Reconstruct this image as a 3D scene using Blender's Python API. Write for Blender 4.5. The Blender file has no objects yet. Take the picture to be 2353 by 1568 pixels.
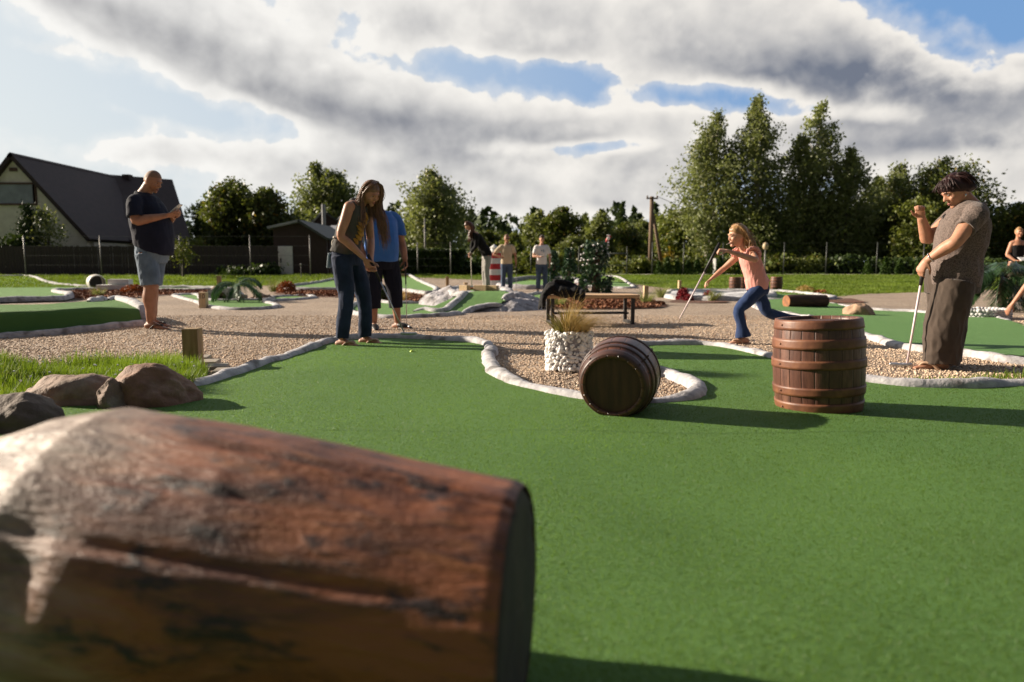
import bpy, bmesh, math, random
import numpy as np
from mathutils import Vector, Matrix, noise
from math import radians as R, sin, cos, pi, atan2, sqrt

# ---------------------------------------------------------------- camera, light, sky
SC = bpy.context.scene
COL = SC.collection
H = 0.82                      # eye height of the low camera
FD = 1634.0                   # focal length in units of a 2353 px wide picture
CX, CY = 1176.5, 784.0
PIT = math.atan(175.0 / FD)
cam = bpy.data.cameras.new('camera')
camo = bpy.data.objects.new('camera', cam)
COL.objects.link(camo)
camo.location = (0, 0, H)
camo.rotation_euler = (pi / 2 - PIT, 0, 0)
cam.sensor_width = 36
cam.lens = 36 * FD / 2353
cam.clip_start = 0.05
cam.clip_end = 3000
cam.dof.use_dof = True
cam.dof.focus_distance = 5.2
cam.dof.aperture_fstop = 1.8
SC.camera = camo

SUN_EL, SUN_AZ = R(21), R(18)      # elevation; azimuth: left of the picture and this far beyond the picture plane
sdir = Vector((-cos(SUN_EL) * cos(SUN_AZ), cos(SUN_EL) * sin(SUN_AZ), sin(SUN_EL)))
sun = bpy.data.lights.new('sun', 'SUN')
sun.energy = 5.0
sun.angle = R(0.55)
sun.color = (1.0, 0.87, 0.70)
suno = bpy.data.objects.new('sun', sun)
COL.objects.link(suno)
suno.rotation_euler = sdir.to_track_quat('Z', 'Y').to_euler()
SC.view_settings.view_transform = 'Standard'
SC.view_settings.look = 'None'
SC.view_settings.exposure = 1.0
SC.view_settings.gamma = 1.0


def raydir(px, py):
    u, v = (px - CX) / FD, (CY - py) / FD
    return Vector((u, cos(PIT) + v * sin(PIT), -sin(PIT) + v * cos(PIT)))


def P(px, py, z=0.0):
    """point of the plane z seen at (px, py)"""
    d = raydir(px, py)
    t = (z - H) / d.z
    return Vector((d.x * t, d.y * t, z))


def S(px, py, z=0.0):
    return P(px / 1.06247, py / 1.06247, z)


def at(px, py, Y):
    d = raydir(px, py)
    return Vector((0, 0, H)) + d * (Y / d.y)


def sat(px, py, Y):
    return at(px / 1.06247, py / 1.06247, Y)


class NT:
    """small helper around a node tree"""
    def __init__(self, tree):
        self.t = tree

    def n(self, kind, **kw):
        nd = self.t.nodes.new(kind)
        for k, v in kw.items():
            if k.startswith('i_'):
                nd.inputs[k[2:].replace('_', ' ')].default_value = v
            else:
                setattr(nd, k, v)
        return nd

    def l(self, a, b):
        self.t.links.new(a, b)

    def m(self, op, a, b=None, c=None, clamp=False):
        nd = self.t.nodes.new('ShaderNodeMath')
        nd.operation = op
        nd.use_clamp = clamp
        for i, v in enumerate((a, b, c)):
            if v is None:
                continue
            if isinstance(v, (int, float)):
                nd.inputs[i].default_value = v
            else:
                self.l(v, nd.inputs[i])
        return nd.outputs[0]

    def mix(self, fac, a, b, typ='MIX'):
        nd = self.t.nodes.new('ShaderNodeMix')
        nd.data_type = 'RGBA'
        nd.blend_type = typ
        for i, v in ((0, fac), (6, a), (7, b)):
            if isinstance(v, (int, float)):
                nd.inputs[i].default_value = v
            elif isinstance(v, (tuple, list)):
                nd.inputs[i].default_value = tuple(v) + ((1,) if len(v) == 3 else ())
            else:
                self.l(v, nd.inputs[i])
        return nd.outputs[2]

    def ramp(self, fac, lo, hi, smooth=True):
        nd = self.t.nodes.new('ShaderNodeMapRange')
        nd.interpolation_type = 'SMOOTHSTEP' if smooth else 'LINEAR'
        nd.inputs['From Min'].default_value = lo
        nd.inputs['From Max'].default_value = hi
        self.l(fac, nd.inputs['Value'])
        return nd.outputs[0]


SKY_T = .95


def make_world():
    w = bpy.data.worlds.new('World')
    SC.world = w
    w.use_nodes = True
    w.node_tree.nodes.clear()
    T = NT(w.node_tree)
    out = T.n('ShaderNodeOutputWorld')
    bg = T.n('ShaderNodeBackground')
    bg.inputs['Strength'].default_value = 0.05
    sky = T.n('ShaderNodeTexSky', sky_type='NISHITA', sun_disc=False)
    sky.sun_elevation = SUN_EL
    sky.sun_rotation = R(270 + 18)
    sky.air_density = 1.0
    sky.dust_density = 1.2
    tc = T.n('ShaderNodeTexCoord')
    sep = T.n('ShaderNodeSeparateXYZ')
    T.l(tc.outputs['Generated'], sep.inputs[0])
    x, y, z = sep.outputs
    az = T.m('ARCTAN2', x, y)
    el = T.m('ARCSINE', z)
    ae = T.n('ShaderNodeCombineXYZ')
    T.l(az, ae.inputs[0]); T.l(el, ae.inputs[1])
    zz = T.m('ADD', T.m('MAXIMUM', z, 0.0), 0.16)
    pl = T.n('ShaderNodeCombineXYZ')
    T.l(T.m('DIVIDE', x, zz), pl.inputs[0]); T.l(T.m('DIVIDE', y, zz), pl.inputs[1])

    def nz(vec, scale, detail, rough, off=(0, 0, 0), dist=0.0):
        mp = T.n('ShaderNodeMapping')
        mp.inputs['Location'].default_value = off
        T.l(vec, mp.inputs[0])
        nd = T.n('ShaderNodeTexNoise')
        nd.inputs['Scale'].default_value = scale
        nd.inputs['Detail'].default_value = detail
        nd.inputs['Roughness'].default_value = rough
        nd.inputs['Distortion'].default_value = dist
        T.l(mp.outputs[0], nd.inputs['Vector'])
        return nd.outputs['Fac']

    def blob(px, py, sx, sy, rot, amp):
        d = raydir(px, py).normalized()
        a, e = atan2(d.x, d.y), math.asin(d.z)
        mp = T.n('ShaderNodeMapping', vector_type='TEXTURE')
        mp.inputs['Location'].default_value = (a, e, 0)
        mp.inputs['Rotation'].default_value = (0, 0, R(-rot))
        mp.inputs['Scale'].default_value = (sx / FD, sy / FD, 1)
        T.l(ae.outputs[0], mp.inputs[0])
        ln = T.n('ShaderNodeVectorMath', operation='DOT_PRODUCT')
        T.l(mp.outputs[0], ln.inputs[0]); T.l(mp.outputs[0], ln.inputs[1])
        g = T.m('EXPONENT', T.m('MULTIPLY', ln.outputs['Value'], -0.7))
        return T.m('MULTIPLY', g, amp)

    def total(lst):
        s = None
        for b in lst:
            v = blob(*b)
            s = v if s is None else T.m('ADD', s, v)
        return s
    DEN = [(330, 60, 420, 60, 14, .30), (640, 170, 420, 60, 20, .34), (1120, 20, 620, 70, 0, .30), (1080, 285, 330, 50, 8, .36),
           (820, 250, 240, 50, 24, .2), (1700, 100, 330, 90, 0, .30), (2180, 190, 330, 110, 4, .40), (1440, 280, 240, 24, -8, .24),
           (1435, 425, 62, 46, 0, .62), (1548, 400, 44, 66, 0, .66), (1425, 212, 60, 34, 0, .34), (1240, 100, 200, 30, 0, .2), (1000, 200, 70, 20, 0, .12), (1370, 450, 90, 30, 0, .2), (330, 345, 110, 26, 0, .26), (560, 350, 170, 34, 6, .28), (760, 420, 200, 40, 0, .3),
           (940, 390, 430, 50, 0, .30), (2030, 310, 150, 40, 0, .34), (2330, 420, 160, 40, 0, .24), (1950, 330, 90, 46, 0, .2),
           (105, 115, 50, 14, 0, .34), (1180, 460, 330, 40, 0, .34), (350, 275, 120, 12, 10, .14), (2290, 110, 60, 22, 40, .34),
           (170, 230, 330, 80, 12, -.40), (1140, 165, 200, 34, 6, -.34), (1330, 205, 90, 30, 0, -.2), (2230, 45, 150, 60, 30, -.62), (1470, 440, 210, 56, 0, -.32), (2330, 60, 60, 60, 0, -.3),
           (1640, 226, 130, 28, 0, -.5), (1370, 338, 230, 16, 0, -.36), (1950, 262, 130, 22, 8, -.45), (60, 480, 260, 80, 0, -.2), (500, 470, 200, 40, 0, -.1)]
    DRK = [(470, 130, 520, 40, 19, .75), (860, 45, 300, 34, 8, .35), (1060, 290, 300, 30, 6, .75), (900, 395, 330, 16, 3, .25),
           (2200, 205, 330, 80, 6, 1.12), (1800, 150, 240, 40, 8, .6), (2280, 330, 190, 14, 4, .8), (1330, 40, 230, 36, 0, .15),
           (1180, 360, 260, 18, 4, .4), (2050, 60, 160, 40, 20, .25), (1440, 470, 120, 14, 0, .25)]

    def voro(vec, scale, warp, off):
        """puffy cells: a smooth cell pattern bent by noise"""
        wn = T.n('ShaderNodeTexNoise')
        wn.inputs['Scale'].default_value = scale * .9
        wn.inputs['Detail'].default_value = 5
        T.l(vec, wn.inputs['Vector'])
        sc_ = T.n('ShaderNodeVectorMath', operation='SCALE')
        sc_.inputs['Scale'].default_value = warp
        T.l(wn.outputs['Color'], sc_.inputs[0])
        ad = T.n('ShaderNodeVectorMath', operation='ADD')
        T.l(vec, ad.inputs[0]); T.l(sc_.outputs[0], ad.inputs[1])
        mp = T.n('ShaderNodeMapping')
        mp.inputs['Location'].default_value = off
        mp.inputs['Scale'].default_value = (1, 1.5, 1)
        T.l(ad.outputs[0], mp.inputs[0])
        v = T.n('ShaderNodeTexVoronoi', feature='SMOOTH_F1', voronoi_dimensions='2D')
        v.inputs['Scale'].default_value = scale
        v.inputs['Smoothness'].default_value = .35
        T.l(mp.outputs[0], v.inputs['Vector'])
        return T.m('SUBTRACT', 1.0, v.outputs['Distance'])

    def field(vec, pvec):
        n2 = nz(vec, 6.5, 8, .55, (.7, .2, 0), .25)
        n3 = nz(vec, 21.0, 6, .58, (2.7, 5.2, 0), .2)
        v1 = voro(vec, 15.0, .10, (.3, .1, 0))
        v2 = voro(vec, 34.0, .05, (1.3, .7, 0))
        a = T.m('ADD', T.m('MULTIPLY', n2, .88), T.m('MULTIPLY', n3, .26))
        return T.m('ADD', a, T.m('ADD', T.m('MULTIPLY', v1, .26), T.m('MULTIPLY', v2, .11)))
    N1 = nz(pl.outputs[0], 1.15, 9, .55, (3.1, 1.7, 0), .2)
    f0 = field(ae.outputs[0], pl.outputs[0])
    tot = T.m('ADD', T.m('ADD', T.m('MULTIPLY', N1, .26), f0), total(DEN))
    e = T.m('SUBTRACT', tot, SKY_T)
    den = T.m('MAXIMUM', T.ramp(e, -.03, .075), T.m('MULTIPLY', T.ramp(e, -.22, .06), .45))
    sh = T.n('ShaderNodeVectorMath', operation='ADD')
    sh.inputs[1].default_value = (-.014, .016, 0)
    T.l(ae.outputs[0], sh.inputs[0])
    relief = T.m('MULTIPLY', T.m('SUBTRACT', field(sh.outputs[0], None), f0), .85)
    inner = T.ramp(e, .03, .42)
    dark = T.m('ADD', T.m('MULTIPLY', inner, T.m('ADD', .27, T.m('MULTIPLY', total(DRK), .60))), relief, clamp=True)
    warm = T.ramp(az, -.75, .5)
    white = T.mix(warm, (9.5, 9.4, 9.1), (9.1, 8.7, 8.1))
    grey = T.mix(warm, (3.6, 3.6, 3.75), (1.7, 1.95, 2.55))
    ccol = T.mix(dark, white, grey)
    blue = T.mix(warm, (8.0, 8.5, 8.6), (2.0, 3.9, 7.2))
    skyc = T.mix(.8, sky.outputs[0], blue)
    lowhaze = T.m('MULTIPLY', T.m('SUBTRACT', 1.0, T.ramp(el, 0.0, .22)), .6)
    skyc = T.mix(lowhaze, skyc, (7.6, 7.9, 8.0))
    fin = T.mix(den, skyc, ccol)
    # unseen sky behind the camera and overhead, dimmed to cut the fill light
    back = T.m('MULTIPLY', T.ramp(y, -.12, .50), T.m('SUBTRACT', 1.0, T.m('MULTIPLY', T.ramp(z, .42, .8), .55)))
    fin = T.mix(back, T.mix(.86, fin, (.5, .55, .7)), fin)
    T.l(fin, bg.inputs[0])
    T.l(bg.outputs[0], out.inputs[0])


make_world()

# ---------------------------------------------------------------- helpers
RNG = np.random.default_rng(7)
rnd = random.Random(11)


def V(*a):
    return Vector(a)


class MB:
    """collects vertices and faces, then links them as ONE mesh object"""
    def __init__(self):
        self.v, self.f, self.mi = [], [], []

    def add(self, verts, faces, mi=0):
        o = len(self.v)
        self.v += [tuple(p) for p in verts]
        self.f += [tuple(i + o for i in f) for f in faces]
        self.mi += [mi] * len(faces)

    def box(self, c, s, rot=None, mi=0, bev=0.0):
        c = Vector(c)
        hx, hy, hz = s[0] / 2, s[1] / 2, s[2] / 2
        if bev <= 0:
            vs = [V(x, y, z) for z in (-hz, hz) for y in (-hy, hy) for x in (-hx, hx)]
            fs = [(0, 2, 3, 1), (4, 5, 7, 6), (0, 1, 5, 4), (2, 6, 7, 3), (0, 4, 6, 2), (1, 3, 7, 5)]
        else:
            bm = bmesh.new()
            bmesh.ops.create_cube(bm, size=1)
            for q in bm.verts:
                q.co = V(q.co.x * s[0], q.co.y * s[1], q.co.z * s[2])
            bmesh.ops.bevel(bm, geom=bm.edges[:], offset=bev, segments=2, affect='EDGES', profile=.5)
            bm.verts.index_update()
            vs = [q.co.copy() for q in bm.verts]
            fs = [tuple(q.index for q in f.verts) for f in bm.faces]
            bm.free()
        if rot is not None:
            m = rot if isinstance(rot, Matrix) else Matrix.Rotation(rot, 3, 'Z')
            vs = [m @ p for p in vs]
        self.add([p + c for p in vs], fs, mi)

    def ell(self, c, r, rot=None, nu=12, nv=8, fn=None, mi=0):
        vs, fs = [], []
        for j in range(nv + 1):
            th = pi * j / nv
            for i in range(nu):
                ph = 2 * pi * i / nu
                n = V(sin(th) * cos(ph), sin(th) * sin(ph), cos(th))
                p = V(n.x * r[0], n.y * r[1], n.z * r[2])
                if fn:
                    p = fn(n, p)
                if rot is not None:
                    p = rot @ p
                vs.append(p + Vector(c))
        for j in range(nv):
            for i in range(nu):
                a, b = j * nu + i, j * nu + (i + 1) % nu
                fs.append((a, a + nu, b + nu, b))
        self.add(vs, fs, mi)

    def tube(self, pts, rad, n=8, sub=1, ref=None, cap=True, mi=0, rnd_cap=False):
        pts = [Vector(p) for p in pts]
        rad = [r if isinstance(r, tuple) else (r, r) for r in rad] if isinstance(rad, (list,)) else [(rad, rad)] * len(pts)
        if sub > 1 and len(pts) > 2:
            pts, rad = smooth_path(pts, rad, sub)
        k = len(pts)
        tg = [(pts[min(i + 1, k - 1)] - pts[max(i - 1, 0)]).normalized() for i in range(k)]
        if rnd_cap:
            a, b = pts[0], pts[-1]
            ra, rb = rad[0], rad[-1]
            ma, mb = sum(ra) / 2, sum(rb) / 2
            pts = [a - tg[0] * ma, a - tg[0] * ma * .8, a - tg[0] * ma * .45] + pts + [b + tg[-1] * mb * .45, b + tg[-1] * mb * .8, b + tg[-1] * mb]
            rad = [(ra[0] * .05, ra[1] * .05), (ra[0] * .6, ra[1] * .6), (ra[0] * .89, ra[1] * .89)] + rad + [(rb[0] * .89, rb[1] * .89), (rb[0] * .6, rb[1] * .6), (rb[0] * .05, rb[1] * .05)]
            tg = [tg[0]] * 3 + tg + [tg[-1]] * 3
            k += 6
        t0 = tg[0]
        r0 = Vector(ref) if ref is not None else (V(0, 0, 1) if abs(t0.z) < .9 else V(1, 0, 0))
        u = (r0 - t0 * r0.dot(t0)).normalized()
        vs, fs = [], []
        for i in range(k):
            t = tg[i]
            if ref is not None:
                u2 = r0 - t * r0.dot(t)
                if u2.length > .15:
                    u = u2.normalized()
            u = (u - t * u.dot(t)).normalized()
            w = t.cross(u)
            for j in range(n):
                a = 2 * pi * j / n
                vs.append(pts[i] + u * (cos(a) * rad[i][0]) + w * (sin(a) * rad[i][1]))
        for i in range(k - 1):
            for j in range(n):
                a, b = i * n + j, i * n + (j + 1) % n
                fs.append((a, b, b + n, a + n))
        if cap:
            fs.append(tuple(range(n - 1, -1, -1)))
            fs.append(tuple((k - 1) * n + j for j in range(n)))
        self.add(vs, fs, mi)

    def rings(self, rings, n=20, mi=0, ex=2.0):
        """closed loft through (centre, u, v, ru, rv)"""
        vs, fs = [], []
        k = len(rings)
        for c, u, v, ru, rv in rings:
            for j in range(n):
                a = 2 * pi * j / n
                ca, sa = cos(a), sin(a)
                ca = math.copysign(abs(ca) ** (2 / ex), ca)
                sa = math.copysign(abs(sa) ** (2 / ex), sa)
                vs.append(Vector(c) + Vector(u) * (ca * ru) + Vector(v) * (sa * rv))
        for i in range(k - 1):
            for j in range(n):
                a, b = i * n + j, i * n + (j + 1) % n
                fs.append((a, b, b + n, a + n))
        fs.append(tuple(range(n - 1, -1, -1)))
        fs.append(tuple((k - 1) * n + j for j in range(n)))
        self.add(vs, fs, mi)

    def lathe(self, prof, n=32, c=(0, 0, 0), mi=0, cap=False):
        vs, fs = [], []
        for r, z in prof:
            for j in range(n):
                a = 2 * pi * j / n
                vs.append(V(c[0] + r * cos(a), c[1] + r * sin(a), c[2] + z))
        for i in range(len(prof) - 1):
            for j in range(n):
                a, b = i * n + j, i * n + (j + 1) % n
                fs.append((a, b, b + n, a + n))
        if cap:
            fs.append(tuple(range(n - 1, -1, -1)))
            fs.append(tuple((len(prof) - 1) * n + j for j in range(n)))
        self.add(vs, fs, mi)

    def mesh(self, name):
        me = bpy.data.meshes.new(name)
        me.from_pydata(self.v, [], self.f)
        if any(self.mi):
            me.polygons.foreach_set('material_index', self.mi)
        return me

    def build(self, name, mats, parent=None, world=False, smooth=False, fix=False):
        me = self.mesh(name)
        if world and parent is not None:
            me.transform(Matrix.Translation(-parent.location))
        if fix:
            bm = bmesh.new(); bm.from_mesh(me)
            bmesh.ops.recalc_face_normals(bm, faces=bm.faces[:])
            bm.to_mesh(me); bm.free()
        return link(name, me, mats, parent, smooth)


def link(name, me, mats, parent=None, smooth=False):
    for m in (mats if isinstance(mats, (list, tuple)) else [mats]):
        me.materials.append(m)
    if smooth:
        me.polygons.foreach_set('use_smooth', [True] * len(me.polygons))
    o = bpy.data.objects.new(name, me)
    COL.objects.link(o)
    if parent is not None:
        o.parent = parent
    return o


def quick_mesh(name, verts, quads):
    """numpy arrays -> mesh; quads is (n,3) or (n,4)"""
    me = bpy.data.meshes.new(name)
    verts = np.asarray(verts, dtype=np.float32)
    quads = np.asarray(quads, dtype=np.int32)
    nq, k = quads.shape
    me.vertices.add(len(verts)); me.vertices.foreach_set('co', verts.ravel())
    me.loops.add(nq * k); me.loops.foreach_set('vertex_index', quads.ravel())
    me.polygons.add(nq)
    me.polygons.foreach_set('loop_start', np.arange(0, nq * k, k, dtype=np.int32))
    me.polygons.foreach_set('loop_total', np.full(nq, k, dtype=np.int32))
    me.update(calc_edges=True)
    me.validate()
    return me


def smooth_path(pts, rad, sub):
    op, orr = [], []
    k = len(pts)
    for i in range(k - 1):
        p0, p1, p2, p3 = pts[max(i - 1, 0)], pts[i], pts[i + 1], pts[min(i + 2, k - 1)]
        r1, r2 = rad[i], rad[i + 1]
        for s in range(sub):
            t = s / sub
            a = p1 * 2 + (p2 - p0) * t + (p0 * 2 - p1 * 5 + p2 * 4 - p3) * t * t + (p1 * 3 - p0 - p2 * 3 + p3) * t ** 3
            op.append(a * .5)
            ts = t * t * (3 - 2 * t)
            orr.append(tuple(q1 + (q2 - q1) * ts for q1, q2 in zip(r1, r2)))
    op.append(pts[-1]); orr.append(rad[-1])
    return op, orr


def tag(o, label=None, cat=None, group=None, kind=None):
    if label: o['label'] = label
    if cat: o['category'] = cat
    if group: o['group'] = group
    if kind: o['kind'] = kind
    return o


def thing(name, label, cat, loc=(0, 0, 0), rz=0.0, group=None):
    o = bpy.data.objects.new(name, None)
    o.empty_display_size = .1
    COL.objects.link(o)
    o.location = loc
    o.rotation_euler = (0, 0, rz)
    return tag(o, label, cat, group)


def copy_tree(o, parent=None):
    c = o.copy()
    COL.objects.link(c)
    c.parent = parent
    for ch in [q for q in COL.objects if q.parent == o]:
        copy_tree(ch, c)
    return c


# ---------------------------------------------------------------- materials
def new_mat(name):
    m = bpy.data.materials.new(name)
    m.use_nodes = True
    m.node_tree.nodes.clear()
    T = NT(m.node_tree)
    out = T.n('ShaderNodeOutputMaterial')
    b = T.n('ShaderNodeBsdfPrincipled')
    T.l(b.outputs[0], out.inputs[0])
    return m, T, b, out


def tnoise(T, vec, scale, detail=4, rough=.55, dist=0):
    nd = T.n('ShaderNodeTexNoise')
    nd.inputs['Scale'].default_value = scale
    nd.inputs['Detail'].default_value = detail
    nd.inputs['Roughness'].default_value = rough
    nd.inputs['Distortion'].default_value = dist
    if vec is not None:
        T.l(vec, nd.inputs['Vector'])
    return nd.outputs['Fac']


def coords(T, stretch=(1, 1, 1), kind='Object'):
    tc = T.n('ShaderNodeTexCoord')
    mp = T.n('ShaderNodeMapping')
    mp.inputs['Scale'].default_value = stretch
    T.l(tc.outputs[kind], mp.inputs[0])
    return mp.outputs[0]


def bump(T, b, h, strength=.4, dist=.01):
    nd = T.n('ShaderNodeBump')
    nd.inputs['Strength'].default_value = strength
    nd.inputs['Distance'].default_value = dist
    T.l(h, nd.inputs['Height'])
    T.l(nd.outputs[0], b.inputs['Normal'])


def pm(name, c1, c2=None, scale=8, rough=.7, bs=0, bd=.01, bscale=None, lo=.35, hi=.65, stretch=(1, 1, 1), detail=5,
       c3=None, s3=2, spec=.5, metal=0.0, sheen=0.0, trans=0.0, kind='Object'):
    m, T, b, out = new_mat(name)
    vec = coords(T, stretch, kind)
    n = tnoise(T, vec, scale, detail)
    col = T.mix(T.ramp(n, lo, hi), c1, c2 or tuple(x * .75 for x in c1))
    if c3:
        col = T.mix(T.ramp(tnoise(T, vec, s3, 4), .5, .68), col, c3)
    T.l(col, b.inputs['Base Color'])
    b.inputs['Roughness'].default_value = rough
    b.inputs['Specular IOR Level'].default_value = spec
    b.inputs['Metallic'].default_value = metal
    if sheen:
        b.inputs['Sheen Weight'].default_value = sheen
        b.inputs['Sheen Roughness'].default_value = .5
    if bs:
        bump(T, b, tnoise(T, vec, bscale or scale * 3, 5), bs, bd)
    return m


def leaf_mat(name, c1, c2, c3, tr=.35, rough=.5, spec=.35, trc=None):
    """leaves: every leaf (mesh island) has its own tint; some light goes through"""
    m, T, b, out = new_mat(name)
    g = T.n('ShaderNodeNewGeometry')
    r = g.outputs['Random Per Island']
    vec = coords(T)
    big = tnoise(T, vec, .45, 3)
    col = T.mix(T.ramp(r, 0, .75), c1, c2)
    col = T.mix(T.ramp(r, .86, 1), col, c3)
    col = T.mix(T.ramp(big, .42, .66), col, tuple(x * 1.35 for x in c2))
    T.l(col, b.inputs['Base Color'])
    b.inputs['Roughness'].default_value = rough
    b.inputs['Specular IOR Level'].default_value = spec
    t = T.n('ShaderNodeBsdfTranslucent')
    T.l(T.mix(1.0, col, trc or (1.0, 1.0, .55), 'MULTIPLY'), t.inputs[0])
    mx = T.n('ShaderNodeMixShader')
    mx.inputs[0].default_value = tr
    T.l(b.outputs[0], mx.inputs[1]); T.l(t.outputs[0], mx.inputs[2])
    T.l(mx.outputs[0], out.inputs[0])
    return m


def cloth(name, c, dark=.78, rough=.85, weave=260, bs=.25, sheen=.15, blotch=7):
    m, T, b, out = new_mat(name)
    vec = coords(T)
    col = T.mix(T.ramp(tnoise(T, vec, blotch, 5), .3, .7), c, tuple(x * dark for x in c))
    T.l(col, b.inputs['Base Color'])
    b.inputs['Roughness'].default_value = rough
    b.inputs['Specular IOR Level'].default_value = .2
    b.inputs['Sheen Weight'].default_value = sheen
    bump(T, b, T.m('ADD', tnoise(T, vec, weave, 2), T.m('MULTIPLY', tnoise(T, vec, 14, 4), 3.0)), bs, .006)
    return m


def turf_mat(name, c1, c2, fine=420):
    m, T, b, out = new_mat(name)
    vec = coords(T)
    f = tnoise(T, vec, fine, 3, .7)
    mid = tnoise(T, vec, 36, 4, .6)
    big = tnoise(T, coords(T, (1, .45, 1)), 1.1, 5, .6)
    col = T.mix(T.ramp(f, .3, .72), tuple(x * .66 for x in c1), c2)
    col = T.mix(T.m('MULTIPLY', T.ramp(mid, .4, .75), .35), col, tuple(x * .74 for x in c1))
    col = T.mix(T.m('MULTIPLY', T.ramp(big, .42, .66), .5), col, (c1[0] * .72, c1[1] * .8, c1[2] * .9))
    vo = T.n('ShaderNodeTexVoronoi')
    vo.inputs['Scale'].default_value = 190
    T.l(vec, vo.inputs['Vector'])
    sp = T.n('ShaderNodeSeparateColor')
    T.l(vo.outputs['Color'], sp.inputs[0])
    fleck = T.m('MULTIPLY', T.m('GREATER_THAN', sp.outputs[0], .93), T.m('LESS_THAN', vo.outputs['Distance'], .35))
    col = T.mix(T.m('MULTIPLY', fleck, .6), col, (c2[0] * 2.0, c2[1] * 1.5, c2[2] * 2.2))
    T.l(col, b.inputs['Base Color'])
    b.inputs['Roughness'].default_value = .75
    b.inputs['Specular IOR Level'].default_value = .25
    b.inputs['Sheen Weight'].default_value = .25
    b.inputs['Sheen Tint'].default_value = (.5, .8, .3, 1)
    bump(T, b, T.m('ADD', f, T.m('MULTIPLY', big, 8.0)), .6, .014)
    return m


def gravel_mat(name, cols, scale=62):
    m, T, b, out = new_mat(name)
    vec = coords(T)
    vo = T.n('ShaderNodeTexVoronoi')
    vo.inputs['Scale'].default_value = scale
    T.l(vec, vo.inputs['Vector'])
    sp = T.n('ShaderNodeSeparateColor')
    T.l(vo.outputs['Color'], sp.inputs[0])
    r = sp.outputs[0]
    col = T.mix(T.ramp(r, .0, .5), cols[0], cols[1])
    col = T.mix(T.ramp(r, .55, .95), col, cols[2])
    col = T.mix(T.m('GREATER_THAN', sp.outputs[1], .93), col, cols[3])
    edge = T.ramp(vo.outputs['Distance'], .45, .75)
    col = T.mix(T.m('MULTIPLY', edge, .65), col, (.09, .065, .05))
    big = tnoise(T, vec, .55, 5, .6)
    col = T.mix(T.m('MULTIPLY', T.ramp(big, .4, .7), .4), col, (.19, .145, .125))
    T.l(col, b.inputs['Base Color'])
    b.inputs['Roughness'].default_value = .85
    b.inputs['Specular IOR Level'].default_value = .3
    h = T.m('SUBTRACT', T.m('MULTIPLY', tnoise(T, vec, 9, 4), 1.2), vo.outputs['Distance'])
    bump(T, b, h, .9, .018)
    return m


M = {}
M['skin'] = pm('skin', (.48, .245, .155), (.42, .195, .12), 12, .5, .15, .003, 160, spec=.4)
M['skin_tan'] = pm('skin_tanned', (.40, .19, .115), (.33, .15, .085), 12, .5, .15, .003, 160, spec=.4)
M['skin_fair'] = pm('skin_fair', (.58, .32, .22), (.52, .27, .175), 12, .5, .12, .003, 160, spec=.4)
for q in ('skin', 'skin_tan', 'skin_fair'):
    bb = [n for n in M[q].node_tree.nodes if n.type == 'BSDF_PRINCIPLED'][0]
    bb.inputs['Subsurface Weight'].default_value = .12
    bb.inputs['Subsurface Radius'].default_value = (.02, .008, .004)
M['lip'] = pm('lips', (.33, .11, .09), None, 10, .45)
M['eye'] = pm('eye_dark', (.03, .02, .018), None, 10, .25)
M['eyewhite'] = pm('eye_white', (.34, .29, .26), None, 10, .4)
M['hair_brown'] = pm('hair_brown', (.27, .135, .075), (.13, .06, .034), 26, .38, .4, .004, 90, stretch=(1, 1, .12), spec=.6)
M['hair_dark'] = pm('hair_dark', (.040, .014, .012), (.022, .008, .008), 60, .5, .3, .003, 120, spec=.35)
M['hair_red'] = pm('hair_auburn', (.13, .042, .018), (.055, .02, .01), 26, .4, .4, .004, 90, stretch=(1, 1, .12), spec=.5)
M['hair_blond'] = pm('hair_blond', (.42, .25, .11), (.24, .125, .05), 26, .42, .4, .004, 80, spec=.5)
M['stubble'] = pm('hair_cropped', (.25, .135, .09), (.20, .11, .075), 90, .7)
M['navy'] = cloth('navy_cotton', (.013, .015, .032), sheen=.03)
M['denim_l'] = cloth('light_denim', (.15, .21, .29), .6, weave=320, blotch=5)
M['denim_d'] = cloth('dark_denim', (.026, .040, .085), .5, weave=320, blotch=5, sheen=.05)
M['denim_m'] = cloth('mid_denim', (.075, .115, .19), .55, weave=320, blotch=5)
M['denim_blue'] = cloth('blue_denim', (.02, .045, .13), .7, weave=320, blotch=5)
M['grey_knit'] = cloth('grey_jersey', (.08, .076, .072), sheen=.05)
M['blue_polo'] = cloth('blue_jersey', (.045, .15, .46), .85)
M['black_cloth'] = cloth('black_cloth', (.010, .009, .010), .7, sheen=.03)
M['capri'] = cloth('dark_navy_twill', (.010, .011, .022), .8, sheen=.03)
M['grey_trs'] = cloth('grey_sweat_fabric', (.36, .33, .31), .85)
M['beige'] = cloth('beige_jersey', (.56, .45, .31), .88)
M['white_tee'] = cloth('white_jersey', (.80, .77, .78), .93)
M['pink'] = cloth('pink_cotton', (.72, .33, .28), .88)
M['brown_top'] = cloth('brown_speckled_knit', (.20, .15, .13), .35, weave=120, bs=.5, blotch=110)
M['brown_trs'] = cloth('brown_linen', (.075, .054, .042), .75, blotch=9)
M['yellow_print'] = pm('yellow_print', (.55, .30, .05), (.42, .2, .03), 30, .8)
M['offwhite'] = cloth('cream_cotton', (.55, .5, .42))
M['sandal_tan'] = pm('tan_sandal', (.50, .33, .22), (.44, .28, .19), 20, .6)
M['rubber'] = pm('black_rubber', (.018, .015, .015), None, 30, .55)
M['metal'] = pm('brushed_metal', (.62, .62, .64), (.5, .5, .52), 30, .32, metal=.9)
M['pinkshaft'] = pm('pale_pink_shaft', (.78, .62, .64), (.72, .58, .6), 20, .4)
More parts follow.
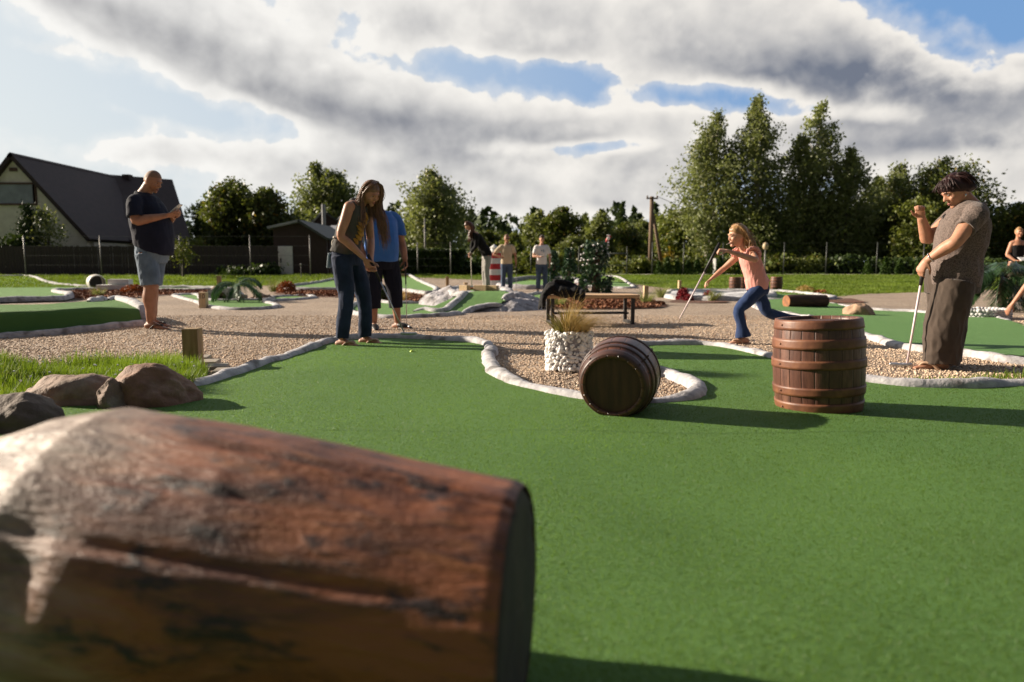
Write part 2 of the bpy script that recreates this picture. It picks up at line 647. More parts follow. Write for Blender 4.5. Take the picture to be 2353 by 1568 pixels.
M['steelpost'] = pm('galvanised_steel', (.19, .18, .175), (.14, .135, .13), 12, .55, metal=.4)
M['darkpost'] = pm('green_grey_post', (.05, .055, .05), (.04, .045, .04), 12, .5)
M['blackmetal'] = pm('black_metal', (.02, .018, .018), (.03, .026, .025), 12, .5)
M['white'] = pm('white_paint', (.75, .73, .70), (.66, .64, .62), 9, .6)
M['red'] = pm('red_paint', (.52, .018, .02), (.42, .014, .016), 9, .5)
M['ball'] = pm('yellow_green_ball', (.45, .62, .06), (.4, .55, .05), 20, .4)
M['gold'] = pm('gold_metal', (.7, .45, .15), None, 10, .3, metal=.9)
M['silver'] = pm('silver_metal', (.8, .8, .8), None, 10, .2, metal=1)

# ---------------------------------------------------------------- the ground, the gravel, the greens and their kerbs
def ss(a, b, x):
    t = np.clip((np.asarray(x, dtype=float) - a) / (b - a), 0, 1)
    return t * t * (3 - 2 * t)


def terrain(x, y):
    x = np.asarray(x, float); y = np.asarray(y, float)
    z = .30 * ss(25, 36, y)
    z = z + .05 * np.exp(-((x + 4.55) ** 2 + (y - 8.85) ** 2) / .5)      # a slight rise by the kerb
    return z


def inside(poly, X, Y):
    px = np.array([p[0] for p in poly]); py = np.array([p[1] for p in poly])
    r = np.zeros(X.shape, bool)
    n = len(px)
    j = n - 1
    for i in range(n):
        c = ((py[i] > Y) != (py[j] > Y)) & (X < (px[j] - px[i]) * (Y - py[i]) / (py[j] - py[i] + 1e-12) + px[i])
        r ^= c
        j = i
    return r


def resample(pts, step, closed=False):
    p = [Vector(q) for q in pts]
    if closed:
        p = p + [p[0]]
    out = []
    for a, b in zip(p[:-1], p[1:]):
        n = max(1, int((b - a).length / step))
        out += [a.lerp(b, i / n) for i in range(n)]
    if not closed:
        out.append(p[-1])
    return out


def curve(pts, sub=6, closed=False):
    p = [Vector(q) for q in pts]
    k = len(p)
    out = []
    rg = range(k) if closed else range(k - 1)
    for i in rg:
        g = (lambda q: p[q % k]) if closed else (lambda q: p[min(max(q, 0), k - 1)])
        p0, p1, p2, p3 = g(i - 1), g(i), g(i + 1), g(i + 2)
        for s in range(sub):
            t = s / sub
            out.append((p1 * 2 + (p2 - p0) * t + (p0 * 2 - p1 * 5 + p2 * 4 - p3) * t * t + (p1 * 3 - p0 - p2 * 3 + p3) * t ** 3) * .5)
    if not closed:
        out.append(p[-1])
    return out


def sheet(name, poly, hf, mat, cell=.06, lift=.012, label=None, kind='structure', bumpy=0.0):
    """a grid sheet filling a ground polygon, its height given by hf(x, y)"""
    xs = [p[0] for p in poly]; ys = [p[1] for p in poly]
    x0, x1, y0, y1 = min(xs), max(xs), min(ys), max(ys)
    nx, ny = max(2, int((x1 - x0) / cell) + 1), max(2, int((y1 - y0) / cell) + 1)
    gx, gy = np.linspace(x0, x1, nx), np.linspace(y0, y1, ny)
    X, Y = np.meshgrid(gx, gy)
    cxm, cym = (X[:-1, :-1] + X[1:, 1:]) / 2, (Y[:-1, :-1] + Y[1:, 1:]) / 2
    ins = inside(poly, cxm, cym)
    Z = hf(X, Y) + lift
    if bumpy:
        Z = Z + bumpy * (np.sin(X * 2.1 + np.sin(Y * 1.3)) * np.sin(Y * 2.7 + 1.0) + .6 * np.sin(X * 5.3 + Y * 3.1))
    idx = np.arange(nx * ny).reshape(ny, nx)
    q = np.stack([idx[:-1, :-1][ins], idx[:-1, 1:][ins], idx[1:, 1:][ins], idx[1:, :-1][ins]], 1)
    used, inv = np.unique(q, return_inverse=True)
    vs = np.stack([X.ravel(), Y.ravel(), Z.ravel()], 1)[used]
    me = quick_mesh(name, vs, inv.reshape(-1, 4))
    o = link(name, me, mat, smooth=True)
    tag(o, label, kind=kind)
    return o


def kerb(name, pts, hf, mat, w=.13, h=.075, step=.045, closed=False, rough=1.0, label=None, seed=0.0):
    """hand-shaped concrete edging swept along a path"""
    pts = resample([V(p[0], p[1], 0) for p in pts], step, closed)
    k = len(pts)
    n = 9
    vs, fs = [], []
    for i, p in enumerate(pts):
        a = pts[(i + 1) % k] if closed or i + 1 < k else p
        b = pts[i - 1] if closed or i > 0 else p
        t = (a - b).normalized()
        s = V(-t.y, t.x, 0)
        q = p * 2.3 + V(seed, seed, 0)
        ww = w * (1 + .22 * rough * noise.noise(q))
        hh = h * (1 + .30 * rough * noise.noise(q * 1.4 + V(9, 0, 0)))
        off = .02 * rough * noise.noise(q * 1.1 + V(0, 7, 0))
        zb = float(hf(p.x, p.y))
        endk = 1.0
        if not closed:
            e = min(i, k - 1 - i)
            endk = min(1.0, .45 + e / 4)
        for j in range(n):
            al = pi * j / (n - 1)
            cx_, cz = cos(al), sin(al)
            cx_ = math.copysign(abs(cx_) ** .75, cx_)
            cz = cz ** .7
            d = noise.noise(V(p.x * 7, p.y * 7, j * .5 + seed)) * .012 * rough + noise.noise(V(p.x * 22, p.y * 22, j * 1.1)) * .005 * rough
            v = p + s * (off + cx_ * (ww / 2 * endk + d)) + V(0, 0, zb - .02 + (hh * endk + .02 + d) * cz)
            vs.append(v)
    lim = k if closed else k - 1
    for i in range(lim):
        i2 = (i + 1) % k
        for j in range(n - 1):
            fs.append((i * n + j, i * n + j + 1, i2 * n + j + 1, i2 * n + j))
    if not closed:
        fs.append(tuple(range(n)))
        fs.append(tuple((k - 1) * n + j for j in range(n - 1, -1, -1)))
    mb = MB(); mb.add(vs, fs)
    o = mb.build(name, mat, smooth=True)
    tag(o, label, kind='structure')
    return o


M['gravel'] = gravel_mat('beige_gravel', [(.46, .35, .26), (.58, .45, .34), (.35, .25, .185), (.72, .63, .53)])
M['turf'] = turf_mat('artificial_turf', (.062, .155, .027), (.09, .195, .038))
M['turf_far'] = turf_mat('artificial_turf_far', (.075, .17, .034), (.105, .215, .05), 160)
M['turf_right'] = turf_mat('artificial_turf_right', (.032, .11, .022), (.046, .14, .032), 160)
M['kerb'] = pm('whitewashed_concrete', (.50, .485, .495), (.36, .345, .36), 14, .85, .8, .012, 30, c3=(.19, .175, .17), s3=6)
M['mound'] = pm('grey_rough_concrete', (.46, .44, .46), (.33, .31, .33), 7, .9, .8, .03, 22, c3=(.22, .2, .2), s3=5)
M['lawn'] = pm('lawn_grass', (.085, .145, .018), (.05, .10, .013), 3.5, .9, .8, .05, 40, c3=(.13, .15, .03), s3=.35, spec=.1)
M['soil'] = pm('dark_soil', (.06, .04, .028), None, 30, .95, .5)
M['mulch'] = gravel_mat('bark_mulch', [(.13, .05, .028), (.21, .085, .045), (.08, .032, .02), (.32, .17, .10)], 30)
M['road'] = pm('pale_road', (.42, .37, .31), (.34, .3, .25), 2, .9)

# ground: one sheet out to the horizon
gx = np.concatenate([-np.geomspace(1500, 60, 14), np.linspace(-56, 56, 113), np.geomspace(60, 1500, 14)])
gy = np.concatenate([np.linspace(-60, 60, 121), np.geomspace(64, 2600, 22)])
X, Y = np.meshgrid(gx, gy)
Z = terrain(X, Y) - .012
idx = np.arange(X.size).reshape(X.shape)
q = np.stack([idx[:-1, :-1], idx[:-1, 1:], idx[1:, 1:], idx[1:, :-1]], -1).reshape(-1, 4)
tag(link('ground', quick_mesh('ground', np.stack([X.ravel(), Y.ravel(), Z.ravel()], 1), q), M['lawn'], smooth=True), kind='structure')

flat = lambda x, y: terrain(x, y)

# gravel area: the whole course, up to the lawn edge
gfar = [S(-900, 706), S(0, 702), S(250, 700), S(620, 700), S(800, 694), S(1000, 690), S(1240, 694), S(1440, 692), S(1560, 698), S(1650, 706),
        S(1900, 718), S(2050, 724), S(2110, 718), S(2240, 714), S(2400, 708), S(2700, 704)]
gravel_poly = gfar + [V(30, 12, 0), V(14, 2, 0), V(8, -6, 0), V(-8, -6, 0), V(-14, 2, 0), V(-30, 14, 0)]
sheet('gravel', gravel_poly, flat, M['gravel'], .22, .002)

# ---- the main green in front
left_k = [P(440, 897), P(490, 882), P(540, 866), P(600, 845), P(650, 831), P(700, 812), P(735, 797), P(775, 787), P(830, 782), P(900, 780), P(970, 783), P(1050, 788), P(1108, 795),
          P(1128, 810), P(1122, 832), P(1140, 862), P(1185, 889), P(1255, 910), P(1330, 926), P(1400, 936), P(1470, 939), P(1530, 935), P(1585, 924), P(1608, 907), P(1592, 890), P(1550, 872), P(1500, 855), P(1462, 835), P(1440, 815), P(1455, 801), P(1500, 798), P(1560, 797), P(1620, 797), P(1680, 805), P(1740, 820), P(1800, 838), P(1880, 862), P(1960, 878), P(2050, 889), P(2120, 894), P(2230, 897), P(2353, 893), P(2480, 893)]
lk = curve(left_k, 5)
g1 = [V(p.x, p.y, 0) for p in lk] + [V(4.2, 2.0, 0), V(4.0, -4, 0), V(-3.2, -4, 0), V(-2.9, 3.2, 0)]
g1_wave = lambda x, y: .009 * np.sin(x * 1.7 + .6) * np.sin(y * 1.9) + .013 * np.sin(x * 3.1 + y * 1.2 + np.sin(y * 2.2)) * np.sin(y * 3.6 - x * .8) * ss(4.6, 2.0, y) + .004 * np.sin(y * 6.0 + x * 1.4 + 1.5 * np.sin(x * 2.0)) * np.sin(x * 2.3 + 1) + .006 * ss(3.5, 1.5, y) * np.sin(x * 7.3 + 2 * np.sin(y * 3.0))
sheet('putting_green', g1, lambda x, y: terrain(x, y) + g1_wave(x, y), M['turf'], .045, .026)
kerb('kerb', lk, flat, M['kerb'], .125, .07, .04, seed=2)

# ---- left front green with a steep wave in it
yf = [P(-300, 795), P(0, 778), P(90, 774), P(180, 768), P(270, 762), P(352, 754)]
yfx, yfy = [p.x for p in yf], [p.y for p in yf]


def wave(x, y):
    x = np.asarray(x, float); y = np.asarray(y, float)
    f = np.interp(x, yfx, yfy)
    top = .27 - .12 * ss(-5.3, -4.45, x)
    return top * ss(.16, .46, y - f) + terrain(x, y)


g2 = yf + [P(326, 735, .1), P(300, 714, .17), P(272, 704, .17), P(245, 705, .17), P(100, 706, .24), P(-300, 706, .26)]
sheet('putting_green', g2, wave, M['turf'], .05, .008)
kerb('kerb', curve(yf, 5), wave, M['kerb'], .12, .075, .05, seed=5)
kerb('kerb', curve([P(352, 754), P(326, 735, .1), P(300, 714, .16), P(272, 704, .17), P(250, 706, .17)], 5), wave, M['kerb'], .16, .07, .05, seed=6)
kerb('kerb', curve([P(245, 705, .17), P(205, 711, .17)], 3), wave, M['kerb'], .14, .07, .05, seed=16)

# ---- far left green
g3 = [S(-300, 690), S(0, 690), S(75, 690), S(120, 697), S(200, 702), S(330, 703), S(520, 705), S(520, 711), S(330, 710), S(210, 709), S(142, 711), S(136, 715), S(160, 722), S(172, 730), S(150, 737), S(80, 739), S(0, 741), S(-300, 744)]
hump3 = lambda x, y: terrain(x, y) + .08 * np.exp(-((np.asarray(x) + 11.5) ** 2 / 9 + (np.asarray(y) - 17) ** 2 / 6))
sheet('putting_green', g3, hump3, M['turf_far'], .12, .012)
kerb('kerb', curve(g3, 3, True), hump3, M['kerb'], .17, .09, .12, closed=True, seed=8)

# ---- green with the little tunnel (hole 10)
g4 = [S(425, 723), S(455, 721), S(484, 722), S(500, 734), S(590, 735), S(660, 733), S(668, 727), S(740, 724), S(768, 727), S(740, 732), S(690, 735), S(645, 738), S(665, 744), S(678, 751), S(640, 756), S(560, 757), S(505, 750), S(484, 740), S(450, 731)]
sheet('putting_green', g4, flat, M['turf_far'], .06, .012)
kerb('kerb', curve(g4, 3, True), flat, M['kerb'], .13, .055, .08, closed=True, seed=9)

# ---- centre left green with the ramp
RA, RB = V(-1.75, 12.2, 0), V(-.88, 13.9, 0)
rdir = (RB - RA).normalized()
rn = V(rdir.y, -rdir.x, 0)


def ramp_h(x, y):
    x = np.asarray(x, float); y = np.asarray(y, float)
    d = (x - RA.x) * rn.x + (y - RA.y) * rn.y
    return .30 * ss(11.9, 13.9, y) * ss(-.02, .16, d) + terrain(x, y)


g5 = [S(860, 768), S(900, 773), S(950, 777), S(1040, 774), S(1090, 771), S(1130, 765), S(1160, 755, .04), S(1195, 737, .16), S(1228, 722, .27), S(1242, 714, .3), S(1200, 709, .3), S(1142, 712, .3), S(1040, 741), S(965, 742), S(905, 737), S(865, 744)]
sheet('putting_green', g5, ramp_h, M['turf_far'], .06, .012)
kerb('kerb', curve([S(865, 744), S(852, 760), S(880, 771), S(950, 778), S(1040, 775), S(1090, 772), S(1130, 766)], 5), flat, M['kerb'], .12, .06, .06, seed=11)
kerb('kerb', curve([S(1008, 763), S(1040, 757, .04), S(1075, 746, .13), S(1110, 729, .22), S(1142, 713, .3)], 5), ramp_h, M['kerb'], .15, .07, .06, seed=12)
kerb('kerb', curve([S(865, 744), S(905, 737), S(965, 743), S(1040, 742)], 5), flat, M['kerb'], .13, .07, .08, seed=13)
kerb('kerb', curve([S(1128, 766), S(1160, 756, .04), S(1195, 738, .16), S(1228, 723, .27)], 5), ramp_h, M['kerb'], .12, .05, .06, seed=14)
kerb('kerb', curve([S(1228, 717, .3), S(1244, 716, .3), S(1256, 721, .26)], 5), ramp_h, M['kerb'], .14, .10, .06, seed=15)


def mound(cx, cy, rx, ry, h, rot, seed, label):
    n = 40
    vs, fs = [], []
    c, s = cos(rot), sin(rot)
    for j in range(n + 1):
        for i in range(n + 1):
            u, v = i / n * 2 - 1, j / n * 2 - 1
            r = min(1.0, sqrt(u * u + v * v))
            x, y = u * rx, v * ry
            q = V(x * 2.5 + seed, y * 2.5, seed)
            z = h * max(0, 1 - r ** 1.4) ** .9 * (1 + .35 * noise.noise(q)) + .05 * noise.noise(q * 4) * (r < .97) + .02 * noise.noise(q * 11) * (r < .97) - .03 * (r > .97)
            vs.append((cx + x * c - y * s, cy + x * s + y * c, z))
    for j in range(n):
        for i in range(n):
            a = j * (n + 1) + i
            fs.append((a, a + 1, a + n + 2, a + n + 1))
    mb = MB(); mb.add(vs, fs)
    o = mb.build('concrete_mound', M['mound'], smooth=True)
    tag(o, label, 'mound', 'grey concrete mounds beside the ramp')


mound(-1.35, 14.9, .62, 1.15, .40, .30, 3.3, 'tall grey rough concrete mound left of the green ramp')
mound(.02, 13.7, .74, 1.25, .30, -.25, 7.7, 'low grey concrete mound sloping down right of the ramp towards the bench')

# ---- green behind on the left of the centre, and a strip further left
g6 = [S(955, 704), S(960, 690), S(985, 686), S(1020, 694), S(1062, 704), S(1055, 718), S(1010, 714), S(970, 708)]
g6b = [S(700, 702), S(770, 697), S(850, 691), S(900, 692), S(900, 706), S(840, 708), S(730, 708), S(690, 706)]
for gq, sd in ((g6, 21), (g6b, 22)):
    sheet('putting_green', gq, flat, M['turf_far'], .1, .012)
    kerb('kerb', curve(gq, 3, True), flat, M['kerb'], .16, .09, .1, closed=True, seed=sd)
# strips right of the centre, behind the ivy and behind the ramp
g7 = [S(1290, 722), S(1350, 718), S(1360, 734), S(1330, 740), S(1290, 735)]
g7b = [S(1440, 690), S(1500, 690), S(1530, 696), S(1548, 704), S(1500, 704), S(1430, 700)]
for gq, sd in ((g7, 23), (g7b, 24)):
    sheet('putting_green', gq, flat, M['turf_far'], .1, .012)
    kerb('kerb', curve(gq, 3, True), flat, M['kerb'], .14, .07, .1, closed=True, seed=sd)
g7c = [S(1225, 697), S(1300, 693), S(1400, 694), S(1400, 705), S(1240, 706)]
sheet('putting_green', g7c, flat, M['turf_far'], .12, .012)
kerb('kerb', curve(g7c, 3, True), flat, M['mound'], .25, .16, .1, closed=True, seed=25)

# ---- right: long green with a whitewashed bed, and the big right green
g8 = [S(1640, 712), S(1760, 710), S(1900, 713), S(1960, 718), S(2036, 728), S(2000, 734), S(1900, 735), S(1860, 733), S(1890, 722), S(1850, 716), S(1760, 716), S(1660, 717)]
sheet('putting_green', g8, flat, M['turf_right'], .09, .012)
kerb('kerb', curve(g8, 3, True), flat, M['kerb'], .15, .07, .1, closed=True, seed=31)
bed = [S(1630, 722), S(1700, 716), S(1780, 717), S(1860, 718), S(1888, 723), S(1860, 732), S(1780, 735), S(1690, 733), S(1640, 730)]
bedh = lambda x, y: terrain(x, y) + .07 + .05 * np.sin(np.asarray(x) * 3.1) * np.sin(np.asarray(y) * 2.3 + 1)
bo = sheet('whitewashed_bed', bed, bedh, pm('whitewash', (.66, .65, .66), (.36, .35, .36), 3.2, .9, .7, .04, 9), .08, .0)
kerb('kerb', curve(bed, 3, True), flat, M['kerb'], .2, .11, .1, closed=True, seed=32)
g9 = [S(1832, 744), S(1862, 739), S(1920, 737), S(2020, 745), S(2100, 757), S(2180, 762), S(2240, 765), S(2340, 775), S(2415, 776), S(2460, 792), S(2510, 815), S(2640, 850), S(2660, 895), S(2500, 889), S(2440, 884), S(2360, 870), S(2240, 858), S(2180, 846), S(2112, 824), S(2060, 806), S(2012, 792), S(1955, 776), S(1900, 768), S(1862, 758)]
g9h = lambda x, y: terrain(x, y) + .035 + .03 * np.sin(np.asarray(x) * 1.2) * np.sin(np.asarray(y) * .9)
sheet('putting_green', g9, g9h, M['turf_right'], .07, .012)
kerb('kerb', curve(g9, 4, True), flat, M['kerb'], .12, .06, .07, closed=True, seed=33)

# ---- mulch beds
for name, poly in (('left', [S(150, 716), S(250, 709), S(520, 712), S(520, 719), S(400, 722), S(330, 729), S(190, 733)]),
                   ('fern', [S(690, 713), S(930, 713), S(930, 722), S(880, 727), S(700, 724)]),
                   ('behind man', [S(900, 733), S(930, 722), S(1010, 722), S(1050, 734), S(1000, 741)]),
                   ('bench', [S(1310, 742), S(1400, 735), S(1560, 735), S(1625, 745), S(1600, 754), S(1430, 757), S(1320, 754)]),
                   ('white bed', [S(1650, 735), S(1760, 736), S(1770, 741), S(1650, 740)]),
                   ('right', [S(2025, 733), S(2080, 731), S(2110, 740), S(2030, 741)])):
    sheet('mulch_bed', curve([V(p.x, p.y, 0) for p in poly], 4, True), flat, M['mulch'], .09, .016, bumpy=.008)

# ---- pale road beyond the lawn on the right
rp = [V(2, 37.2, 0), V(60, 37.2, 0), V(60, 39.4, 0), V(2, 39.4, 0)]
sheet('road', rp, flat, M['road'], .6, .012)
# small paving slabs beside the wooden post
pv = MB()
for i in range(4):
    a = S(488 + i * 21, 880 + i * 11)
    pv.box((a.x, a.y, .012), (.16, .2, .05), .2 + rnd.uniform(-.05, .05), bev=.006)
tag(pv.build('paving', pm('grey_beige_paver', (.34, .29, .23), (.27, .23, .19), 20, .9, .3)), kind='structure')

# ---------------------------------------------------------------- things on the course
def stave_mat(name, c1, c2, c3, nst=22, rough=.42):
    m, T, b, out = new_mat(name)
    tc = T.n('ShaderNodeTexCoord')
    sp = T.n('ShaderNodeSeparateXYZ')
    T.l(tc.outputs['Object'], sp.inputs[0])
    ang = T.m('MULTIPLY', T.m('ADD', T.m('ARCTAN2', sp.outputs[1], sp.outputs[0]), pi), nst / (2 * pi))
    wn = T.n('ShaderNodeTexWhiteNoise', noise_dimensions='1D')
    T.l(T.m('FLOOR', ang), wn.inputs['W'])
    fr = T.m('FRACT', ang)
    seam = T.m('MINIMUM', fr, T.m('SUBTRACT', 1.0, fr))
    vec = coords(T, (1, 1, .16))
    gr = tnoise(T, vec, 46, 6, .65)
    col = T.mix(T.ramp(wn.outputs[0], 0, 1), c1, c2)
    col = T.mix(T.ramp(gr, .35, .72), col, c3)
    col = T.mix(T.m('MULTIPLY', T.ramp(tnoise(T, coords(T), 6, 5), .5, .72), .5), col, tuple(x * .45 for x in c1))
    col = T.mix(T.ramp(seam, .05, .0), col, tuple(x * .25 for x in c1))
    T.l(col, b.inputs['Base Color'])
    b.inputs['Roughness'].default_value = rough
    b.inputs['Specular IOR Level'].default_value = .5
    bump(T, b, T.m('ADD', T.m('MULTIPLY', gr, .5), T.m('MULTIPLY', T.ramp(seam, .0, .07), 1.4)), .55, .006)
    return m


M['stave'] = stave_mat('oak_staves', (.115, .046, .030), (.185, .085, .058), (.065, .026, .019))
M['stave_dk'] = stave_mat('dark_oak_staves', (.12, .042, .025), (.155, .06, .034), (.065, .024, .017), 18, .4)
M['hoop'] = pm('rusty_hoop', (.22, .088, .042), (.15, .056, .03), 18, .5, .25, .003, 60, c3=(.12, .045, .025), s3=7)
M['hoop_dk'] = pm('dark_hoop', (.085, .036, .026), (.05, .024, .02), 18, .42, .25, .003, 60)
M['barrel_lid'] = pm('barrel_head_wood', (.10, .04, .022), (.055, .022, .014), 20, .6, .3, .004, 60, stretch=(1, .12, 1))


def barrel(label, loc, h, rb, re, hoops, mst, mhp, rz=0, group=None, hollow=False, mlid=None):
    t = thing('barrel', label, 'barrel', loc, rz, group)
    rad = lambda f: re + (rb - re) * (1 - (2 * f - 1) ** 2) ** .9
    k = 14
    prof = [(rad(i / k), h * i / k) for i in range(k + 1)]
    mb = MB()
    th = .018
    inner = [(re - th, h), (re - th, h - .03)] if not hollow else [(rad(i / k) - th, h * i / k) for i in range(k, -1, -1)]
    inner2 = [(re - th, .025), (re - th, 0)] if not hollow else []
    mb.lathe((([(re - th, .025), (re - th, 0)] if not hollow else []) + prof + inner), 48)
    mb.build('staves', mst, t, smooth=True, fix=True)
    for f0, f1 in hoops:
        hb = MB()
        fs = [f0 + (f1 - f0) * i / 4 for i in range(5)]
        out_ = [(rad(f) + .006, h * f) for f in fs]
        hb.lathe([(rad(f0) - .002, h * f0)] + out_ + [(rad(f1) - .002, h * f1)], 48)
        for a in (.7, 2.3):
            c = V(cos(a), sin(a), 0) * (rad((f0 + f1) / 2) + .007) + V(0, 0, h * (f0 + f1) / 2)
            hb.ell(c, (.006, .006, .006), nu=8, nv=5)
        hb.build('hoop', mhp, t, smooth=True, fix=True)
    for zf in ((h - .022, .024) if not hollow else (.03,)):
        lb = MB()
        lb.lathe([(0.0005, zf + .004), (re - th + .003, zf + .004), (re - th + .003, zf - .006), (.0005, zf - .006)], 40)
        lb.build('barrel_head', mlid or M['barrel_lid'], t, fix=True)
    return t


HP = [(.895, 1.0), (.69, .80), (.48, .575), (.19, .285), (.0, .115)]
bloc = S(2007, 1017)
b1 = barrel('upright brown oak barrel with five rusty hoops standing large on the front green', (bloc.x + .052, bloc.y + .17, .012), .512, .243, .222, HP, M['stave'], M['hoop'], 1.1)
b1.rotation_euler = (R(-2.5), 0, 1.1)
for (px, py, sc, lab) in ((1794, 709, .83, 'small brown barrel on the lawn edge, left one of the pair behind the girl'),
                          (1815, 708, .83, 'pale brown barrel of the pair on the lawn edge, nearer the girl in pink'),
                          (1895, 708, .84, 'small dark brown barrel standing alone on the lawn edge right of the running girl')):
    c = copy_tree(b1)
    q = S(px, py)
    c.location = (q.x, q.y, .0)
    c.rotation_euler = (0, 0, px)
    c.scale = (sc * .94, sc * .94, sc)
    c['label'] = lab
    c['group'] = 'small barrels on the lawn edge'
b2 = barrel('small dark barrel lying on its side across the white kerb with its head towards us', (0, 0, 0), .42, .212, .166,
            [(.0, .09), (.17, .235), (.30, .345), (.655, .70), (.765, .83), (.91, 1.0)], M['stave_dk'], M['hoop_dk'])
yaw = R(19)
ax = V(-sin(yaw), -cos(yaw), -.10).normalized()
ctr = V(.592, 3.86, .212)
rotm = ax.to_track_quat('Z', 'Y')
b2.rotation_mode = 'QUATERNION'
b2.rotation_quaternion = rotm
b2.location = ctr - ax * .21
# white ended barrel far left
q = S(232, 707)
b3 = barrel('white painted open barrel lying on the mulch at far left, mouth turned right', (q.x, q.y, .25), .5, .27, .245, [(.0, .1), (.9, 1.0)], pm('white_staves', (.62, .56, .48), (.5, .44, .36), 20, .6), M['white'], hollow=True, mlid=M['blackmetal'])
b3.rotation_mode = 'QUATERNION'
b3.rotation_quaternion = V(.62, -.74, -.05).normalized().to_track_quat('Z', 'Y')

# ---- planks beside the white barrel
pb = thing('plank_box', 'low white weathered plank box on the mulch beside the white barrel', 'box', S(285, 711))
m_ = MB(); m_.box((0, 0, .1), (1.0, .5, .2), .1, bev=.01); m_.build('lower_box', M['white'], pb)
m_ = MB(); m_.box((.08, .1, .29), (.62, .36, .16), .1, bev=.01); m_.build('upper_box', M['white'], pb)

# ---- the big log in front
def log_mat():
    m, T, b, out = new_mat('weathered_log')
    vec = coords(T, (.34, 1, 1))
    sp = T.n('ShaderNodeSeparateXYZ')
    tc = T.n('ShaderNodeTexCoord')
    T.l(tc.outputs['Object'], sp.inputs[0])
    n1 = tnoise(T, vec, 9, 7, .62, .6)
    n2 = tnoise(T, vec, 21, 6, .65, .4)
    n3 = tnoise(T, coords(T, (.12, 1, 1)), 60, 5, .6)
    old = T.ramp(T.m('ADD', sp.outputs[0], T.m('MULTIPLY', n1, .5)), -.66, -.34)      # 0 grey end .. 1 fresh end
    brown = T.mix(T.ramp(n1, .38, .64), (.27, .085, .030), (.12, .044, .028))
    brown = T.mix(T.ramp(n2, .50, .64), brown, (.032, .018, .02))
    brown = T.mix(T.m('MULTIPLY', T.ramp(n3, .52, .7), .5), brown, (.36, .14, .05))
    grey = T.mix(T.ramp(n1, .36, .66), (.34, .25, .195), (.19, .13, .098))
    grey = T.mix(T.m('MULTIPLY', T.ramp(n2, .56, .70), .7), grey, (.11, .06, .045))
    grey = T.mix(T.m('MULTIPLY', T.ramp(n3, .54, .7), .4), grey, (.33, .16, .08))
    col = T.mix(old, grey, brown)
    T.l(col, b.inputs['Base Color'])
    b.inputs['Roughness'].default_value = .5
    b.inputs['Specular IOR Level'].default_value = .4
    bump(T, b, T.m('ADD', n1, T.m('ADD', T.m('MULTIPLY', n2, .6), T.m('MULTIPLY', n3, .5))), .7, .02)
    return m


M['log'] = log_mat()
M['endgrain'] = pm('dark_end_grain', (.05, .036, .026), (.024, .018, .014), 14, .85, .6, .01, 50, stretch=(1, 1, .2), c3=(.03, .02, .018), s3=6)
la = V(.961, -.276, 0)                      # along the log, towards its cut end
lroot = thing('log', 'huge peeled brown log with grey knotty end lying closest in the foreground', 'log', (.012, 1.185, 0), atan2(la.y, la.x))
nL, nA, LL = 170, 180, 1.5
vs, fs = [], []
rprof_x = [0, .2, .43, .6, .86, 1.0, 1.135, 1.3, 1.42, 1.48, 1.5]
rprof_r = [.216, .228, .242, .251, .261, .248, .224, .20, .16, .09, .01]
for i in range(nL + 1):
    L = LL * i / nL
    r0 = float(np.interp(L, rprof_x, rprof_r))
    if L < .012:
        r0 *= .975 + .025 * L / .012
    for j in range(nA):
        a = 2 * pi * j / nA              # 0 = away from camera side, pi/2 = up
        r = r0
        q = V(L * 2.2, cos(a) * 1.1, sin(a) * 1.1)
        r += .012 * noise.noise(q) + .006 * noise.noise(V(L * 4, cos(a) * 5, sin(a) * 5)) + .0022 * noise.noise(V(L * 9, cos(a) * 22, sin(a) * 22))
        # long drying cracks
        for a0, l0, l1, dp, wd, wob in ((1.86, -.1, .62, .016, .035, .05), (2.72, .10, 1.3, .007, .03, .14), (2.25, .3, .8, .006, .03, .1)):
            if l0 < L < l1:
                aa = a0 + wob * noise.noise(V(L * 1.8, a0, 0)) + (L - .4) * .08
                e = min(1, min(L - l0, l1 - L) / .12)
                r -= dp * e * math.exp(-((a - aa) / wd) ** 2)
                r += .35 * dp * e * math.exp(-((a - aa - wd * 2.0) / (wd * 1.6)) ** 2)
        r += .085 * float(ss(.25, .85, L)) * max(0, cos(a - 3.85)) * min(1, (1.5 - L) / .2)
        # knots and bark hollows on the left part
        for (kl, ka, kr, kd) in ((1.06, 2.75, .085, -.018), (1.05, 2.45, .07, .014), (.80, 2.98, .08, -.018), (.70, 3.05, .06, .013), (.92, 2.86, .06, .009), (.5, 2.2, .03, .004), (1.2, 2.1, .1, .02), (.1, 1.98, .03, .005)):
            dd = ((L - kl) ** 2 + ((a - ka) * r0) ** 2) / kr ** 2
            if dd < 6:
                r += kd * math.exp(-dd)
        yy = r * cos(a)
        vs.append((-L - .105 * yy * max(0, 1 - L / .45), yy, .222 + max(0, r0 - .215) + r * sin(a)))
for i in range(nL):
    for j in range(nA):
        a, b = i * nA + j, i * nA + (j + 1) % nA
        fs.append((a, a + nA, b + nA, b))
mb = MB(); mb.add(vs, fs)
mb.build('bark', M['log'], lroot, smooth=True, fix=True)
mb = MB()
cv = [Vector(vs[j]) for j in range(nA)]
cc = V(.004, 0, .222)
rr = [[cc.lerp(p, f) + V(.004 * noise.noise(p * 30 * f + V(f, 0, 0)) - .012 * (f > .93), 0, 0) for p in cv] for f in (.001, .2, .4, .6, .8, .92, 1.0)]
mb.add([p for ring in rr for p in ring], [(i * nA + j, (i + 1) * nA + j, (i + 1) * nA + (j + 1) % nA, i * nA + (j + 1) % nA) for i in range(6) for j in range(nA)])
mb.build('cut_end', M['endgrain'], lroot, smooth=True, fix=True)

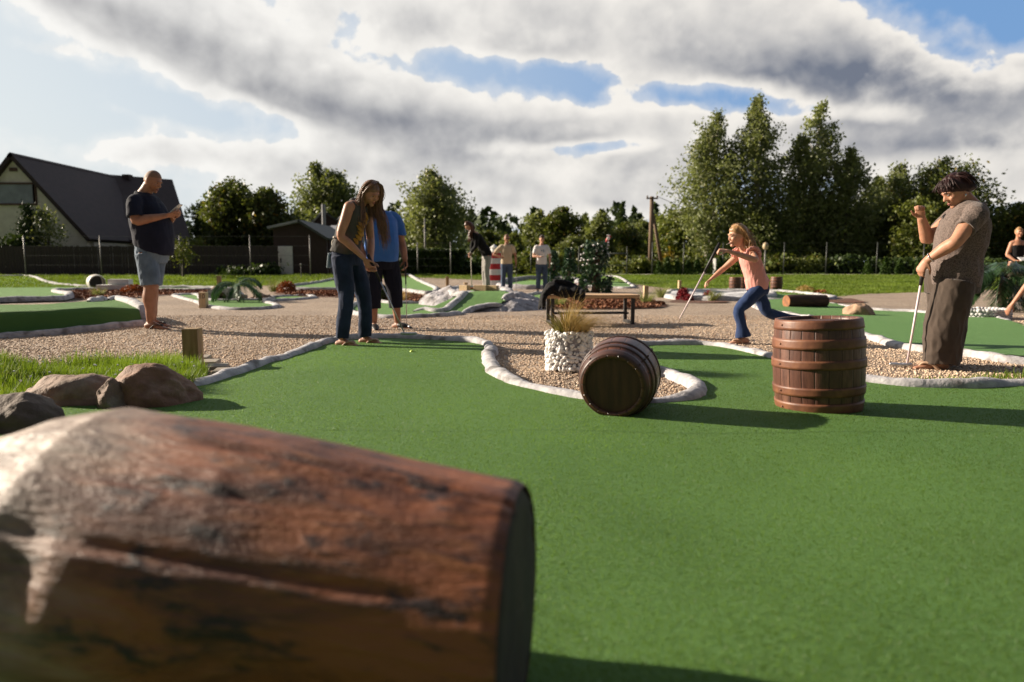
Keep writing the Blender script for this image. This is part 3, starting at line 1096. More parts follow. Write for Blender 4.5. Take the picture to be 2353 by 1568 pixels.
# ---- boulders
def rock(label, c, r, rz, seed, mat, flatb=.35, sharp=1.0, group=None):
    bm = bmesh.new()
    bmesh.ops.create_icosphere(bm, subdivisions=5, radius=1)
    rr_ = random.Random(seed)
    planes = [(Vector((rr_.uniform(-1, 1), rr_.uniform(-1, 1), rr_.uniform(-.3, 1))).normalized(), rr_.uniform(.68, .93)) for _ in range(13)]
    for v in bm.verts:
        n = v.co.normalized()
        p = n.copy()
        for pn, pd in planes:
            d = p.dot(pn)
            if d > pd:
                p -= pn * (d - pd) * .88 * sharp
        p += n * (.13 * noise.noise(n * 1.6 + V(seed, 0, 0)) + .05 * noise.noise(n * 4.2 + V(seed, 3, 0)) + .018 * noise.noise(n * 12 + V(seed, 3, 0)))
        v.co = V(p.x * r[0], p.y * r[1], max(p.z, -flatb) * r[2])
    me = bpy.data.meshes.new('rock')
    bm.to_mesh(me); bm.free()
    o = link('rock', me, mat, smooth=True)
    zmin = min(v.co.z for v in me.vertices)
    o.location = (c[0], c[1], c[2] - zmin - .01)
    o.rotation_euler = (0, 0, rz)
    tag(o, label, 'rock', group)
    return o


M['rock_br'] = pm('brown_boulder', (.23, .118, .07), (.155, .075, .046), 5, .75, .7, .02, 24, c3=(.27, .17, .115), s3=6)
M['rock_gr'] = pm('grey_brown_boulder', (.24, .155, .11), (.16, .10, .07), 6, .8, .7, .02, 24, c3=(.28, .22, .17), s3=5)
M['rock_dk'] = pm('dark_boulder', (.12, .083, .06), (.085, .058, .043), 6, .8, .7, .02, 24)
q = S(352, 1000)
rock('big brown angular boulder on the edge of the front green below the wooden post', (q.x, q.y + .12, 0), (.255, .2, .195), .1, 5, M['rock_br'], sharp=.75)
q = S(150, 1000)
rock('long grey brown boulder lying in the grass left of the big brown boulder', (q.x, q.y + .12, 0), (.34, .2, .16), -.05, 12, M['rock_gr'], sharp=.6)
q = S(262, 1008)
rock('small grey stone wedged between the two bigger boulders', (q.x, q.y + .05, 0), (.085, .09, .14), .3, 31, M['rock_gr'])
q = S(15, 1062)
rock('dark boulder at the left picture edge in front of the grass', (q.x, q.y + .12, 0), (.19, .2, .15), .6, 8, M['rock_dk'], sharp=.6)
q = S(2102, 775)
rock('tan flat topped rock lying on the right green behind the upright barrel', (q.x, q.y + .1, .01), (.26, .2, .17), .0, 17, pm('tan_rock', (.40, .26, .17), (.32, .2, .13), 7, .8, .5, .01, 30))
M['whiterock'] = pm('white_stone', (.66, .65, .64), (.5, .49, .49), 9, .8, .5, .01, 30)
q = S(1975, 790)
rock('whitewashed stone on the kerb behind the barrel, left one of two', (q.x, q.y, 0), (.13, .12, .10), .3, 21, M['whiterock'], group='whitewashed kerb stones')
q = S(2052, 795)
rock('whitewashed stone on the kerb behind the barrel below the tan rock', (q.x, q.y, 0), (.15, .12, .09), .9, 23, M['whiterock'], group='whitewashed kerb stones')

# ---- shorter log on the right green
q = S(1972, 755)
lr = thing('log', 'short dark brown log lying on the right green with a bright cut end', 'log', (q.x, q.y + .1, .015), R(14))
mb = MB()
nA2 = 40
pts_ = [(-.42, .0, .125), (-.30, 0, .125), (-.1, 0, .128), (.15, 0, .126), (.42, 0, .122)]
mb.tube(pts_, [.118, .126, .124, .122, .118], 40, sub=5, cap=False)
mb.v = [tuple(Vector(p) + V(0, 1, 1) * (.006 * noise.noise(Vector(p) * 9))) for p in mb.v]
mb.build('bark', pm('dark_bark', (.085, .036, .024), (.05, .022, .016), 22, .75, .7, .01, 60, stretch=(.2, 1, 1)), lr, smooth=True)
for sx, rr0 in ((-.42, .118), (.42, .118)):
    mb = MB()
    mb.tube([(sx, 0, .1245), (sx + math.copysign(.004, sx), 0, .1245)], [rr0 - .001, rr0 - .004], 40)
    mb.build('cut_end', pm('fresh_end_grain', (.36, .14, .05), (.2, .085, .04), 12, .8, .3), lr)

# ---- wooden posts
def wood(name, c1, c2, st=(1, 1, .1)):
    return pm(name, c1, c2, 24, .7, .35, .004, 70, stretch=st)


M['pine'] = wood('pine_post_wood', (.36, .24, .115), (.25, .155, .07))
M['pine_l'] = wood('pale_pine_wood', (.62, .45, .26), (.52, .36, .2))
M['pine_h'] = wood('pale_pine_plank', (.66, .43, .24), (.56, .35, .185), (.1, 1, 1))


def post(label, px, py, pt, w, mat=None, group='wooden posts on the course', rz=.15, txt=None):
    q = S(px, py)
    h = (py - pt) / 1736 * q.y * 1.0
    t = thing('wooden_post', label, 'post', (q.x, q.y + w / 2, 0), rz, group)
    mb = MB(); mb.box((0, 0, h / 2 - .03), (w, w, h + .06), bev=w * .05)
    mb.build('post', mat or M['pine'], t)
    if txt:
        tm = bpy.data.curves.new('number', 'FONT')
        tm.body = txt; tm.size = w * .9; tm.extrude = .002; tm.align_x = 'CENTER'; tm.align_y = 'CENTER'
        to = bpy.data.objects.new('number_tmp', tm); COL.objects.link(to)
        me = bpy.data.meshes.new_from_object(to.evaluated_get(bpy.context.evaluated_depsgraph_get()))
        bpy.data.objects.remove(to)
        no = link('number', me, M['blackmetal'], t)
        no.location = (0, -w / 2 - .001, h * .74)
        no.rotation_euler = (pi / 2, 0, 0)
    return t


post('square wooden post at the corner of the grass left of the front green', 465, 902, 802, .122, rz=.08)
post('wooden number post marked ten beside the tunnel hole', 494, 753, 714, .135, M['pine_l'], txt='10', rz=.0)
post('pale wooden post on the gravel right of the bench', 1577, 736, 698, .10, M['pine_l'])
post('thin wooden post at the lawn edge above the red flowers', 1660, 706, 685, .10, M['pine_l'])
post('wooden post on the lawn edge left of the dark haired girl', 1092, 700, 676, .12)
post('broad wooden post on the far green beyond the man in blue', 979, 690, 669, .30, rz=0)
post('short wooden post standing behind the plank gate on the ramp', 1137, 707, 690, .12, M['pine_l'])
post('thin wooden post behind the stone pile of the tunnel', 534, 706, 674, .13)

# ---- plank gate on top of the ramp
tg = thing('timber_barrier', 'pale timber beams with a gap set across the top of the green ramp', 'barrier', sat(1165, 712, 14.1))
tg.location.z = .0
for a, b, w in (((1126, 709), (1143, 713), .13), ((1160, 707), (1188, 712), .13), ((1190, 711), (1214, 709), .12)):
    p0, p1 = sat(*a, 14.15), sat(*b, 14.05)
    mb = MB(); c = (p0 + p1) / 2
    mb.box((c.x, c.y, .355), ((p1 - p0).length + .02, .11, w), atan2(p1.y - p0.y, p1.x - p0.x), bev=.006)
    mb.build('beam', M['pine_l'], tg, world=True)
mb = MB(); c = sat(1152, 711, 14.3); mb.box((c.x, c.y, .35), (.22, .09, .05), bev=.004); mb.build('cross_bar', M['hoop'], tg, world=True)

# ---- bench
bx = V(1.09, 9.95, 0)
bench = thing('bench', 'low bench with a pale wooden top and black square steel frame on the gravel', 'bench', bx, R(6))
for yy in (-.125, .125):
    mb = MB(); mb.box((0, yy, .388), (1.29, .235, .045), bev=.006); mb.build('seat_plank', M['pine_h'], bench)
for sx in (-.56, .56):
    for yy in (-.2, .2):
        mb = MB(); mb.box((sx, yy, .1825), (.045, .045, .365), bev=.003); mb.build('leg', M['blackmetal'], bench)
    mb = MB(); mb.box((sx, 0, .0225), (.04, .355, .045), bev=.003); mb.build('foot_bar', M['blackmetal'], bench)
for yy in (-.07, .07):
    mb = MB(); mb.box((0, yy, .15), (1.075, .025, .025)); mb.build('stretcher', M['blackmetal'], bench)

# ---- pebble planter with its plants
pq = S(1393, 912)
pl = thing('planter', 'round white pebble planter standing on the gravel behind the lying barrel', 'planter', (pq.x, pq.y + .17, 0))
mb = MB(); mb.lathe([(.001, .02), (.158, .02), (.158, .285), (.13, .285), (.13, .24), (.001, .24)], 28)
mb.build('core', M['mound'], pl)
mb = MB()
r5 = random.Random(3)
spots = []
while len(spots) < 330:
    a, z = r5.uniform(0, 2 * pi), r5.uniform(.012, .30)
    if all(((a - b + pi) % (2 * pi) - pi) ** 2 * .03 + (z - c) ** 2 > .0205 ** 2 for b, c, _ in spots):
        spots.append((a, z, 0))
    elif r5.random() < .02:
        spots.append((a, z, 1))
for a, z, k in spots:
    rr0 = .17 + r5.uniform(-.008, .006) + .008 * k
    s = r5.choice((.012, .014, .016, .019, .021)) * r5.uniform(.9, 1.15)
    mb.ell((cos(a) * rr0, sin(a) * rr0, z), (s * r5.uniform(.9, 1.5), s * r5.uniform(.9, 1.3), s * r5.uniform(.6, 1.0)),
           Matrix.Rotation(r5.uniform(0, 6), 3, Vector((r5.uniform(-1, 1), r5.uniform(-1, 1), r5.uniform(-1, 1))).normalized()), 9, 6,
           lambda n, p: p * (1 + .12 * noise.noise(n * 2 + V(a * 9, z * 50, 0))))
for i in range(60):
    a, rr0 = r5.uniform(0, 2 * pi), r5.uniform(.11, .17)
    s = r5.uniform(.013, .022)
    mb.ell((cos(a) * rr0, sin(a) * rr0, .30 + r5.uniform(-.008, .008)), (s, s * 1.1, s * .85), Matrix.Rotation(r5.uniform(0, 6), 3, 'Z'), 8, 6)
mb.build('pebble_wall', pm('white_pebbles', (.88, .86, .84), (.78, .76, .73), 30, .6), pl, smooth=True)

# ---- golf ball and cups
q = S(1006, 868)
mb = MB(); mb.ell((q.x, q.y, .0215 + .008), (.0215, .0215, .0215), nu=20, nv=12)
tag(mb.build('golf_ball', M['ball'], smooth=True), 'yellow green golf ball resting on the front green near the woman', 'golf ball')
for px, py, lab in ((1685, 878, 'white rimmed hole cup in the right arm of the front green'), (966, 843, 'small hole cup in the green in front of the woman with the putter')):
    q = S(px, py)
    mb = MB(); mb.lathe([(.058, .010), (.062, .0135), (.055, .0135), (.054, .0115), (.001, .0105)], 28, (q.x, q.y, 0))
    tag(mb.build('hole_cup', M['white'], smooth=True), lab, 'golf hole')

# ---- red and white little lighthouse
q = S(1206, 702)
lh = thing('lighthouse', 'small red and white striped lighthouse behind the two players', 'lighthouse', (q.x, q.y + .4, 0))
hts = [0, .25, .45, .66, .86, 1.06, 1.26]
for i in range(6):
    r0, r1 = .44 - .19 * hts[i] / 1.26, .44 - .19 * hts[i + 1] / 1.26
    mb = MB(); mb.lathe([(r0, hts[i]), (r1, hts[i + 1])], 32, cap=True)
    mb.build('tower_band', M['white'] if i % 2 == 0 else M['red'], lh, smooth=False)
mb = MB(); mb.lathe([(.27, 1.262), (.27, 1.30), (.13, 1.30), (.13, 1.45), (.17, 1.45), (.001, 1.58)], 24)
mb.build('lantern', M['white'], lh)

# ---- tunnel with stones
tq = S(541, 733)
tn = thing('tunnel', 'white half round tunnel under a pile of stones on the hole ten green', 'tunnel', (tq.x, tq.y + .05, 0))
mb = MB()
for i in range(17):
    pass
prof = [(cos(a) * .44, sin(a) * .30) for a in np.linspace(0, pi, 21)]
prin = [(cos(a) * .13, sin(a) * .19) for a in np.linspace(0, pi, 21)]
vs = []
for y_ in (-.05, .30):
    vs += [(x, y_, z) for x, z in prof] + [(x, y_, z) for x, z in prin]
fs = []
for i in range(20):
    fs += [(i, i + 1, 21 + i + 1, 21 + i), (42 + i, 63 + i, 64 + i, 43 + i), (i, 42 + i, 43 + i, i + 1), (21 + i, 22 + i, 64 + i, 63 + i)]
mb.add(vs, fs)
mb.build('arch', M['kerb'], tn, smooth=False, fix=True)
mb = MB(); mb.add([(-.14, .29, 0), (.14, .29, 0), (.14, .29, .2), (-.14, .29, .2)], [(0, 1, 2, 3)])
mb.build('tunnel_back', M['blackmetal'], tn)
r6 = random.Random(4)
for i, (px, py, s) in enumerate(((512, 728, .16), (520, 716, .15), (534, 712, .14), (548, 712, .13), (558, 717, .12), (528, 702, .13), (540, 696, .09), (523, 722, .12), (636, 731, .16), (652, 732, .12), (620, 735, .1), (590, 733, .13))):
    p = sat(px, py, tq.y + .32 if i < 8 else tq.y + .1)
    rk = rock(None, (p.x, p.y, max(0, p.z - s * .8)), (s * 1.15, s, s * .75), r6.uniform(0, 3), 40 + i, M['rock_gr'], flatb=.6)
    tag(rk, 'grey brown stone piled over the little tunnel' if i < 8 else 'grey stone at the edge of the hole ten green below the fern', 'stone', 'stones piled on the tunnel' if i < 8 else 'stones below the fern')

# ---------------------------------------------------------------- people
def solid(name, mb, mat, parent, voxel=.007, smooth=4, wr=0.0, wsc=7, wst=(1, 1, .45), seed=0.0, lap=.5):
    me = mb.mesh(name)
    tmp = bpy.data.objects.new('tmp', me)
    ts = bpy.data.scenes.new('tmp_scene')        # a small scene of its own evaluates quickly
    ts.collection.objects.link(tmp)
    md = tmp.modifiers.new('r', 'REMESH'); md.mode = 'VOXEL'; md.voxel_size = voxel
    if smooth:
        sm = tmp.modifiers.new('s', 'SMOOTH'); sm.factor = lap; sm.iterations = smooth
    with bpy.context.temp_override(scene=ts, view_layer=ts.view_layers[0]):
        dg = bpy.context.evaluated_depsgraph_get()
        nm = bpy.data.meshes.new_from_object(tmp.evaluated_get(dg))
    bpy.data.scenes.remove(ts)
    bpy.data.objects.remove(tmp)
    bpy.data.meshes.remove(me)
    nm.name = name
    if wr:
        nrm = np.zeros(len(nm.vertices) * 3, np.float32)
        nm.vertices.foreach_get('normal', nrm)
        nrm = nrm.reshape(-1, 3)
        co = np.zeros(len(nm.vertices) * 3, np.float32)
        nm.vertices.foreach_get('co', co)
        co = co.reshape(-1, 3)
        dd = np.zeros(len(co), np.float32)
        for i, p in enumerate(co.tolist()):
            p = Vector(p)
            q = V(p.x * wsc * wst[0] + seed, p.y * wsc * wst[1], p.z * wsc * wst[2])
            d = noise.noise(q) + .8 * (abs(noise.noise(q * 2.1 + V(4, 0, 0))) - .25) * -1.2
            dd[i] = wr * d
        co += nrm * dd[:, None]
        nm.vertices.foreach_set('co', co.ravel())
        nm.update()
    o = link(name, nm, mat, parent, True)
    return o


def hmat(yaw, pitch, roll=0):
    return Matrix.Rotation(yaw, 3, 'Z') @ Matrix.Rotation(pitch, 3, 'Y') @ Matrix.Rotation(roll, 3, 'X')


class Person:
    def __init__(self, label, loc, heading, group=None, voxel=.0075):
        self.root = thing('person', label, 'person', loc, heading, group)
        self.B = MB()
        self.vx = voxel

    def torso(self, rings, mb=None, grow=0.0, lat=(0, 1, 0), ex=2.3):
        mb = mb or self.B
        k = len(rings)
        ctr = [V(r[0], r[4] if len(r) > 4 else 0, r[1]) for r in rings]
        out = []
        # refine
        pts, rad = smooth_path(ctr, [(r[2] + grow, r[3] + grow) for r in rings], 3)
        for i, c in enumerate(pts):
            t = (pts[min(i + 1, len(pts) - 1)] - pts[max(i - 1, 0)]).normalized()
            u = Vector(lat)
            u = (u - t * u.dot(t)).normalized()
            out.append((c, u.cross(t), u, rad[i][0], rad[i][1]))
        mb.rings(out, 28, ex=ex)

    def limb(self, pts, rad, mb=None, n=14, sub=4, ref=None):
        (mb or self.B).tube(pts, rad, n, sub, ref, rnd_cap=True)

    def arm(self, sh, el, wr, rs=.052, re=.042, rw=.028):
        sh, el, wr = map(Vector, (sh, el, wr))
        m1, m2 = sh.lerp(el, .45), el.lerp(wr, .32)
        self.limb([sh, m1, el, m2, wr], [rs * 1.05, rs, re, re * 1.02, (rw * .82, rw * 1.1)])

    def leg(self, hip, kn, an, rh=.088, rk=.056, rc=.058, ra=.036):
        hip, kn, an = map(Vector, (hip, kn, an))
        back = V(-.012, 0, 0)
        self.limb([hip, hip.lerp(kn, .5), kn, kn.lerp(an, .33) + back, kn.lerp(an, .7), an], [rh, (rh + rk) / 2, rk, rc, (rc + ra) / 2 * .92, ra])

    def foot(self, an, fdir, tilt=0.0, s=1.0):
        an = Vector(an)
        f = Vector((cos(fdir) * cos(tilt), sin(fdir) * cos(tilt), sin(tilt)))
        up = (V(0, 0, 1) - f * f.z).normalized()
        b = an - up * (.055 * s)
        self.limb([b - f * .045 * s, b + f * .03 * s + up * .012 * s, b + f * .11 * s - up * .006 * s, b + f * .175 * s - up * .012 * s],
                  [(.034 * s, .03 * s), (.042 * s, .034 * s), (.026 * s, .043 * s), (.015 * s, .036 * s)], ref=up)
        for i in range(5):
            y = (i - 2) * .0155 * s
            sd = f.cross(up) * y
            e = b + f * (.185 - abs(i - 1) * .008) * s + sd - up * .016 * s
            self.limb([e - f * .02 * s, e + f * .016 * s], [.0095 * s, .0085 * s], n=8, sub=1)
        return b, f, up

    def hand(self, wr, d, palm, curl=.7, side=1, s=1.0, spread=.06, thumb=.6):
        """palm box, four fingers of three bones each, a thumb from the side of the palm"""
        wr, d, palm = Vector(wr), Vector(d).normalized(), Vector(palm)
        palm = (palm - d * palm.dot(d)).normalized()
        lat = d.cross(palm) * side          # towards the thumb
        B = self.B
        self.limb([wr - d * .02 * s, wr + d * .03 * s, wr + d * .085 * s], [(.019 * s, .024 * s), (.016 * s, .036 * s), (.012 * s, .039 * s)], ref=palm, n=12, sub=3)
        ln = (.92, 1.04, 1.0, .78)
        for i in range(4):
            off = (.0295 - i * .0195) * s
            p = wr + d * (.088 - .006 * abs(i - 1.3)) * s + lat * off
            a = curl * (.75 + .12 * i)
            fd = (d + lat * spread * (1.5 - i)).normalized()
            pts = [p - d * .012 * s, p]
            ang = 0
            for sl, ca in ((.043, .75), (.027, 1.0), (.021, .7)):
                ang += a * ca
                p = p + (fd * cos(ang) + palm * sin(ang)) * (sl * ln[i] * s)
                pts.append(p)
            self.limb(pts, [.0095 * s, .0095 * s, .0088 * s, .008 * s, .0068 * s], n=8, sub=2)
        p = wr + d * .022 * s + lat * .024 * s + palm * .004 * s
        t1 = (lat * .75 + d * .75 + palm * thumb * .5).normalized()
        t2 = (lat * .25 + d * .8 + palm * thumb).normalized()
        self.limb([p, p + t1 * .038 * s, p + t1 * .038 * s + t2 * .03 * s, p + t1 * .038 * s + t2 * .052 * s], [.0135 * s, .0115 * s, .010 * s, .008 * s], n=8, sub=2)

    def head(self, c, yaw, pitch, s=1.0, roll=0, neck=None, nr=.055, child=False, fat=0.0, lipc=None, features=True):
        self.hc, self.hm, self.hs = Vector(c), hmat(yaw, pitch, roll), s
        mt = self.hm

        def fn(n, p):
            a, b, cz = n
            y, x, z = p.y, p.x, p.z
            if cz < 0:
                y *= 1 - (.26 - fat) * (-cz) ** 1.6
                if a < 0:
                    x *= 1 - .42 * (-cz)
                else:
                    x *= 1 - .06 * (-cz)
            if a < 0 and cz > -.2:
                x *= 1.09
            if a > .5:
                x *= 1 - .05 * (a - .5)
            return V(x, y, z) * s
        B = self.B
        B.ell(c, (.095, .077 + fat * .04, .119), mt, 28, 20, fn)
        L = lambda x, y, z: self.hc + mt @ (V(x, y, z) * s)
        self.L = L
        ns = .8 if child else 1.0
        self.limb([L(.084, 0, .022), L(.098, 0, -.004), L(.110 - .008 * child, 0, -.026)], [.009 * s, .0105 * s * ns, .0125 * s * ns], n=10, sub=2)
        for sy in (-1, 1):
            B.ell(L(.096, .0105 * sy * ns, -.030), (.011 * s, .0085 * s, .008 * s), mt, 8, 6)
            B.ell(L(.066, .04 * sy, -.028), (.026 * s, .022 * s, .022 * s), mt, 10, 8)
            B.ell(L(-.012, .074 * sy, -.010), (.019 * s, .009 * s, .031 * s), mt @ Matrix.Rotation(-.25, 3, 'Y'), 10, 8)
        self.limb([L(.076, -.048, .018), L(.091, -.02, .026), L(.091, .02, .026), L(.076, .048, .018)], [.008 * s, .0105 * s, .0105 * s, .008 * s], n=8, sub=2)
        B.ell(L(.083, 0, -.060), (.014 * s, .024 * s, .017 * s), mt, 12, 8)
        B.ell(L(.073, 0, -.098), (.022 * s, .026 * s, .019 * s), mt, 12, 8)
        if neck is not None:
            n0, n1 = Vector(neck), L(-.022, 0, -.055)
            self.limb([n0, n0.lerp(n1, .5), n1], [nr * 1.12 * s, nr * s, nr * .98 * s])
        if features:
            for sy in (-1, 1):
                m = MB(); m.ell(L(.0815, .031 * sy, .006), (.009 * s, .0135 * s, .0062 * s), mt, 10, 8)
                eo = m.build('eye', M['eyewhite'], self.root, smooth=True)
                m = MB(); m.ell(L(.0875, .031 * sy, .006), (.004 * s, .0072 * s, .0066 * s), mt, 10, 8)
                m.build('iris', M['eye'], eo, smooth=True)
            m = MB()
            m.tube([L(.092, -.021, -.064), L(.0975, -.008, -.0605), L(.098, 0, -.062), L(.0975, .008, -.0605), L(.092, .021, -.064)], [.002 * s, .0048 * s, .0045 * s, .0048 * s, .002 * s], 8, 2)
            m.tube([L(.091, -.018, -.068), L(.096, 0, -.0705), L(.091, .018, -.068)], [.002 * s, .0055 * s, .002 * s], 8, 3)
            m.build('mouth', lipc or M['lip'], self.root, smooth=True)

    def brows(self, mat):
        L, s = self.L, self.hs
        for sy in (-1, 1):
            m = MB(); m.tube([L(.086, .046 * sy, .022), L(.0965, .033 * sy, .030), L(.0985, .014 * sy, .026)], [.002 * s, .004 * s, .0035 * s], 6, 3)
            m.build('eyebrow', mat, self.root, smooth=True)

    def cap(self, mb, grow=1.08, line=(-.05, .55), puff=0.0, seed=0.0, curls=0.0, fr=1.0):
        """hair shell: outside the skull above the hairline, inside it below"""
        s, mt = self.hs, self.hm

        def fn(n, p):
            lim = line[0] + line[1] * n.x
            k = float(ss(lim - .08, lim + .26, n.z))
            g = .86 + (grow - max(0, n.x) * (grow - 1.025) * fr - .86) * k
            x, y, z = p
            if n.x < 0:
                x *= 1.09
            q = V(x, y, z) * (s * g)
            if puff:
                q += n * (puff * k * (max(0, -n.x) * .8 + .3))
            if curls:
                q += n * (curls * k * (noise.noise(n * 5 + V(seed, 0, 0)) + .6 * noise.noise(n * 11 + V(seed, 5, 0))))
            return q
        mb.ell(self.hc, (.097, .079, .120), mt, 40, 30, fn)

    def body(self, mat, smooth=4):
        o = solid('body', self.B, mat, self.root, self.vx, smooth)
        return o


def sole(P_, an_b, f, up, s, mat, name='flip_flop', th=.011, strap=None):
    b = an_b
    m = MB()
    m.tube([b - f * .075 * s - up * .036 * s, b - f * .03 * s - up * .037 * s, b + f * .06 * s - up * .038 * s, b + f * .13 * s - up * .038 * s, b + f * .205 * s - up * .034 * s],
           [(th, .03 * s), (th, .04 * s), (th, .043 * s), (th, .05 * s), (th, .03 * s)], 16, 4, up, rnd_cap=True)
    o = m.build(name, mat, P_.root, smooth=True)
    if strap:
        sd = f.cross(up)
        m = MB()
        for sg in (-1, 1):
            m.tube([b + f * .02 * s + sd * (.045 * sg * s) - up * .028 * s, b + f * .07 * s + sd * (.04 * sg * s) + up * .018 * s, b + f * .12 * s + sd * (.012 * sg * s) + up * .022 * s, b + f * .150 * s - up * .012 * s],
                   [(strap * .5, strap)] * 3 + [(strap * .4, strap * .5)], 8, 4)
        m.build('strap', mat, o, smooth=True)
    return o


def putter(label, top, tip, grip_len, shaft_mat, rad=.0075, blade=True, bdir=(1, 0, 0), group='putters held by the players', bmat=None):
    top, tip = Vector(top), Vector(tip)
    t = thing('putter', label, 'putter', tip, 0, group)
    d = (tip - top).normalized()
    m = MB(); m.tube([top, top + d * grip_len * .5, top + d * grip_len], [rad * 1.9, rad * 1.7, rad * 1.35], 10)
    m.build('grip', M['rubber'], t, world=True, smooth=True)
    m = MB(); m.tube([top + d * (grip_len - .02), tip], [rad, rad * .85], 10)
    m.build('shaft', shaft_mat, t, world=True, smooth=True)
    if blade:
        bd = Vector(bdir).normalized()
        m = MB()
        c = tip + bd * .045
        m.tube([tip - bd * .03 + V(0, 0, .004), tip + bd * .05, tip + bd * .115 + V(0, 0, .002)], [(.014, .016), (.0155, .020), (.012, .013)], 12, 3, (0, 0, 1), rnd_cap=True)
        m.build('putter_head', bmat or M['metal'], t, world=True, smooth=True)
    return t


def strands(mb, roots, n, r=.006, seed=1, wob=.02, sub=4, spread=.01):
    """roots: list of guide polylines; n strands around each"""
    r9 = random.Random(seed)
    for g in roots:
        g = [Vector(p) for p in g]
        for _ in range(n):
            o = V(r9.gauss(0, spread), r9.gauss(0, spread), r9.gauss(0, spread * .6))
            k = len(g)
            lf = r9.uniform(.78, 1.08)
            pts = []
            for i, p in enumerate(g):
                w = i / (k - 1)
                q = p if i == 0 else g[0].lerp(p, 1.0)
                pts.append(q + o * (.5 + 1.1 * w) + V(r9.gauss(0, wob), r9.gauss(0, wob), 0) * w * w + (p - g[i - 1]) * (lf - 1) * (i == k - 1) * (1 if i else 0))
            rr_ = r * r9.uniform(.6, 1.2)
            mb.tube(pts, [rr_] + [rr_ * 1.1] * (k - 2) + [rr_ * .2], 5, sub)


def trousers(P_, hipr, legs, mat, name='trousers', wr=.006, voxel=None, belt=None, seed=0.0):
    """hipr: torso rings; legs: list of (pts, radii) tubes"""
    m = MB()
    P_.torso(hipr, m)
    for pts, rad in legs:
        m.tube(pts, rad, 18, 4)
    return solid(name, m, mat, P_.root, voxel or P_.vx, 3, wr, 9, (1, 1, .5), seed)


# ---- man in the navy tee with a phone
A = Person('man in navy tee and denim shorts looking down at his phone by the left green', (-4.435, 8.80, .052), R(-4))
TA = [(-.01, .945, .205, .215), (.0, 1.0, .212, .222), (-.01, 1.14, .222, .235), (-.04, 1.29, .218, .238), (-.075, 1.42, .195, .228), (-.105, 1.54, .145, .195), (-.12, 1.615, .095, .12), (-.115, 1.665, .07, .085)]
A.torso([(a, b, c - .03, d - .03) for a, b, c, d in TA])
for sy in (-1, 1):
    A.limb([(-.10, sy * .15, 1.53), (-.10, sy * .215, 1.51)], [.078, .073], sub=1)
A.arm((-.10, -.225, 1.50), (-.045, -.295, 1.285), (.205, -.115, 1.365), .066, .054, .036)
A.arm((-.10, .225, 1.50), (-.03, .30, 1.28), (.205, .06, 1.355), .066, .054, .036)
A.hand((.215, -.11, 1.367), (.85, .35, .25), (.1, .55, .7), .55, -1, 1.08)
A.hand((.215, .055, 1.357), (.85, -.35, .2), (.1, -.55, .7), .55, 1, 1.08)
A.leg((-.04, -.1, .88), (.02, -.11, .50), (.015, -.12, .10), .115, .082, .083, .047)
A.leg((-.04, .1, .88), (-.10, .11, .50), (-.10, .12, .10), .115, .082, .083, .047)
A.head((-.008, 0, 1.782), R(-10), R(22), 1.07, neck=(-.118, 0, 1.62), nr=.068, fat=.10)
A.brows(M['stubble'])
m = MB(); A.cap(m, 1.012, (.0, .50)); m.build('hair', M['stubble'], A.root, smooth=True)
f1 = A.foot((.02, -.12, .085), R(-8), 0, 1.16)
f2 = A.foot((-.10, .12, .085), R(4), 0, 1.16)
A.body(M['skin_tan'])
sole(A, *f1, 1.2, M['rubber'], strap=.012)
sole(A, *f2, 1.2, M['rubber'], strap=.012)
m = MB(); A.torso(TA[:-1] + [(-.12, 1.645, .08, .10)], m, .006)
for sy in (-1, 1):
    m.tube([(-.10, sy * .13, 1.53), (-.10, sy * .22, 1.50), (-.07, sy * .275, 1.385), (-.058, sy * .287, 1.335)], [.088, .092, .09, .094], 18, 3)
solid('shirt', m, M['navy'], A.root, .009, 4, .009, 6, (1, 1, .7), 1.0)
trousers(A, [(-.03, .80, .15, .185), (-.025, .90, .185, .205), (-.01, .97, .198, .21), (-.01, 1.04, .19, .2)],
         [([(-.04, -.1, .9), (-.005, -.105, .7), (.018, -.11, .525)], [.13, .122, .112]), ([(-.04, .1, .9), (-.07, .105, .7), (-.095, .11, .525)], [.13, .122, .112])], M['denim_l'], 'shorts', .007)
# phone
ph = MB()
pr = Matrix.Rotation(R(-4), 3, 'Z') @ Matrix.Rotation(R(-38), 3, 'Y')
ph.box((0, 0, 0), (.165, .080, .012), pr, bev=.003)
po = thing('phone', 'mobile phone held in both hands by the man in navy', 'phone', A.root.matrix_basis @ V(.365, -.03, 1.445))
ph.build('phone_body', M['white'], po)
ph = MB(); ph.box(pr @ V(0, 0, .0066), (.150, .068, .001), pr); ph.build('screen', pm('screen_glass', (.35, .42, .46), None, 3, .12), po)

A.root.rotation_euler = (0, R(2.6), R(-4))

# ---- woman with the long brown hair, putting
B_ = Person('woman with long brown hair in sleeveless grey top bending over her putt', (-1.635, 7.22, .0), R(-18))
B_.root.rotation_euler = (0, R(1.2), R(-18))
TB = [(-.06, .84, .12, .175), (-.065, .94, .122, .175), (-.04, 1.07, .105, .147), (.005, 1.21, .115, .152), (.055, 1.33, .115, .160), (.09, 1.41, .085, .135), (.125, 1.465, .05, .06)]
B_.torso([(a, b, c - .022, d - .022) for a, b, c, d in TB])
for sy in (-1, 1):
    B_.limb([(.075, sy * .1, 1.40), (.08, sy * .165, 1.385)], [.055, .052], sub=1)
B_.arm((.08, -.175, 1.385), (.015, -.225, 1.105), (.185, -.085, .895), .05, .041, .027)
B_.arm((.085, .17, 1.385), (.11, .19, 1.09), (.215, .01, .86), .048, .04, .027)
B_.hand((.19, -.08, .89), (.35, .25, -.9), (.3, .8, .3), .95, 1, .95)
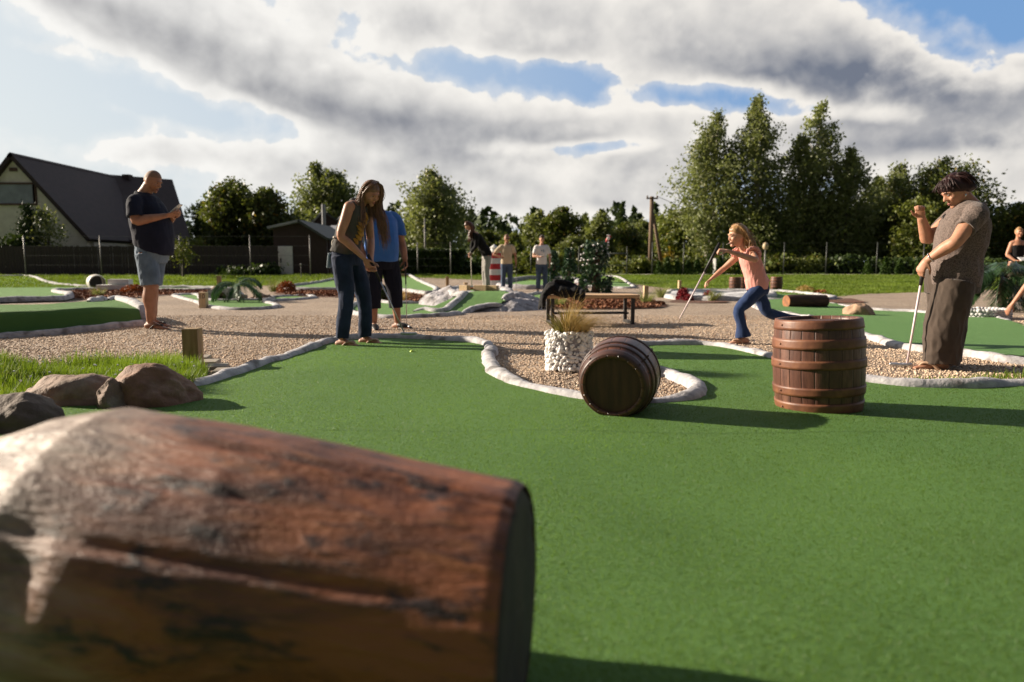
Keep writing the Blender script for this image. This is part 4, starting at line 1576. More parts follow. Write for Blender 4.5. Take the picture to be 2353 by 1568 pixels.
B_.hand((.22, .01, .855), (.35, -.2, -.9), (.3, -.8, .3), .95, -1, .95)
B_.leg((-.06, -.085, .88), (.005, -.105, .48), (-.045, -.12, .10))
B_.leg((-.06, .085, .88), (.075, .125, .48), (.06, .165, .10))
B_.head((.225, -.01, 1.535), R(-22), R(34), .99, R(4), neck=(.115, 0, 1.44), nr=.048)
B_.brows(M['hair_brown'])
f1 = B_.foot((-.045, -.12, .082), R(2), 0, .98)
f2 = B_.foot((.06, .165, .082), R(6), 0, .98)
B_.body(M['skin'])
for f in (f1, f2):
    sole(B_, *f, 1.02, M['sandal_tan'], th=.015, strap=.02)
m = MB(); B_.torso(TB[1:-1] + [(.105, 1.435, .07, .10)], m, .010)
m.tube([(.075, -.12, 1.395), (.078, -.155, 1.385)], [.06, .058], 14); m.tube([(.075, .12, 1.395), (.078, .155, 1.385)], [.06, .058], 14)
m.tube([(-.13, 0, .98), (-.175, -.02, .93), (-.19, -.03, .90)], [.05, .035, .02], 12, 3, rnd_cap=True)
sh = solid('top', m, M['grey_knit'], B_.root, .008, 4, .010, 8, (1, 1, .7), 4.0)
m = MB()      # yellow print on the chest
for zz, w in ((1.31, .03), (1.27, .045), (1.23, .055), (1.19, .06), (1.15, .06), (1.11, .055), (1.07, .04)):
    x = float(np.interp(zz, [1.07, 1.21, 1.33], [-.04 + .113, .005 + .124, .055 + .123]))
    m.ell((x + .004, -.028 + .02 * sin(zz * 40), zz), (.011, w, .050), hmat(0, R(-20)), 14, 8, lambda n, p: p * (1 + .35 * noise.noise(n * 4)))
m.build('print', M['yellow_print'], sh, smooth=True)
m = MB()      # knot at the back
for e in ((-.165, -.05, 1.10), (-.16, -.10, 1.015), (-.15, -.055, 1.0), (-.10, -.16, 1.085)):
    m.tube([(-.142, -.045, 1.075), Vector((-.142, -.045, 1.075)).lerp(Vector(e), .5) + V(-.015, 0, .01), e], [.011, .012, .007], 8, 4, rnd_cap=True)
m.ell((-.143, -.045, 1.075), (.02, .02, .02), nu=10, nv=8)
m.build('back_tie', M['offwhite'], sh, smooth=True)
trousers(B_, [(-.05, .80, .122, .172), (-.06, .89, .132, .178), (-.058, .97, .118, .162)],
         [([(-.06, -.088, .9), (-.025, -.1, .68), (.002, -.105, .48), (-.025, -.115, .26), (-.04, -.12, .085)], [.106, .096, .076, .070, .066]),
          ([(-.06, .088, .9), (.02, .11, .68), (.072, .125, .48), (.066, .15, .26), (.062, .165, .085)], [.106, .096, .076, .070, .066])], M['denim_d'], 'jeans', .008, seed=2.0)
m = MB(); m.box((-.195, -.09, .86), (.018, .075, .15), Matrix.Rotation(R(8), 3, 'Y'), bev=.004); m.build('back_pocket_phone', pm('pale_blue_case', (.5, .6, .68), None, 5, .4), B_.root)
m = MB(); B_.cap(m, 1.07, (-.12, .52), .002, 2.0, .004)
L = B_.L
gd = []
for a in np.linspace(-1.0, 1.0, 15):         # back and sides
    y = a * .082
    x = -.10 + .075 * abs(a) ** 1.5
    r0 = L(x * .8, y * .95, .06)
    gd.append([L(x * .3, y * .6, .118), r0, L(x, y * 1.05, -.03), L(x, y * 1.0, -.03) + V(-.02 + (.03 if a > 0 else -.01) * abs(a), y * .15, -.11), L(x, y, -.03) + V(-.03 + (.08 if a > 0 else .0) * abs(a), y * .05, -.25 - .05 * abs(a))])
strands(m, gd, 40, .0028, 3, .012, 4, .010)
gd = []
for (yy, dx, dz, hx) in ((-.078, .05, -.30, .0), (.078, .10, -.42, .045), (.08, .14, -.46, .03), (.075, .17, -.44, .05), (.07, .19, -.40, .055), (.08, .08, -.38, .02), (.072, .215, -.34, .06)):
    r0 = L(.045, yy * .8, .095)
    s0 = L(hx + .02, yy * 1.08, .01)
    s1 = L(hx + .03, yy * 1.1, -.09)
    gd.append([L(.03, yy * .25, .122), r0, s0, s1, s1 + V(dx * .22, yy * .05, dz * .45), s1 + V(dx * .42, yy * .1, dz)])
strands(m, gd, 22, .0026, 8, .016, 4, .010)
m.build('hair', M['hair_brown'], B_.root, smooth=True)
w = lambda p, pr_: pr_.root.matrix_basis @ Vector(p)
bpy.context.view_layer.update()
putter('silver putter swung by the long haired woman in jeans', w((.21, -.045, .93), B_), sat(988, 815, 7.3), .30, M['metal'], .008, True, (.95, .1, .0))

# ---- man in the blue polo behind her
C_ = Person('stout man in blue top and dark cropped trousers standing behind the long haired woman', (-1.675, 9.15, .0), R(-62))
TC = [(.01, .875, .205, .20), (.02, .98, .215, .205), (.04, 1.10, .215, .20), (.02, 1.24, .195, .20), (-.01, 1.37, .155, .205), (-.02, 1.46, .105, .16), (-.02, 1.53, .07, .08)]
C_.torso([(a, b, c - .03, d - .03) for a, b, c, d in TC])
for sy in (-1, 1):
    C_.limb([(-.02, sy * .13, 1.43), (-.02, sy * .2, 1.41)], [.07, .066], sub=1)
C_.arm((-.02, .215, 1.40), (-.01, .285, 1.11), (.05, .305, .90), .060, .050, .034)
C_.arm((-.02, -.215, 1.40), (-.02, -.28, 1.12), (.10, -.25, .88), .060, .050, .034)
C_.hand((.052, .307, .895), (.15, .05, -1), (.3, -.9, 0), .75, 1, 1.05)
C_.hand((.102, -.25, .875), (.2, .1, -1), (.3, .9, 0), .75, -1, 1.05)
C_.leg((0, -.1, .88), (.03, -.12, .47), (.02, -.115, .10), .11, .07, .068, .042)
C_.leg((0, .1, .88), (.03, .17, .47), (.02, .20, .10), .11, .07, .068, .042)
C_.head((.03, -.10, 1.665), R(10), R(25), .98, neck=(-.01, -.03, 1.5), nr=.066)
f1 = C_.foot((.02, -.115, .085), R(-10), 0, 1.1)
f2 = C_.foot((.02, .20, .085), R(35), 0, 1.1)
C_.body(M['skin_tan'])
m = MB(); C_.cap(m, 1.05, (.0, .55)); m.build('hair', M['hair_dark'], C_.root, smooth=True)
for b, f, up in (f1, f2):
    m = MB()
    m.tube([b - f * .08 - up * .03, b - up * .03, b + f * .12 - up * .03, b + f * .215 - up * .028], [(.016, .036), (.017, .045), (.017, .053), (.015, .035)], 14, 4, up, rnd_cap=True)
    m.tube([b + f * .04 + up * .018, b + f * .10 + up * .012, b + f * .2 - up * .012], [(.034, .05), (.036, .055), (.02, .035)], 14, 4, up, rnd_cap=True)
    solid('clog', m, M['rubber'], C_.root, .007, 2)
m = MB(); C_.torso(TC[:-1] + [(-.02, 1.505, .085, .10)], m, .01)
for sy in (-1, 1):
    m.tube([(-.02, sy * .12, 1.435), (-.02, sy * .21, 1.40), (-.015, sy * .262, 1.235), (-.014, sy * .268, 1.20)], [.08, .083, .078, .08], 18, 3)
solid('shirt', m, M['blue_polo'], C_.root, .009, 4, .009, 6, (1, 1, .7), 9.0)
trousers(C_, [(0, .78, .16, .18), (.01, .88, .175, .18), (.02, .95, .165, .17)],
         [([(0, -.1, .88), (.015, -.11, .65), (.03, -.12, .45), (.025, -.118, .27)], [.125, .112, .095, .092]), ([(0, .1, .88), (.015, .145, .65), (.03, .17, .45), (.025, .182, .27)], [.125, .112, .095, .092])], M['capri'], 'cropped_trousers', .009, seed=5.0)
putter('thin putter held straight down by the man in blue', w((.075, .30, .86), C_), w((.09, .30, .03), C_), .29, M['pinkshaft'], .006, True, (.4, -.9, 0))

# ---- running girl
D_ = Person('blond girl in pink top and blue flared jeans running to the left with a putter', (2.365, 7.42, .0), pi + R(3), voxel=.0065)
TD = [(-.195, .57, .095, .12), (-.19, .63, .098, .12), (-.155, .74, .088, .105), (-.105, .86, .088, .11), (-.065, .935, .07, .105), (-.04, .98, .042, .05)]
D_.torso([(a, b, c - .022, d - .022) for a, b, c, d in TD])
for sy in (-1, 1):
    D_.limb([(-.07, sy * .06, .925), (-.08 + .04 * (sy < 0), sy * .115, .925)], [.04, .038], sub=1)
D_.arm((-.085, .115, .925), (-.065, .235, .872), (.215, .20, .962), .037, .031, .021)
D_.arm((-.03, -.12, .92), (.10, -.165, .79), (.245, -.15, .675), .037, .03, .021)
D_.hand((.218, .20, .962), (1, -.05, .12), (0, -.5, -.75), 1.15, 1, .74)
D_.hand((.25, -.15, .67), (.8, 0, -.6), (-.4, .3, -.75), .7, -1, .74)
D_.leg((-.195, .06, .58), (.02, .07, .362), (-.035, .075, .095), .07, .045, .046, .028)
D_.leg((-.20, -.06, .58), (-.34, -.065, .315), (-.70, -.07, .215), .07, .045, .046, .028)
D_.head((.035, 0, 1.118), R(4), R(8), .93, neck=(-.045, 0, .96), nr=.043, child=True)
D_.brows(M['hair_blond'])
f1 = D_.foot((-.035, .075, .078), R(0), R(-4), .8)
f2 = D_.foot((-.70, -.07, .21), R(180), R(-62), .8)
D_.body(M['skin_fair'])
for f in (f1,):
    sole(D_, *f, .84, M['sandal_tan'], 'sandal', .012, strap=.014)
sole(D_, *f2, .84, M['sandal_tan'], 'sandal', .012)
m = MB(); D_.torso(TD[:-1] + [(-.05, .96, .05, .07)], m, .012)
m.tube([(-.20, 0, .61), (-.165, 0, .70)], [.128, .11], 20)
m.v = [(x, y * (1 if abs(y) < .2 else 1), z) for x, y, z in m.v]
tp = solid('top', m, M['pink'], D_.root, .007, 3, .010, 13, (1, 1, .35), 3.0)
m = MB()       # frilled sleeves
for sy in (-1, 1):
    cx_ = -.085 if sy > 0 else -.035
    for k in range(2):
        pts = []
        for i in range(25):
            a = -.6 + i / 24 * (pi + 1.2)
            rr_ = .056 + .012 * k + .006 * sin(i * 2.3)
            pts.append((cx_ - cos(a) * rr_, sy * (.105 + .030 * k + .008 * sin(i * 1.7)), .925 + sin(a) * rr_))
        m.tube(pts, [(.008, .017)] * 25, 8, 1, (0, 1, 0))
m.build('sleeve_frill', M['pink'], tp, smooth=True)
trousers(D_, [(-.20, .52, .095, .112), (-.20, .57, .108, .122), (-.19, .63, .104, .12), (-.175, .69, .095, .112)],
         [([(-.195, .058, .58), (-.08, .068, .465), (.022, .07, .36), (-.005, .073, .22), (-.03, .075, .075)], [.082, .072, .056, .052, .082]),
          ([(-.20, -.058, .58), (-.28, -.06, .43), (-.345, -.065, .318), (-.53, -.068, .265), (-.69, -.07, .215)], [.082, .07, .056, .05, .068])], M['denim_blue'], 'flared_jeans', .006, seed=7.0)
m = MB(); D_.cap(m, 1.10, (-.02, .47), .012, 5.0, .010)
L = D_.L
gd = []
for a in np.linspace(-1, 1, 11):
    y = a * .078
    x = -.085 + .05 * abs(a)
    gd.append([L(.02, y * .5, .122), L(x * .8, y * 1.05, .07), L(x - .03, y * 1.05, -.02), L(x - .055, y * 1.1, -.09), L(x - .06 + .01 * a, y * 1.1, -.165)])
strands(m, gd, 34, .0034, 5, .026, 4, .016)
m.build('hair', M['hair_blond'], D_.root, smooth=True)
m = MB(); m.tube([L(.09, .005, -.064), L(.145, .02, -.075)], [.0025, .0025], 6); m.build('lollipop_stick', M['white'], D_.root)
bpy.context.view_layer.update()
putter('white shafted putter carried by the running girl', sat(1757, 594, 7.2), sat(1660, 778, 7.1), .33, M['pinkshaft'], .0085, False)

# ---- woman on the right
E_ = Person('woman with short dark hair in brown speckled top leaning on a putter at right', (3.385, 5.66, .0), pi - R(10))
TE = [(-.10, .66, .170, .19), (-.105, .76, .178, .195), (-.12, .90, .162, .18), (-.145, 1.02, .166, .185), (-.168, 1.14, .155, .185), (-.188, 1.23, .12, .16), (-.205, 1.285, .075, .10), (-.205, 1.32, .055, .07)]
E_.torso([(a, b, c - .03, d - .03) for a, b, c, d in TE])
for sy in (-1, 1):
    E_.limb([(-.18, sy * .13, 1.225), (-.16, sy * .19, 1.205)], [.065, .062], sub=1)
E_.arm((-.15, .20, 1.20), (-.0, .27, .995), (.145, .15, .862), .062, .050, .032)
E_.arm((-.15, -.20, 1.20), (.02, -.22, 1.03), (.105, -.13, 1.185), .060, .048, .031)
E_.hand((.15, .147, .858), (.45, -.1, -.9), (-.6, -.6, -.2), .9, 1, 1.0)
E_.hand((.108, -.128, 1.192), (.25, .15, .9), (.3, .8, .1), 1.35, -1, .98)
E_.leg((-.10, -.08, .70), (-.12, -.1, .4), (-.115, -.1, .095), .08, .07, .062, .04)
E_.leg((-.08, .08, .70), (-.02, .1, .4), (.0, .105, .095), .08, .07, .062, .04)
E_.head((-.085, 0, 1.395), R(6), R(30), 1.0, neck=(-.20, 0, 1.275), nr=.06, fat=.08)
E_.brows(M['hair_dark'])
f1 = E_.foot((.0, .105, .082), R(6), 0, 1.0)
f2 = E_.foot((-.115, -.1, .082), R(0), 0, 1.0)
E_.body(M['skin'])
for f in (f1, f2):
    sole(E_, *f, 1.05, M['sandal_tan'], 'slipper', .014, strap=.026)
m = MB(); E_.torso(TE[:-1] + [(-.205, 1.275, .085, .11)], m, .012)
for sy in (-1, 1):
    m.tube([(-.175, sy * .12, 1.225), (-.15, sy * .205, 1.195), (-.075, sy * .24, 1.10), (-.068, sy * .243, 1.09)], [.078, .080, .076, .078], 18, 3)
m.tube([(-.105, 0, .645), (-.10, 0, .72)], [(.192, .172), (.192, .172)], 28, 1, (0, 1, 0))
solid('top', m, M['brown_top'], E_.root, .008, 4, .013, 7, (1, 1, .6), 11.0)
trousers(E_, [(-.10, .60, .18, .195), (-.10, .70, .19, .2), (-.10, .78, .19, .2)],
         [([(-.085, .1, .7), (-.05, .1, .5), (-.02, .1, .3), (-.01, .104, .045)], [.15, .145, .138, .128]), ([(-.11, -.1, .7), (-.12, -.1, .5), (-.12, -.1, .3), (-.115, -.1, .045)], [.15, .145, .138, .128])], M['brown_trs'], 'wide_trousers', .013, seed=3.0)
m = MB(); E_.cap(m, 1.12, (-.20, .42), .014, 9.0, .012, .7)
L = E_.L
gd = []
for a in np.linspace(-1, 1, 13):
    y = a * .08
    for x0, dx, dz in ((.06, .026, -.02), (.02, .02, -.05), (-.04, -.04, -.06), (-.07, -.05, -.11)):
        gd.append([L(x0 * .6, y * .6, .112), L(x0 + dx * .5, y * .95, .09 - .02 * abs(a)), L(x0 + dx * .8, y * 1.04, .05 + dz * abs(a))])
strands(m, gd, 12, .003, 15, .008, 3, .012)
m.build('hair', M['hair_dark'], E_.root, smooth=True)
m = MB(); m.ell(L(-.004, .083, -.05), (.006, .006, .013), nu=10, nv=8); m.build('earring', M['silver'], E_.root, smooth=True)
m = MB()
wr_, dd = V(.128, .163, .876), V(.62, -.45, -.55).normalized()
uu = dd.orthogonal().normalized(); vv = dd.cross(uu)
m.tube([wr_ + (uu * cos(a) + vv * sin(a)) * .037 for a in np.linspace(0, 2 * pi, 25)], [.0045] * 25, 6)
m.build('bracelet', M['silver'], E_.root, smooth=True)
bpy.context.view_layer.update()
putter('pale pink putter upright in the hand of the woman in brown', w((.160, .125, .81), E_), w((.235, .11, .03), E_), .15, M['pinkshaft'], .0095, True, (-.9, .3, 0))


# ---- the four people in the distance
def standing(label, loc, heading, h, sex, top, bottom, skin, hair, arms, hairkind='short', lean=0.0, pitch=5, belly=0.0, vx=.011, sleeves=.3, shoes='rubber', bare=False, long=False):
    s = h / 1.78
    Q = Person(label, loc, heading, voxel=vx)
    sw = .205 if sex == 'm' else .165
    T0 = [(0, .86), (-.0, .96), (.0, 1.08), (.0, 1.22), (-.005, 1.34), (-.01, 1.43), (-.01, 1.49)]
    W = [.165, .165, .15, .165, .17, .135, .06] if sex == 'm' else [.165, .165, .13, .14, .145, .115, .05]
    D = [.115, .115, .112 + belly, .12 + belly * .6, .12, .09, .055]
    ln = lambda z: max(0, z - .95) * math.tan(lean)
    TT = [((x + ln(z)) * s, z * s, d * s, w_ * s) for (x, z), w_, d in zip(T0, W, D)]
    Q.torso(TT)
    sh = lambda sy: V(ln(1.40) * s, sy * (sw - .03) * s, 1.395 * s)
    for sy in (-1, 1):
        Q.limb([(ln(1.40) * s, sy * .09 * s, 1.41 * s), sh(sy)], [.06 * s, .056 * s], sub=1)
        el, wr, hd, pl = arms[0 if sy < 0 else 1]
        Q.arm(sh(sy), V(*el) * s, V(*wr) * s, .05 * s, .041 * s, .028 * s)
        Q.hand(V(*wr) * s, hd, pl, .8, -sy, s)
        Q.leg(V(0, sy * .09, .86) * s, V(.03, sy * .105, .48) * s, V(0, sy * .12, .1) * s, .095 * s, .06 * s, .06 * s, .038 * s)
        ft = Q.foot(V(0, sy * .12, .085) * s, sy * .25, 0, s)
        mm = MB(); b, f, up = ft
        mm.tube([b - f * .06 * s - up * .01, b + f * .05 * s, b + f * .12 * s - up * .012, b + f * .2 * s - up * .02], [(.04 * s, .036 * s), (.046 * s, .04 * s), (.033 * s, .047 * s), (.02 * s, .034 * s)], 12, 3, up, rnd_cap=True)
        mm.build('shoe', M[shoes], Q.root, smooth=True)
    hx = ln(1.66)
    Q.head(V(hx + .02, 0, 1.655) * s, 0, R(pitch), s, neck=V(ln(1.46) - .008, 0, 1.46) * s, nr=.056 if sex == 'm' else .046)
    Q.brows(hair)
    Q.body(skin, 3)
    mm = MB()
    if bare:
        Q.torso(TT[1:5], mm, .010)
        for sy in (-1, 1):
            mm.tube([(ln(1.3) * s + .07, sy * .08 * s, 1.33 * s), (ln(1.4) * s, sy * .085 * s, 1.47 * s), (ln(1.4) * s - .08, sy * .08 * s, 1.33 * s)], [.016, .016, .016], 8, 4)
    else:
        Q.torso(TT[:-1] + [(TT[-2][0], 1.465 * s, .07 * s, .09 * s)], mm, .012)
        for sy in (-1, 1):
            el, wr = V(*arms[0 if sy < 0 else 1][0]) * s, V(*arms[0 if sy < 0 else 1][1]) * s
            a = sh(sy)
            if long:
                mm.tube([V(ln(1.4) * s, sy * .09 * s, 1.405 * s), a, a.lerp(el, .5), el, el.lerp(wr, .5), el.lerp(wr, .95)], [.062 * s, .066 * s, .06 * s, .055 * s, .047 * s, .042 * s], 14, 3)
            else:
                mm.tube([V(ln(1.4) * s, sy * .09 * s, 1.405 * s), a, a.lerp(el, .6), a.lerp(el, .72)], [.062 * s, .068 * s, .068 * s, .07 * s], 14, 3)
    solid('shirt', mm, top, Q.root, vx, 3, .008, 7, (1, 1, .7), h * 9)
    trousers(Q, [(0, .80 * s, .12 * s, .165 * s), (0, .90 * s, .125 * s, .168 * s), (0, .97 * s, .12 * s, .16 * s)],
             [([V(0, sy * .09, .86) * s, V(.015, sy * .098, .66) * s, V(.03, sy * .105, .46) * s, V(.01, sy * .118, .10) * s], [.105 * s, .095 * s, .078 * s, .07 * s]) for sy in (-1, 1)], bottom, 'trousers', .007, vx, seed=h)
    mm = MB()
    Q.cap(mm, 1.07, (.05, .5), 0, h, .008)
    L = Q.L
    if hairkind == 'long':
        gd_ = []
        for a in np.linspace(-1, 1, 11):
            y = a * .08; x = -.085 + .085 * abs(a)
            gd_.append([L(x * .2, y * .5, .12), L(x * .9, y * 1.05, .04), L(x, y * 1.1, -.08), L(x, y * 1.1, -.08) + V(.03, 0, -.16) * s, L(x, y * 1.1, -.08) + V(.04, 0, -.36) * s])
        strands(mm, gd_, 9, .009, 4, .02, 3, .012)
    if hairkind == 'tied':
        mm.ell(L(-.11, 0, .03), (.04, .04, .045), nu=12, nv=8)
        mm.tube([L(.0, .075, .02), L(-.0, .08, -.05), L(-.0, .07, -.12)], [.006, .008, .003], 6, 3)
    if hairkind == 'short':
        mm.ell(L(.03, 0, .105), (.075 * s, .062 * s, .03 * s), Q.hm, 16, 10)
    mm.build('hair', hair, Q.root, smooth=True)
    return Q


fq = standing('girl with long auburn hair, black jacket and grey trousers putting beside the lighthouse', (-.60, 17.0, .245), R(196), 1.60, 'f', M['black_cloth'], M['grey_trs'], M['skin_fair'], M['hair_red'],
              [((.36, -.16, 1.14), (.42, -.03, .93), (.3, .2, -.9), (0, 1, 0)), ((.33, .16, 1.13), (.42, .0, .97), (.3, -.2, -.9), (0, -1, 0))], 'long', R(33), 48, long=True, shoes='white')
bpy.context.view_layer.update()
putter('putter of the girl in the black jacket reaching down to the plank gate', w((.385, -.01, .90), fq), sat(1152, 706, 16.7), .12, M['offwhite'], .011, True, (-.9, -.2, 0))
sq = S(1237, 712)
gq = standing('man in sunglasses and beige tee, one hand on his hip, before the lighthouse', (sq.x, sq.y, 0), R(-84), 1.75, 'm', M['beige'], M['denim_m'], M['skin_tan'], M['stubble'],
              [((-.06, -.40, 1.16), (.09, -.19, 1.07), (.3, .95, .1), (-.9, .2, -.3)), ((.0, .275, 1.13), (.05, .29, .88), (.1, .02, -1), (.2, -.9, 0))], 'crop', 0, 4, .03)
L = gq.L
m = MB()
for sy in (-1, 1):
    m.ell(L(.096, .032 * sy, .008), (.008, .027, .020), gq.hm, 12, 8)
    m.tube([L(.088, .055 * sy, .012), L(.0, .082 * sy, .012)], [.004, .004], 6)
m.tube([L(.1, -.012, .012), L(.1, .012, .012)], [.004, .004], 6)
m.build('sunglasses', M['blackmetal'], gq.root, smooth=True)
bpy.context.view_layer.update()
putter('white shafted putter hanging from the left hand of the man in beige', w((.07, .29, .85), gq), w((.12, .28, .02), gq), .30, M['white'], .009, True, (.3, -.9, 0))
sq = S(1322, 713)
hq = standing('boy in white printed tee and jeans reading a score card near the ivy columns', (sq.x, sq.y, 0), R(-78), 1.72, 'm', M['white_tee'], M['denim_m'], M['skin_fair'], M['hair_dark'],
              [((.04, -.27, 1.12), (.24, -.10, 1.10), (.5, .8, .0), (0, 0, 1)), ((.0, .27, 1.12), (.10, .24, .88), (.2, -.1, -1), (.2, -.9, 0))], 'short', 0, 14)
m = MB(); m.ell((.126, .03, 1.24), (.006, .014, .05), hmat(0, R(-6)), 10, 8); m.ell((.128, -.03, 1.25), (.006, .03, .014), hmat(0, 0), 10, 8)
m.build('shirt_print', pm('blue_print', (.12, .25, .42), None, 10, .8), hq.root, smooth=True)
m = MB(); m.box((.33, -.03, 1.085), (.15, .21, .008), hmat(.2, .1)); 
co = thing('score_card', 'score card held flat by the boy in the white tee', 'card', hq.root.location)
mm = m.build('card', pm('grey_card', (.22, .25, .25), None, 6, .6), co); mm.matrix_basis = Matrix.Rotation(R(-78), 4, 'Z')
bpy.context.view_layer.update()
putter('thin putter held low by the boy in the white tee', w((.11, .235, .86), hq), w((.2, .2, .03), hq), .25, M['metal'], .007, True, (.5, -.9, 0))
iq = standing('woman in black strappy top smiling behind the palm at far right', (11.35, 16.1, 0), R(-100), 1.66, 'f', M['black_cloth'], M['brown_trs'], M['skin'], M['hair_blond'],
              [((.02, -.22, 1.12), (.16, -.10, .98), (.4, .8, -.2), (0, 0, 1)), ((.02, .22, 1.12), (.16, .10, .98), (.4, -.8, -.2), (0, 0, 1))], 'tied', 0, 0, bare=True)
m = MB(); m.box((.3, .0, .95), (.15, .2, .01), hmat(.2, .5))
co = thing('score_card', 'pale score sheet held by the woman behind the palm', 'card', iq.root.location)
mm = m.build('card', M['white_tee'], co); mm.matrix_basis = Matrix.Rotation(R(-100), 4, 'Z')

# ---- someone bending in from the right edge, only the arm is in the picture
J_ = Person('person bending in at the right edge reaching an arm down to the white stones', (7.95, 10.5, 0), pi - R(5), voxel=.010)
J_.torso([(-.25, .86, .12, .16), (-.22, .98, .12, .155), (-.12, 1.08, .115, .15), (.02, 1.14, .115, .155), (.13, 1.17, .09, .13), (.19, 1.18, .05, .06)])
for sy in (-1, 1):
    J_.limb([(.1, sy * .1, 1.14), (.11, sy * .165, 1.10)], [.055, .052], sub=1)
    J_.leg((-.22, sy * .09, .86), (-.14, sy * .1, .47), (-.2, sy * .11, .1))
    J_.foot((-.2, sy * .11, .085), 0, 0, 1)
J_.arm((.12, .175, 1.09), (.33, .2, .74), (.60, .12, .25), .048, .042, .028)
J_.arm((.12, -.17, 1.09), (.2, -.2, .8), (.1, -.1, .6), .048, .042, .028)
J_.hand((.605, .115, .235), (.45, -.1, -.9), (-.6, -.6, 0), .5, 1, 1.0)
J_.hand((.095, -.1, .595), (-.3, .2, -.9), (0, .9, 0), .6, -1, 1.0)
J_.head((.27, 0, 1.22), 0, R(45), 1.0, neck=(.16, 0, 1.18), nr=.048)
J_.body(M['skin'], 3)
m = MB(); J_.torso([(-.25, .84, .13, .17), (-.22, .98, .13, .165), (-.12, 1.08, .125, .16), (.02, 1.14, .125, .165), (.12, 1.165, .1, .14)], m)
for sy in (-1, 1):
    m.tube([(.09, sy * .1, 1.13), (.12, sy * .175, 1.09), (.2, sy * .19, .93)], [.065, .066, .066], 14, 3)
solid('shirt', m, M['white_tee'], J_.root, .011, 3, .007)
trousers(J_, [(-.24, .78, .12, .165), (-.24, .88, .125, .168), (-.22, .95, .12, .16)], [([(-.22, sy * .09, .86), (-.14, sy * .1, .47), (-.19, sy * .11, .12)], [.105, .08, .07]) for sy in (-1, 1)], M['denim_d'], 'trousers', .007, .011)
m = MB(); J_.cap(m, 1.08, (-.1, .5)); m.build('hair', M['hair_brown'], J_.root, smooth=True)

# ---------------------------------------------------------------- plants
def rvec(n, r=RNG):
    v = r.normal(size=(n, 3))
    return v / np.linalg.norm(v, axis=1, keepdims=True)


def leaf_cards(cent, size, r=RNG, up=.35, long=1.7, nrm=None):
    """one folded diamond per centre -> verts, quads"""
    n = len(cent)
    d = rvec(n, r); d[:, 2] -= up; d /= np.linalg.norm(d, axis=1, keepdims=True)
    e = np.cross(d, rvec(n, r)); e /= np.linalg.norm(e, axis=1, keepdims=True) + 1e-9
    s = (np.asarray(size) * r.uniform(.6, 1.3, n))[:, None]
    a = cent - d * s * long / 2
    b = cent + d * s * long / 2
    v = np.stack([a, cent + e * s * .5, b, cent - e * s * .5], 1).reshape(-1, 3)
    q = np.arange(n * 4).reshape(-1, 4)
    return v, q


LEAF = {
    'birch': leaf_mat('birch_leaves', (0.125, 0.155, 0.060), (0.20, 0.225, 0.095), (0.40, 0.38, 0.23), .42, .45, .4),
    'dark': leaf_mat('dark_leaves', (0.054, 0.074, 0.021), (0.099, 0.120, 0.029), (0.256, 0.160, 0.032), .4, .5, .4),
    'willow': leaf_mat('willow_leaves', (0.099, 0.125, 0.042), (0.160, 0.184, 0.064), (0.272, 0.264, 0.128), .42, .45, .4),
    'olive': leaf_mat('olive_leaves', (0.088, 0.120, 0.029), (0.144, 0.168, 0.038), (0.256, 0.208, 0.048), .4, .5, .4),
    'spruce': leaf_mat('spruce_needles', (0.027, 0.048, 0.021), (0.045, 0.072, 0.027), (0.060, 0.083, 0.030), .12, .6, .25),
    'far': leaf_mat('far_forest_leaves', (0.045, 0.068, 0.033), (0.068, 0.093, 0.039), (0.090, 0.105, 0.045), .15, .7, .2),
    'bush': leaf_mat('bush_leaves', (0.070, 0.100, 0.018), (0.120, 0.140, 0.028), (0.200, 0.160, 0.040), .3, .55, .3),
    'hedge': leaf_mat('hedge_leaves', (0.022, 0.041, 0.011), (0.041, 0.066, 0.014), (0.120, 0.156, 0.024), .2, .5, .3),
    'yellow': leaf_mat('yellow_leaves', (0.200, 0.150, 0.020), (0.280, 0.190, 0.025), (0.120, 0.120, 0.020), .3, .55, .3),
    'ivy': leaf_mat('ivy_leaves', (0.016, 0.044, 0.018), (0.033, 0.078, 0.031), (0.130, 0.169, 0.111), .12, .3, .6),
    'palm': leaf_mat('palm_leaves', (0.023, 0.058, 0.023), (0.046, 0.098, 0.036), (0.091, 0.130, 0.065), .2, .35, .55),
    'fern': leaf_mat('fern_leaves', (0.026, 0.072, 0.029), (0.048, 0.114, 0.042), (0.120, 0.180, 0.096), .25, .4, .5),
    'thuja': leaf_mat('thuja_leaves', (0.030, 0.060, 0.012), (0.050, 0.090, 0.016), (0.070, 0.100, 0.020), .2, .6, .2),
}
M['bark'] = pm('grey_bark', (.12, .10, .085), (.07, .055, .045), 12, .9, .6, .02, 30, stretch=(1, 1, .3))
M['birchbark'] = pm('birch_bark', (.50, .46, .42), (.36, .32, .29), 6, .8, .4, .01, 20, c3=(.06, .05, .045), s3=4, stretch=(1, 1, 2.5))
M['brownbark'] = pm('brown_bark', (.10, .06, .04), (.06, .036, .025), 14, .9, .6, .02, 30)


